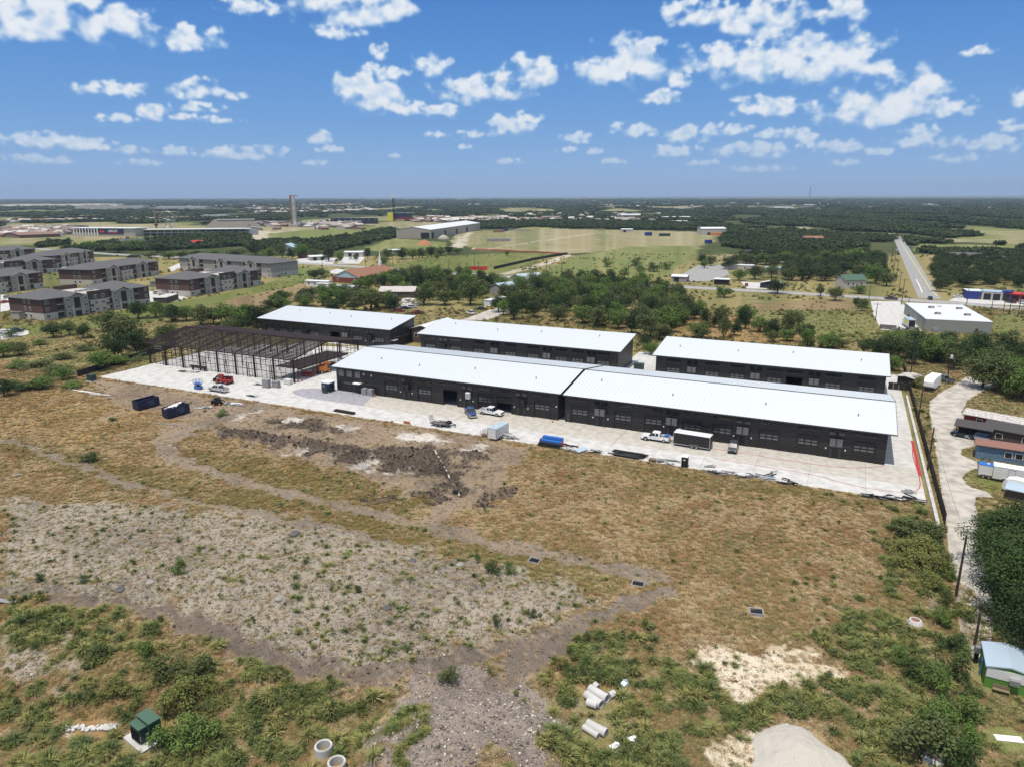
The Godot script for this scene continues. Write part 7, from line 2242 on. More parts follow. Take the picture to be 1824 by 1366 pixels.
func trunk_mesh(seed_: int, low: float) -> Mesh:
	var r := RandomNumberGenerator.new()
	r.seed = seed_
	var st := mb()
	var top := Vector3(r.randf_range(-0.03, 0.03), low + 0.22, r.randf_range(-0.03, 0.03))
	tube(st, Vector3(0, -0.03, 0), top, 0.032, 0.022, 7, false)
	for i in 5:
		var a := TAU * (i + r.randf() * 0.5) / 5.0
		var e := top + Vector3(cos(a) * 0.26, r.randf_range(0.12, 0.34), sin(a) * 0.26)
		tube(st, top - Vector3(0, 0.06 * i * 0.4, 0), e, 0.018, 0.006, 5, false)
	return st.commit()

func foliage_mat(called: String, c: Color) -> StandardMaterial3D:
	var m := mat(called, c, 0.75, 0.0, 0.25)
	m.vertex_color_use_as_albedo = true
	m.backlight_enabled = true
	m.backlight = Color(0.3, 0.34, 0.14)
	return m

func tree_setup() -> void:
	foliage_mat("leaf_dark", Color(0.04, 0.066, 0.025))
	foliage_mat("leaf_mid", Color(0.056, 0.092, 0.03))
	foliage_mat("leaf_olive", Color(0.1, 0.125, 0.048))
	foliage_mat("leaf_bright", Color(0.11, 0.175, 0.045))
	foliage_mat("leaf_gold", Color(0.165, 0.18, 0.055))
	foliage_mat("leaf_grey", Color(0.11, 0.105, 0.078))
	mat("bark", Color(0.06, 0.05, 0.042), 0.95)
	foliage_mat("mass_leaf", Color(1, 1, 1))
	for i in 6:
		crowns["broad%d" % i] = crown_mesh(20 + i, 2600, 0.034, 22 + i, 0.05)
		crowns["trunk%d" % i] = trunk_mesh(30 + i, 0.12)
	for i in 3:
		crowns["bush%d" % i] = crown_mesh(50 + i, 1300, 0.04, 16, -0.12)
		crowns["near%d" % i] = crown_mesh(60 + i, 7500, 0.02, 30, 0.1)

func tree(at: Vector3, h: float, w: float, tone: String, label: String, group: String, kind := "broad", called := "") -> Node3D:
	var v := rng.randi() % (6 if kind == "broad" else 3)
	var word := called
	if word == "":
		word = "broadleaf_tree" if kind != "bush" else "wild_shrub"
	var t := thing(word, label, "tree" if kind != "bush" else "shrub", Vector3(at.x, height_at(at.x, at.z), at.z), rng.randf() * TAU, group)
	t.scale = Vector3(w, h, w)
	put(t, "crown", crowns[kind + str(v)], M["leaf_" + tone])
	put(t, "trunk", crowns["trunk" + str(v)], M.bark)
	return t

func tone_of(i: int) -> String:
	return ["dark", "mid", "olive", "dark", "mid", "bright", "mid", "olive"][(i * 5 + i / 3) % 8]

# a stand of trees: places [x, z] or [x, z, height, width]
func stand(a: Array, h0: float, h1: float, where: String, group: String, kind := "broad", tones := []) -> void:
	a.sort_custom(func(p, q): return p[0] / -p[1] < q[0] / -q[1])
	for i in a.size():
		var h: float = a[i][2] if a[i].size() > 2 else rng.randf_range(h0, h1)
		var w: float = a[i][3] if a[i].size() > 2 else h * rng.randf_range(0.85, 1.25)
		var tn: String = tones[i % tones.size()] if tones.size() > 0 else tone_of(i)
		var word: String = {"dark": "dark green", "mid": "green", "olive": "olive green", "bright": "bright green", "gold": "yellow-green", "grey": "grey bare"}[tn]
		tree(Vector3(a[i][0], 0, a[i][1]), h, w, tn, "%s %s %s from the left %s" % [word, "tree" if kind != "bush" else "shrub", ordinal(i), where], group, kind)

# trees too far and too many to tell apart: one mass
func mass(a: Array, h0: float, h1: float, label: String) -> void:
	var sets := [[], [], []]
	for i in a.size():
		var h: float = a[i][2] if a[i].size() > 2 else rng.randf_range(h0, h1)
		var w: float = a[i][3] if a[i].size() > 2 else h * rng.randf_range(0.95, 1.35)
		var g := rng.randf_range(0.75, 1.25)
		sets[i % 3].append([Transform3D(Basis(Vector3.UP, rng.randf() * TAU).scaled(Vector3(w, h, w)), Vector3(a[i][0], 0, a[i][1])), Color(0.052 * g, 0.074 * g, 0.03 * g)])
	for k in 3:
		spread("tree_mass", label, crowns["broad%d" % k], M.mass_leaf, sets[k])

func build_trees() -> void:
	tree_setup()
	stand([[-168.7, -257.3, 6.5, 8.4], [-165.5, -261.6, 6.1, 5.9], [-157.2, -256, 6.2, 6.7], [-156.4, -270.5, 9.2, 11.5], [-136.8, -246.5, 11.2, 14], [-127.3, -235, 8.4, 11.6], [-126.6, -221.3, 10, 9], [-123, -206.2, 6.5, 8.5], [-120.6, -213.5, 3.5, 6.7], [-160.9, -226.8, 4.9, 8], [-165.1, -225.2, 5.2, 7.6], [-132.7, -200.8, 3.4, 9.7], [-127.2, -185.8, 3.8, 8.7], [-130.6, -184.7, 2.2, 7.3], [-132.1, -178.1, 4.7, 6.1], [-127.5, -195.5, 3.9, 6.8]], 5, 7, "in the scrub beyond the steel frame", "trees in the scrub left of the steel frame")
	stand([[-158.8, -299.1, 8.4, 9.7], [-152.5, -301.8, 7.5, 10.3], [-140.4, -290.4, 7.9, 9.8], [-135.6, -293, 6.8, 9.3], [-124.9, -282.2, 9.1, 10.9], [-121, -284.7, 7.5, 8.4], [-115.5, -284.6, 9.6, 12.3], [-106.3, -281.9, 9.1, 13.5], [-98.6, -279.2, 8.3, 10.4], [-105.1, -269.6, 6.5, 9.3], [-124.1, -252.3, 6.4, 10.4], [-106.2, -262.8, 7.7, 8.2]], 6, 8, "in the row behind the steel frame", "trees behind the steel frame")
	stand([[-100, -275.5, 10, 9.4], [-106.1, -322.6, 6.2, 11.9], [-96.8, -332.6, 6.9, 11.6], [-91.8, -347.1, 9.9, 10.3], [-87.6, -354.8, 9.5, 11.1], [-80.5, -350.7, 9.4, 11.5], [-81.1, -317.2, 5.8, 10.5], [-71.7, -320.2, 4.3, 7.9], [-64, -320.1, 10.9, 15.6], [-58.3, -328.3, 6.8, 10.7], [-85.5, -399.4, 6.3, 13], [-122.9, -444.8, 6.9, 11], [-120.9, -457.3, 6.4, 10.5]], 6, 8, "behind the left rear warehouse", "trees behind the left rear warehouse")
	stand([[-73.4, -409.3, 9, 13.9], [-65.5, -417.1, 8.8, 14.1], [-53, -411.4, 12.5, 19.1], [-45.1, -416.6, 10.7, 14], [-41.8, -336.7, 8.8, 13], [-31.9, -336.5, 8.3, 13], [-35, -413.6, 6.5, 12.5], [-25.6, -397.8, 9.7, 13.3], [-19.5, -334.5, 12.7, 14.4], [-10.9, -390.1, 10.1, 14.9], [-5.6, -385.2, 10, 10.4], [-76.2, -437.4, 5.5, 10.6], [-81.9, -420.3, 6.6, 11.6], [-56.5, -372.9, 7.3, 10.8]], 7, 9, "among the houses behind the middle warehouse", "trees among the houses in the middle")
	stand([[-38.9, -366.1], [-25.8, -340.2], [-84.4, -401.6], [-14.4, -378], [-50.7, -429.9], [-45, -387.7], [-28, -441.1], [-39.4, -445.3], [-70.6, -433.9], [-45.3, -374.3], [-18.2, -423.1], [-59, -440.2], [-60.7, -421.7], [-24, -399.7], [-32.7, -454.3], [-29.2, -352.8], [-79.6, -417.7], [-44.9, -421.4], [-11.1, -392.9], [-51.7, -407.3], [-64, -403.2], [-11.9, -403.2], [-27.3, -372.2], [-26.9, -386.8], [-35.7, -407.4], [-78.3, -388.7], [-12.2, -412.7], [-26.8, -430], [-19.4, -444.3], [-40.7, -398.6], [-68.7, -413.8], [-41.2, -430.9], [-51, -448.8], [-71.3, -424.8], [-14.8, -359.3], [-31.9, -422.1], [-18.8, -434.2], [-73.6, -402.7], [-54.6, -396.7], [-18.4, -368.8], [-59.6, -451.4], [-39.2, -351.2], [-26.1, -362.3], [-46.7, -458.4], [-36.1, -376.8], [-22.3, -414.5], [-48.9, -439.7], [-67.5, -445.2], [-61.4, -430.9], [-59.5, -412.7], [-19.8, -349.4]], 6.5, 9.0, "in the loose grove before the main road", "trees in the grove before the main road")
	stand([[-82.8, -352], [-67.9, -343.3], [-100.5, -335.4], [-63.5, -327.8], [-106.6, -321.3], [-73.7, -350.3], [-110.5, -346.3], [-76.5, -361.8], [-58.8, -337], [-93.3, -355.8], [-89.3, -344.8], [-52.8, -316.1], [-87.4, -362.1], [-82.4, -340.2], [-95.4, -326.3], [-73.5, -336.4], [-110.4, -337], [-103.1, -350.9], [-78.8, -329.2], [-88.9, -333.1], [-101.4, -360.5], [-99.6, -343.4], [-55.7, -324], [-109.6, -328.8], [-107.6, -312.2]], 6.0, 8.0, "close behind the left rear roof", "trees close behind the left rear roof")
	stand([[14, -325.8], [26.2, -316], [49.8, -403.9], [16, -376.3], [69.2, -336.8], [51, -390], [50.6, -273], [40.3, -293.6], [62, -318.1], [57.9, -264.3], [28.5, -283.9], [4.6, -379.2], [81.1, -343.4], [49.9, -365.4], [38.9, -351.6], [75.5, -321.7], [57.9, -380.1], [18.4, -404.2], [29.9, -390], [19.2, -289.2], [58.3, -360.6], [10.3, -348], [74.8, -352.9], [34.6, -329.7], [51.5, -317.4], [43.7, -313.4], [78.8, -331.8], [31.9, -297.1], [14, -365.4], [-6, -314.1], [49.9, -338.5], [57.3, -294.2], [15.3, -340.1], [25.7, -363.5], [19.8, -353], [66.2, -375.6], [56.5, -397.9], [71, -386.9], [12.9, -394.8], [40.9, -383.4], [66.5, -277.8], [66.5, -309.8], [4.1, -366.9], [30.8, -347.7], [77.6, -378.3], [53.2, -329.9], [24.5, -382.4], [41.4, -281.3], [0, -332.6], [3.5, -323.9], [64.3, -352.5], [34.6, -374.6], [-1.3, -345.2], [14.4, -385.2], [15.2, -314.1], [61, -388.3], [0.9, -292.5], [19.4, -299.5], [9.4, -299.6], [45.6, -304.4], [42.3, -395.1], [52.4, -283.1], [58.3, -303.9], [67.3, -292.4], [40.7, -321.8], [50.5, -255.2], [40.4, -339.4], [-3.2, -355.8], [31, -308.6], [59.2, -369.7], [78.1, -365.5], [6.2, -309.4], [24, -335.5], [31.8, -400.8], [41.1, -271.8], [49.3, -356.7], [23.5, -396.4], [44.2, -374.5], [60.3, -335.5], [39.9, -361.1], [-3.5, -304.4], [75.5, -306.5], [31.3, -410.6], [4, -390.3], [6.4, -356.6], [52.9, -348.5], [33.2, -276.7], [83.1, -356.4], [67.2, -361.4], [22.8, -344.6], [69.4, -328.1], [45, -262.6], [22.8, -325.2], [9.3, -333.6], [40.4, -405.8], [61.5, -285.9]], 8.0, 10.8, "in the belt behind the middle rear warehouse", "trees in the dense belt behind the middle warehouse")
	stand([[52.8, -249.4, 6.3, 8.6], [73, -291.7, 8.4, 9.6], [80.8, -303, 7.7, 6.5], [77.8, -281, 6.8, 6.1], [76.4, -252.1, 8.8, 5.9], [94.7, -283.3, 8.2, 9.6], [89.7, -269.7, 9.3, 7.7], [95.9, -253.8, 7.2, 7.4], [104.9, -263.6, 9.8, 9.1], [102.6, -243.5, 7.7, 7.6], [107.4, -358.3, 6.2, 10.1], [45, -234.1, 6.1, 5.8], [45.2, -225.4, 4.8, 6.3], [93.6, -257.1, 5.8, 6.6], [97.3, -246.6, 4.6, 7.7], [106.7, -234.9, 5.4, 9.1], [112.3, -236.7, 3.1, 5.5], [67.8, -249.1, 5.7, 7.1]], 6, 8, "in the dry lot behind the right rear warehouse", "trees in the dry lot")
	stand([[93.6, -263.8], [85.2, -285.2], [81.9, -257.3], [115.2, -227.1], [101.4, -238.7], [60.5, -264], [79.1, -273.8], [66.9, -252.3], [69.2, -280.5], [76.5, -294.1], [54.3, -247.3], [91.3, -244.9], [99.4, -253.6], [72.7, -263.7], [88.2, -297.3]], 4.5, 7.0, "in the scrubby edge behind the right rear roof", "trees close behind the right rear roof")
	stand([[115.2, -217.8, 7.5, 9.9], [121.3, -217.7, 8.6, 10.8], [121.6, -210, 6.6, 7.8], [131.3, -213.6, 7.9, 12.1], [138.8, -217.4, 5.4, 10.4], [142.5, -213.5, 5.8, 10.3], [146, -209.7, 6.1, 11.1], [158, -217.1, 6.3, 10.8], [126.1, -183.8, 9.2, 11.5], [128.3, -178.1, 11.2, 12.4], [128, -171.8, 9, 10.4], [136.3, -197.2, 7.1, 9.7], [111.9, -203, 5.1, 7.5], [131, -220.8, 5.5, 9.1]], 7, 10, "behind the caravan on the lane", "trees behind the caravan")
	stand([[138.6, -188.9], [126.2, -228.6], [130.7, -183.7], [151.9, -226.9], [145.6, -205.3], [129.1, -213.4], [129.7, -221.3], [148.1, -198.3], [136.8, -222.2], [135.8, -208.9], [128.8, -172.4], [141.7, -180.7], [157, -218.7], [161.6, -208.5], [145.1, -186.5], [142.3, -227.1], [145.9, -214.2], [146.6, -221], [134.7, -233.3], [139.4, -199], [165.7, -216.8], [130.4, -203.7], [153.3, -209.1], [155.3, -201.4], [136.5, -176.6], [131.2, -191], [121.7, -223], [135.6, -215.6]], 7.0, 10.0, "in the dark wood behind the red mobile home", "trees in the wood behind the red mobile home")
	stand([[69.2, -517.6, 7.2, 9.9], [91.6, -525.3, 6.5, 10.2], [45.6, -465.6, 4.7, 8.2], [53.6, -458.7, 5, 8.8], [63.6, -458.4, 5.4, 8.8], [73.2, -464.8, 5.8, 9], [84.6, -471.3, 6.6, 9.9], [96.6, -485.3, 7.5, 11], [107.7, -500.1, 6.2, 9.7]], 4, 6, "in the green meadow beyond the main road", "bright shrubs in the green meadow", "bush", ["bright", "mid"])
	stand([[139.5, -372.5, 8.8, 12], [157.4, -361.3, 6.6, 5], [157.8, -345.2, 7.6, 10.3], [181.7, -371.4, 5, 9.9], [157.8, -323.6, 5.2, 4], [155.2, -312.2, 6.2, 5.6], [137.3, -431.3, 7.4, 10.8], [149.1, -436.9, 8.9, 13.2], [162.5, -445.8, 8.7, 11.3], [168.9, -430.4, 8.7, 12.5], [181.3, -436, 9.5, 13.5], [189, -429.8, 10.7, 14.9], [213, -460.5, 10, 16.1], [220.6, -453.6, 9.9, 16], [212.1, -415, 12, 15.5], [211.8, -401.7, 8.8, 12.3], [151.9, -498.7, 9.3, 14.1], [176.9, -540.1, 9.2, 16.2], [188.5, -530.7, 9.8, 17.9], [206.1, -539, 10, 16.5], [214.3, -512.7, 10.3, 15.9], [239.3, -537.8, 10.8, 20.5], [264.5, -555.8, 11.1, 21.5], [272.4, -536.7, 10.8, 19.1], [143.4, -541.3, 7.5, 9.8], [145.4, -523.5, 8.9, 8.6], [136.6, -507.1, 7.1, 7.5]], 7, 9, "beyond the main road", "trees left of the side road")
	mass([[231.6, -551.9], [184.5, -444], [294.7, -616], [244.8, -498.7], [266.4, -534.7], [269.6, -599.3], [220, -470.4], [225.6, -614.4], [203.1, -587.7], [205.2, -456.5], [193.3, -439.7], [219.3, -526], [167.8, -540.7], [251, -607.1], [176.5, -515.5], [248.5, -595.9], [198.7, -499.9], [276.8, -614.7], [214.7, -444.5], [249.1, -534.9], [247.7, -629.6], [280.3, -561.7], [227.3, -586.9], [228.8, -562.6], [179.3, -462], [267.3, -579.3], [286.7, -577], [194.6, -548.5], [215.8, -602.9], [265.4, -619.3], [229.9, -479.6], [275.2, -549.8], [293.1, -596.6], [277.6, -585], [230.6, -511.3], [240.3, -516.1], [257.6, -515], [207.9, -475], [235.5, -494.3], [291.4, -625.8], [262.7, -544.6], [212.8, -462.3], [179.8, -557.3], [197.9, -462.9], [192.3, -585.2], [218, -494.7], [198.6, -577.5], [239.5, -590.5], [200.8, -447.3], [252.2, -585.3], [210.5, -579.5], [204.5, -532.6], [189.1, -514.6], [191.7, -477.9], [259.9, -603.5], [255.1, -559.7], [243, -560.2], [239, -612], [210.9, -549.4], [198, -561.2], [242.7, -486.9], [172.6, -446.8], [183.2, -568.5], [304.3, -624.5], [190.2, -494.4], [267.4, -555.3], [241.7, -470], [221, -426.8], [253, -550.3], [185.3, -470.6], [177.3, -544.4], [175.1, -529], [238.5, -536.9], [229.9, -455.4], [203.1, -598.5], [283.3, -606.9], [224.7, -572.1], [233.6, -576.7], [258.3, -633.3], [247.5, -573.6], [229.4, -530.6], [174.1, -428.7], [216.2, -512.3], [213.5, -590], [230, -466.5], [193.3, -454.1], [275.7, -539.9], [203.8, -517], [207.6, -490.9], [248.6, -508], [225.9, -436.4], [186.7, -427.6], [255.6, -619.3], [213.6, -483.2], [222.1, -549.3], [291, -587.2], [280.3, -596.5], [250.7, -524.5], [188.6, -535.9], [214.2, -565.4], [275.6, -571], [238.2, -623.7], [219.5, -536.8], [274, -628.4], [191.4, -526.3], [198.7, -487.4], [235.9, -601.8], [252.9, -490.6], [184.4, -504.1], [230.3, -541.9], [207.7, -503.3], [267, -566.9], [258.3, -502.8], [168.4, -437.1], [297.2, -605.3], [258, -573.8], [243.9, -544.9], [266.7, -589.4], [232, -444.2], [260, -526.4], [225.7, -602.1], [269.7, -523.3], [226, -502.1], [230.2, -521.1], [283.7, -631.8], [203.2, -542.3]], 7, 9.5, "thick wood of green trees left of the side road")
	mass([[325.1, -478.7], [295.8, -471.4], [255.3, -402.7], [284, -437.5], [278, -431.2], [302.7, -439.7], [362.1, -514.2], [280.8, -393], [307.5, -468.4], [236.6, -387.9], [304.2, -429.2], [284, -402], [363.8, -536.8], [256.8, -415.8], [344.1, -502.7], [294.7, -487.2], [316.8, -513.6], [285.4, -455.3], [355.1, -529.7], [361.2, -565.9], [319.4, -470.9], [293.7, -424.2], [336.5, -476.2], [334.9, -531.6], [347, -512.2], [270.6, -447.2], [243.7, -403], [341.4, -521.6], [354.2, -497.4], [326.9, -497.7], [346.8, -552.3], [343.7, -560.2], [320.7, -487.8], [301.4, -497.7], [291.5, -443.7], [375.2, -550.6], [324.2, -520.8], [314.8, -441.6], [264.7, -430.7], [274.3, -439], [318.2, -531.6], [287.4, -415.4], [301.1, -460.6], [332.6, -467.5], [350, -540], [280.9, -464.4], [365.4, -527.5], [337.5, -552.2], [322.8, -461], [362.8, -548.7], [301.7, -419.8], [312.6, -493.2], [251.7, -423.1], [267, -394.8], [269.8, -423.1], [340.1, -489.9], [308.5, -454.5], [328.1, -546.1], [378.7, -539.6], [306.3, -511.2], [341.7, -543.2], [227.5, -377.7], [279.3, -446.1], [273, -407.3], [307.1, -484], [343.3, -533.8], [374.3, -528.9], [333.1, -509.2], [265.2, -439.3], [330.9, -485], [283.3, -423.2], [249.5, -394.9], [346.2, -569.6], [308.9, -521.2], [367.4, -557.1], [271.9, -458.7], [352.9, -560.9], [355.6, -506.5], [318.7, -500.2], [298.5, -448.8], [248.9, -410.4], [284.3, -478.2], [371.1, -566.9], [276.9, -415.1], [266.4, -414.9], [264, -406.1], [311, -503.9], [321.7, -450.8], [294, -433.2], [296, -412.9], [322.4, -539.8]], 7, 9.5, "grove of green trees right of the side road")
	stand([[-225.8, -634.7, 11.2, 18.1], [-204.5, -604.7, 10.2, 15.2], [-193, -604.3, 13.9, 13.1], [-181.1, -592.9, 10, 9.8], [-176.3, -603.6, 13.9, 14.9], [-162.4, -592.2, 10, 14.6], [-145.5, -570.9, 12.3, 13.1], [-133.8, -560.6, 9.5, 6.4], [-123.5, -570, 6.2, 5.5], [-118.2, -590.5, 10, 6.7], [-95.4, -531.7, 8.2, 8.6], [-101.9, -589.9, 9.1, 12.3], [-89.9, -589.4, 10, 14.2], [-81.1, -589.1, 10, 12.3], [-74.5, -599.7, 9.2, 11.5], [-68.3, -610.7, 9.4, 11.7], [-61.3, -622, 8.6, 11.9], [-55.5, -640.1, 7.4, 11.2], [-48.5, -646.2, 5.9, 10.3], [-60.7, -583, 5.8, 5.6], [-4, -619.7, 4.8, 4.9], [-314.3, -598, 4.6, 13.9], [-307, -608.7, 5.6, 16.2], [-284.8, -596.8, 6.4, 15.7], [-278, -607.6, 6.5, 18], [-270.9, -618.7, 5.7, 16], [-261, -630.1, 5.8, 16.2], [-236.6, -617.3, 8.5, 20.9], [-367.4, -672.8, 10.3, 24.3], [-370.1, -708.7, 11.4, 25.3], [-330, -671.2, 9.2, 23.7], [-424.4, -689.2, 7.4, 19.2], [-410.9, -703.1, 8.6, 21.9]], 6, 9, "along the far side of the main road", "trees along the main road")
	stand([[67.5, -88.8, 8.9, 10.6], [64.2, -81.6, 9.9, 10.9], [60.2, -74.3, 10.7, 10.2], [60.1, -76.6, 8.7, 7.8], [71.9, -90.3, 9.4, 10.9], [72, -97.1, 4.1, 6.2], [56.8, -68, 9.7, 8.8]], 9, 11, "overhanging the lane opposite the field", "trees overhanging the lane", "near", ["dark", "mid"])
	stand([[61, -98.1, 3.2, 7], [55.7, -92.9, 2.7, 4.7], [63.6, -99, 2.8, 5], [58.4, -92, 3.1, 6.6], [57.5, -87.3, 3, 4.6], [60.9, -100.9, 2.1, 4], [108.9, -184, 3.4, 5.5], [60.2, -88.8, 2.2, 3.4], [55.5, -88.9, 2.6, 5.5], [54.9, -83.7, 2.2, 3.9], [59.4, -100, 2.2, 3.6]], 2, 4, "in the thicket by the kerb wall", "shrubs in the thicket by the kerb wall", "bush", ["gold", "olive", "gold"])
	stand([[37.4, -54.3, 5.2, 6.3], [40.9, -57.8, 3.8, 4.1], [42.9, -65.2, 2.8, 3.7], [44, -63.4, 3.4, 3.6], [49.4, -70, 2.9, 3.6], [46.8, -65.2, 4.1, 3.7], [43.6, -58.6, 3.8, 3.5], [42.6, -68.1, 2.1, 3], [41.5, -54.3, 3.7, 3.3], [51.6, -75.5, 2.3, 3], [39.9, -53.2, 3.4, 3.9]], 2, 3, "along the fence at the lower right", "shrubs along the lane fence", "bush", ["bright", "mid", "bright", "olive"])
	stand([[43.5, -57.3], [50.4, -68.9], [56.5, -84.9], [55.3, -80.4], [54, -76.7], [44.7, -59.4], [60.9, -90.8], [51.9, -74.7], [59.3, -88.8], [42.4, -55.4], [52.1, -72.1], [46.3, -62.2], [49, -67.4], [55.8, -82.3], [58.6, -85.3], [47.7, -64.9], [62.5, -95.2], [41.4, -53.3], [62, -92.9], [63.3, -97.1], [57.8, -87.2], [54.1, -78.7]], 1.0, 1.9, "in the strip along the lane fence", "shrubs in the strip along the fence", "bush", ["bright", "mid", "olive", "bright"])
	stand([[-33.1, -60.5, 3.6, 4.7], [-32.9, -63.8, 3.1, 4.1], [-36.3, -64.3, 2.7, 4.2], [-30.1, -56, 3.7, 5.1], [-33, -56, 2.5, 3.2], [-31, -62.1, 2.3, 2.7], [-40.5, -62.1, 2.3, 3.3], [-45.2, -67.5, 1.8, 3], [-39.5, -66.6, 2.8, 2.9]], 1.2, 2, "around the green transformer", "shrubs around the transformer", "bush", ["olive", "gold", "bright"])
	stand([[-150.5, -210.2, 2.6, 8.3], [-143.8, -221.6, 2.2, 9.8], [-131.1, -221.4, 2.9, 8.3], [-185.9, -259.7, 2.5, 7.7], [-165.4, -244, 2.2, 7.1], [-125.9, -240.5, 3.5, 6.5], [-119.5, -186.9, 1.9, 7.2], [-136.4, -187.1, 2.2, 7.5], [-82.7, -130.7, 2.2, 4.6], [-120.3, -221.3, 2.2, 12.2], [-145.3, -210.1, 2.6, 11.5], [-144, -234.4, 2.1, 8.8], [-129.1, -258.8, 3.4, 9.3], [-92.4, -156.6, 1.1, 2.1], [-68.7, -160.7, 1.7, 3.7], [-44.2, -84.4, 2.9, 2.2], [-62.7, -84.5, 1.7, 1.5], [-56, -83.1, 1.4, 2.1], [2.3, -74.6, 1.7, 1.3], [-1.9, -72.4, 1.9, 1.3], [-6.7, -63.7, 2, 2.6], [-19.4, -79.5, 1.4, 1.2], [-4.9, -89.3, 1.9, 1.1], [-2.5, -85.5, 2.1, 2.7], [-0.4, -84.8, 2.3, 2.2], [8.4, -70.2, 1.5, 1.4]], 1, 2, "scattered over the open field", "lone shrubs in the open field", "bush", ["mid", "olive", "bright"])

# ---------------------------------------------------------------- ground cover
func tuft_mesh(seed_: int, blades: int, spread: float, width: float, droop: float) -> Mesh:
	var r := RandomNumberGenerator.new()
	r.seed = seed_
	var st := mb()
	for i in blades:
		var a := r.randf() * TAU
		var lean := spread * sqrt(r.randf())
		var h := r.randf_range(0.55, 1.0) * (1.0 - 0.35 * lean)
		var o := Vector3(cos(a), 0, sin(a))
		var s := o.cross(Vector3.UP) * width * r.randf_range(0.6, 1.2)
		var root := o * lean * 0.35
		var midp := root + o * lean * 0.4 + Vector3(0, h * 0.65, 0)
		var tip := root + o * lean * (0.9 + droop) + Vector3(0, h * (1.0 - droop * 0.6), 0)
		var g := r.randf_range(0.75, 1.2)
		st.set_color(Color(g, g, g))
		quad(st, root - s * 0.5, midp - s * 0.5, midp + s * 0.5, root + s * 0.5)
		for p in [midp - s * 0.5, tip, midp + s * 0.5]:
			st.add_vertex(p)
	return st.commit()

func spread(called: String, label: String, me: Mesh, m: Material, places: Array) -> void:
	var mm := MultiMesh.new()
	mm.transform_format = MultiMesh.TRANSFORM_3D
	mm.use_colors = true
	mm.mesh = me
	mm.instance_count = places.size()
	for i in places.size():
		mm.set_instance_transform(i, places[i][0])
		mm.set_instance_color(i, places[i][1])
	var o := MultiMeshInstance3D.new()
	o.name = numbered(called)
	o.multimesh = mm
	o.material_override = m
	add_child(o)
	tag(o, label, "", "", "stuff")

func placed(x: float, z: float, s: float, h: float, r: RandomNumberGenerator) -> Transform3D:
	var b := Basis(Vector3.UP, r.randf() * TAU).scaled(Vector3(s, h, s))
	return Transform3D(b, Vector3(x, height_at(x, z) - 0.02, z))

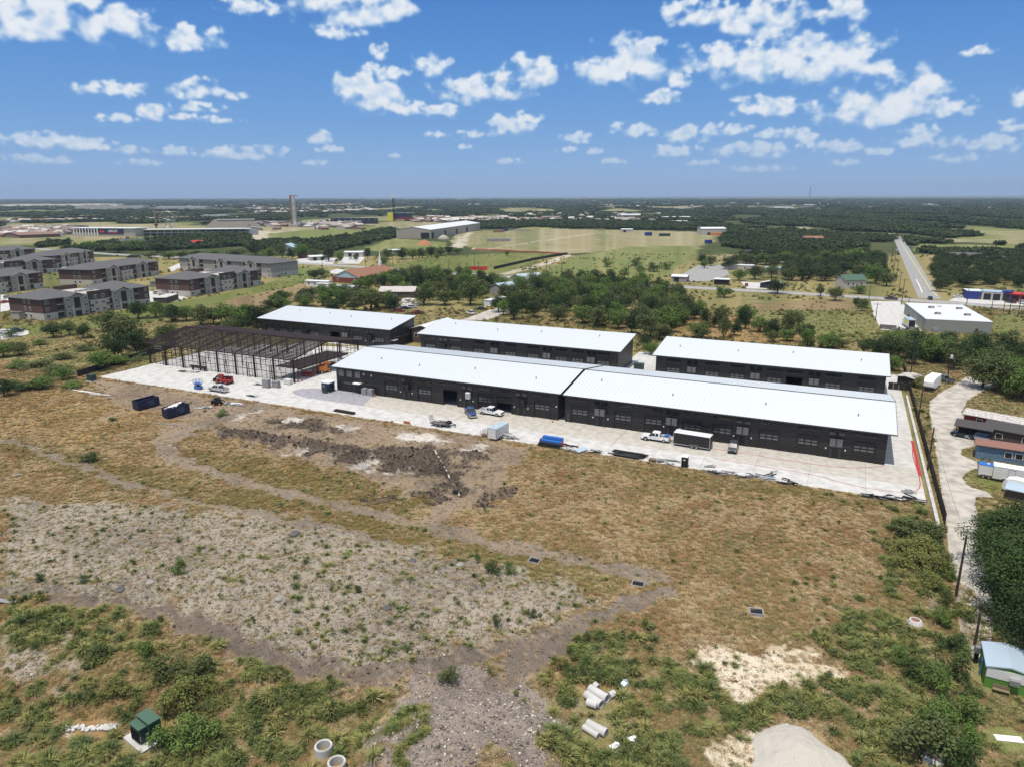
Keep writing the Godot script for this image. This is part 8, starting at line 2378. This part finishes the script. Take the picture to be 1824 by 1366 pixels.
func build_cover() -> void:
	for k in ["grass", "weed"]:
		var m := mat("cover_" + k, Color(1, 1, 1), 0.85, 0.0, 0.2)
		m.vertex_color_use_as_albedo = true
		m.backlight_enabled = true
		m.backlight = Color(0.3, 0.3, 0.2)
	var rm := mat("rubble", Color(1, 1, 1), 0.95, 0.0, 0.2)
	rm.vertex_color_use_as_albedo = true
	var r := RandomNumberGenerator.new()
	r.seed = 77
	var dry := []
	var green := []
	var rocks := []
	var straw := [lit(198, 172, 130), lit(184, 146, 104), lit(214, 192, 152), lit(166, 136, 96)]
	var oliv := [lit(154, 145, 96), lit(136, 132, 84), lit(172, 156, 110)]
	var leafy := [lit(140, 150, 90), lit(122, 136, 82), lit(160, 164, 102), lit(172, 168, 106), lit(106, 122, 78)]
	var main_line := PackedVector2Array()
	for q in [[-482.6, -729.2], [-350.5, -646], [-182.8, -567.3], [-70.8, -498.2], [18.6, -440.7], [109.1, -394.3], [162.1, -365.4], [207.7, -338.4], [230.2, -317.1]]:
		main_line.append(Vector2(q[0], q[1]))
	var side_line := PackedVector2Array()
	for q in [[207.9, -351.9], [310.6, -559], [434.8, -809.7]]:
		side_line.append(Vector2(q[0], q[1]))
	var clear := []
	for q in [[[-35, -57.1], 2.4], [[-17.6, -55.1], 1.2], [[-15.9, -53.1], 1.2], [[8.4, -62.1], 2.2], [[8, -57.7], 2.0], [[3.1, -90.6], 1.2], [[16.6, -84.1], 1.2], [[30.2, -77.9], 1.2], [[26.2, -54.2], 3.6], [[48.4, -75.2], 1.3], [[38.3, -53.9], 1.3], [[53.1, -67], 4.0], [[47.1, -56.6], 1.6], [[-89, -166.9], 3.5], [[-79.2, -160.8], 3.5], [[-73.1, -169.2], 2.0], [[-42.3, -58.3], 1.3], [[-41.1, -58.3], 1.3], [[-39.8, -58.3], 1.3]]:
		clear.append([q[0][0], q[0][1], q[1]])
	# [dry tufts, olive tufts, green weeds, clods], each a share of the tries
	var share := {"dry": [0.5, 0.16, 0.008, 0.0], "tan": [0.5, 0.1, 0.003, 0.0], "olive": [0.3, 0.5, 0.02, 0.0], "rock": [0.05, 0.09, 0.026, 0.4], "track": [0.01, 0.01, 0.0, 0.1], "path": [0.015, 0.015, 0.001, 0.12], "soil": [0.0, 0.0, 0.0, 0.5], "dirt": [0.03, 0.03, 0.002, 0.2], "chalk": [0.0, 0.0, 0.0, 0.2], "sand": [0.05, 0.03, 0.006, 0.02], "gravel": [0.0, 0.004, 0.002, 0.4], "wet": [0.0, 0.1, 0.5, 0.0], "weed": [0.42, 0.26, 0.15, 0.02], "meadow": [0.1, 0.3, 0.03, 0.0], "scrub": [0.3, 0.3, 0.05, 0.0], "lawn": [0.02, 0.1, 0.0, 0.0]}
	for i in 430000:
		var z: float = -46.0 - 165.0 * pow(r.randf(), 1.5)
		var lim: float = -z * 0.76 + 6.0
		var x: float = r.randf_range(-lim, lim)
		if i > 360000:
			z = -200.0 - 120.0 * r.randf()
			lim = -z * 0.76 + 6.0
			x = r.randf_range(-lim, lim)
		var e := x - SITE.x
		var w := z - SITE.z
		var d := e * 0.42629 - w * 0.90458
		var sd := e * 0.90458 + w * 0.42629
		if d > -17.3 and d < 80.0 and sd > -68.5 and sd < 141.0:
			continue
		var h0 := height_at(x, z)
		var beyond: bool = x > 60.0 and x > 66.2 + (-103.1 - z) * 0.4713 + 1.2
		if beyond or z < -230.0:
			var on := false
			for pp in paved:
				if Geometry2D.is_point_in_polygon(Vector2(x, z), pp):
					on = true
					break
			if on or beyond and absf(x - 67.0 - (-103.1 - z) * 0.4713) < 1.2:
				continue
		var bare := false
		for q in clear:
			if absf(x - q[0]) < q[2] and absf(z - q[1]) < q[2]:
				bare = true
		if bare:
			continue
		var kind := kind_at(x, z)
		var p: Array = share.get(kind, [0.0, 0.0, 0.0, 0.0])
		var patch := nz.get_noise_2d(x * 0.045, z * 0.045) * 0.8 + nz.get_noise_2d(x * 0.15, z * 0.15) * 0.35
		var clump := nz.get_noise_2d(x * 0.35 + 40.0, z * 0.35)
		var grow := 0.75 + -z * 0.0055
		var u := r.randf()
		var g: float = p[2] * clampf(0.55 + clump * 4.5 + patch * 3.0, 0.0, 3.6)
		if u < g:
			var s := (0.25 + 0.6 * pow(r.randf(), 1.8)) * (1.3 if kind == "weed" else 0.85)
			var c: Color = leafy[r.randi() % 5]
			green.append([placed(x, z, s * 1.1, s * r.randf_range(0.8, 1.4), r), c * r.randf_range(0.75, 1.1)])
		elif u < g + p[0] * clampf(0.8 + patch, 0.1, 1.4):
			var s := r.randf_range(0.2, 0.42) * grow
			var c: Color = straw[clampi(int((patch + 0.5) * 3.4 + r.randf() * 1.0), 0, 3)]
			dry.append([placed(x, z, s, s * r.randf_range(0.5, 0.9), r), c * r.randf_range(0.9, 1.1)])
		elif u < g + p[0] + p[1]:
			var s := r.randf_range(0.18, 0.4) * grow
			dry.append([placed(x, z, s, s * r.randf_range(0.6, 1.1), r), oliv[r.randi() % 3] * r.randf_range(0.8, 1.1)])
		elif u < g + p[0] + p[1] + p[3]:
			var s := r.randf_range(0.05, 0.17) * (1.9 if r.randf() < 0.08 else 1.0) * (1.7 if kind == "soil" else 1.0)
			var t: Array = tones.get(kind, tones["rock"])
			var c: Color = t[r.randi() % 3]
			if kind == "gravel" and r.randf() < 0.12:
				c = lit(225, 218, 205)
			rocks.append([Transform3D(Basis.from_euler(Vector3(r.randf() * 6.0, r.randf() * 6.0, r.randf() * 6.0)).scaled(Vector3(s, s * 0.7, s)), Vector3(x, h0 + s * 0.2, z)), c * r.randf_range(0.8, 1.2)])
	var brush := []
	for i in 9000:
		var z := -235.0 - 400.0 * pow(r.randf(), 1.3)
		var x := r.randf_range(z * 0.76, -z * 0.76)
		var e := x - SITE.x
		var w := z - SITE.z
		var d := e * 0.42629 - w * 0.90458
		var sd := e * 0.90458 + w * 0.42629
		if d < 82.0 and sd > -72.0 and sd < 146.0 or nz.get_noise_2d(x * 0.02, z * 0.02) < -0.05:
			continue
		var q := Vector2(x, z)
		var taken: bool = far_from(main_line, q) < 9.0 or far_from(side_line, q) < 9.0
		for pp in paved:
			if Geometry2D.is_point_in_polygon(q, pp):
				taken = true
		if taken:
			continue
		var kind := kind_at(x, z)
		var s := r.randf_range(0.7, 2.2) * (0.6 if kind == "lawn" or kind == "brown" else 1.0)
		var c: Color = leafy[r.randi() % 5] if r.randf() < 0.6 else oliv[r.randi() % 3]
		brush.append([placed(x, z, s * 1.3, s * 0.8, r), c * r.randf_range(0.5, 0.9)])
	spread("low_brush", "low brush scattered over the lots behind the warehouses", crown_mesh(240, 220, 0.1, 8, -0.3), M.cover_weed, brush)
	print("tufts ", dry.size(), " weeds ", green.size(), " clods ", rocks.size())
	for k in 3:
		var a := []
		for i in range(k, dry.size(), 3):
			a.append(dry[i])
		spread("dry_grass", "dry and olive grass tufts over the open field", tuft_mesh(200 + k, 16, 0.9, 0.1, 0.25), M.cover_grass, a)
	for k in 3:
		var a := []
		for i in range(k, green.size(), 3):
			a.append(green[i])
		spread("green_weeds", "green weeds growing in clumps over the field", tuft_mesh(220 + k, 60, 0.8, 0.085, 0.3) if k < 2 else crown_mesh(230, 260, 0.085, 9, -0.3), M.cover_weed, a)
	var st := mb()
	var pts := []
	for k in 6:
		pts.append(Vector3(cos(k * 1.05) * (0.8 + 0.2 * (k % 2)), 0.15 * (k % 3) - 0.2, sin(k * 1.05) * (0.9 - 0.2 * (k % 2))))
	for k in 6:
		for v in [pts[k], Vector3(0.1, 0.75, -0.1), pts[(k + 1) % 6], pts[(k + 1) % 6], Vector3(-0.1, -0.7, 0), pts[k]]:
			st.set_color(Color(1, 1, 1))
			st.add_vertex(v)
	spread("rubble", "clods and stones on the bare ground and heaps", st.commit(), M.rubble, rocks)
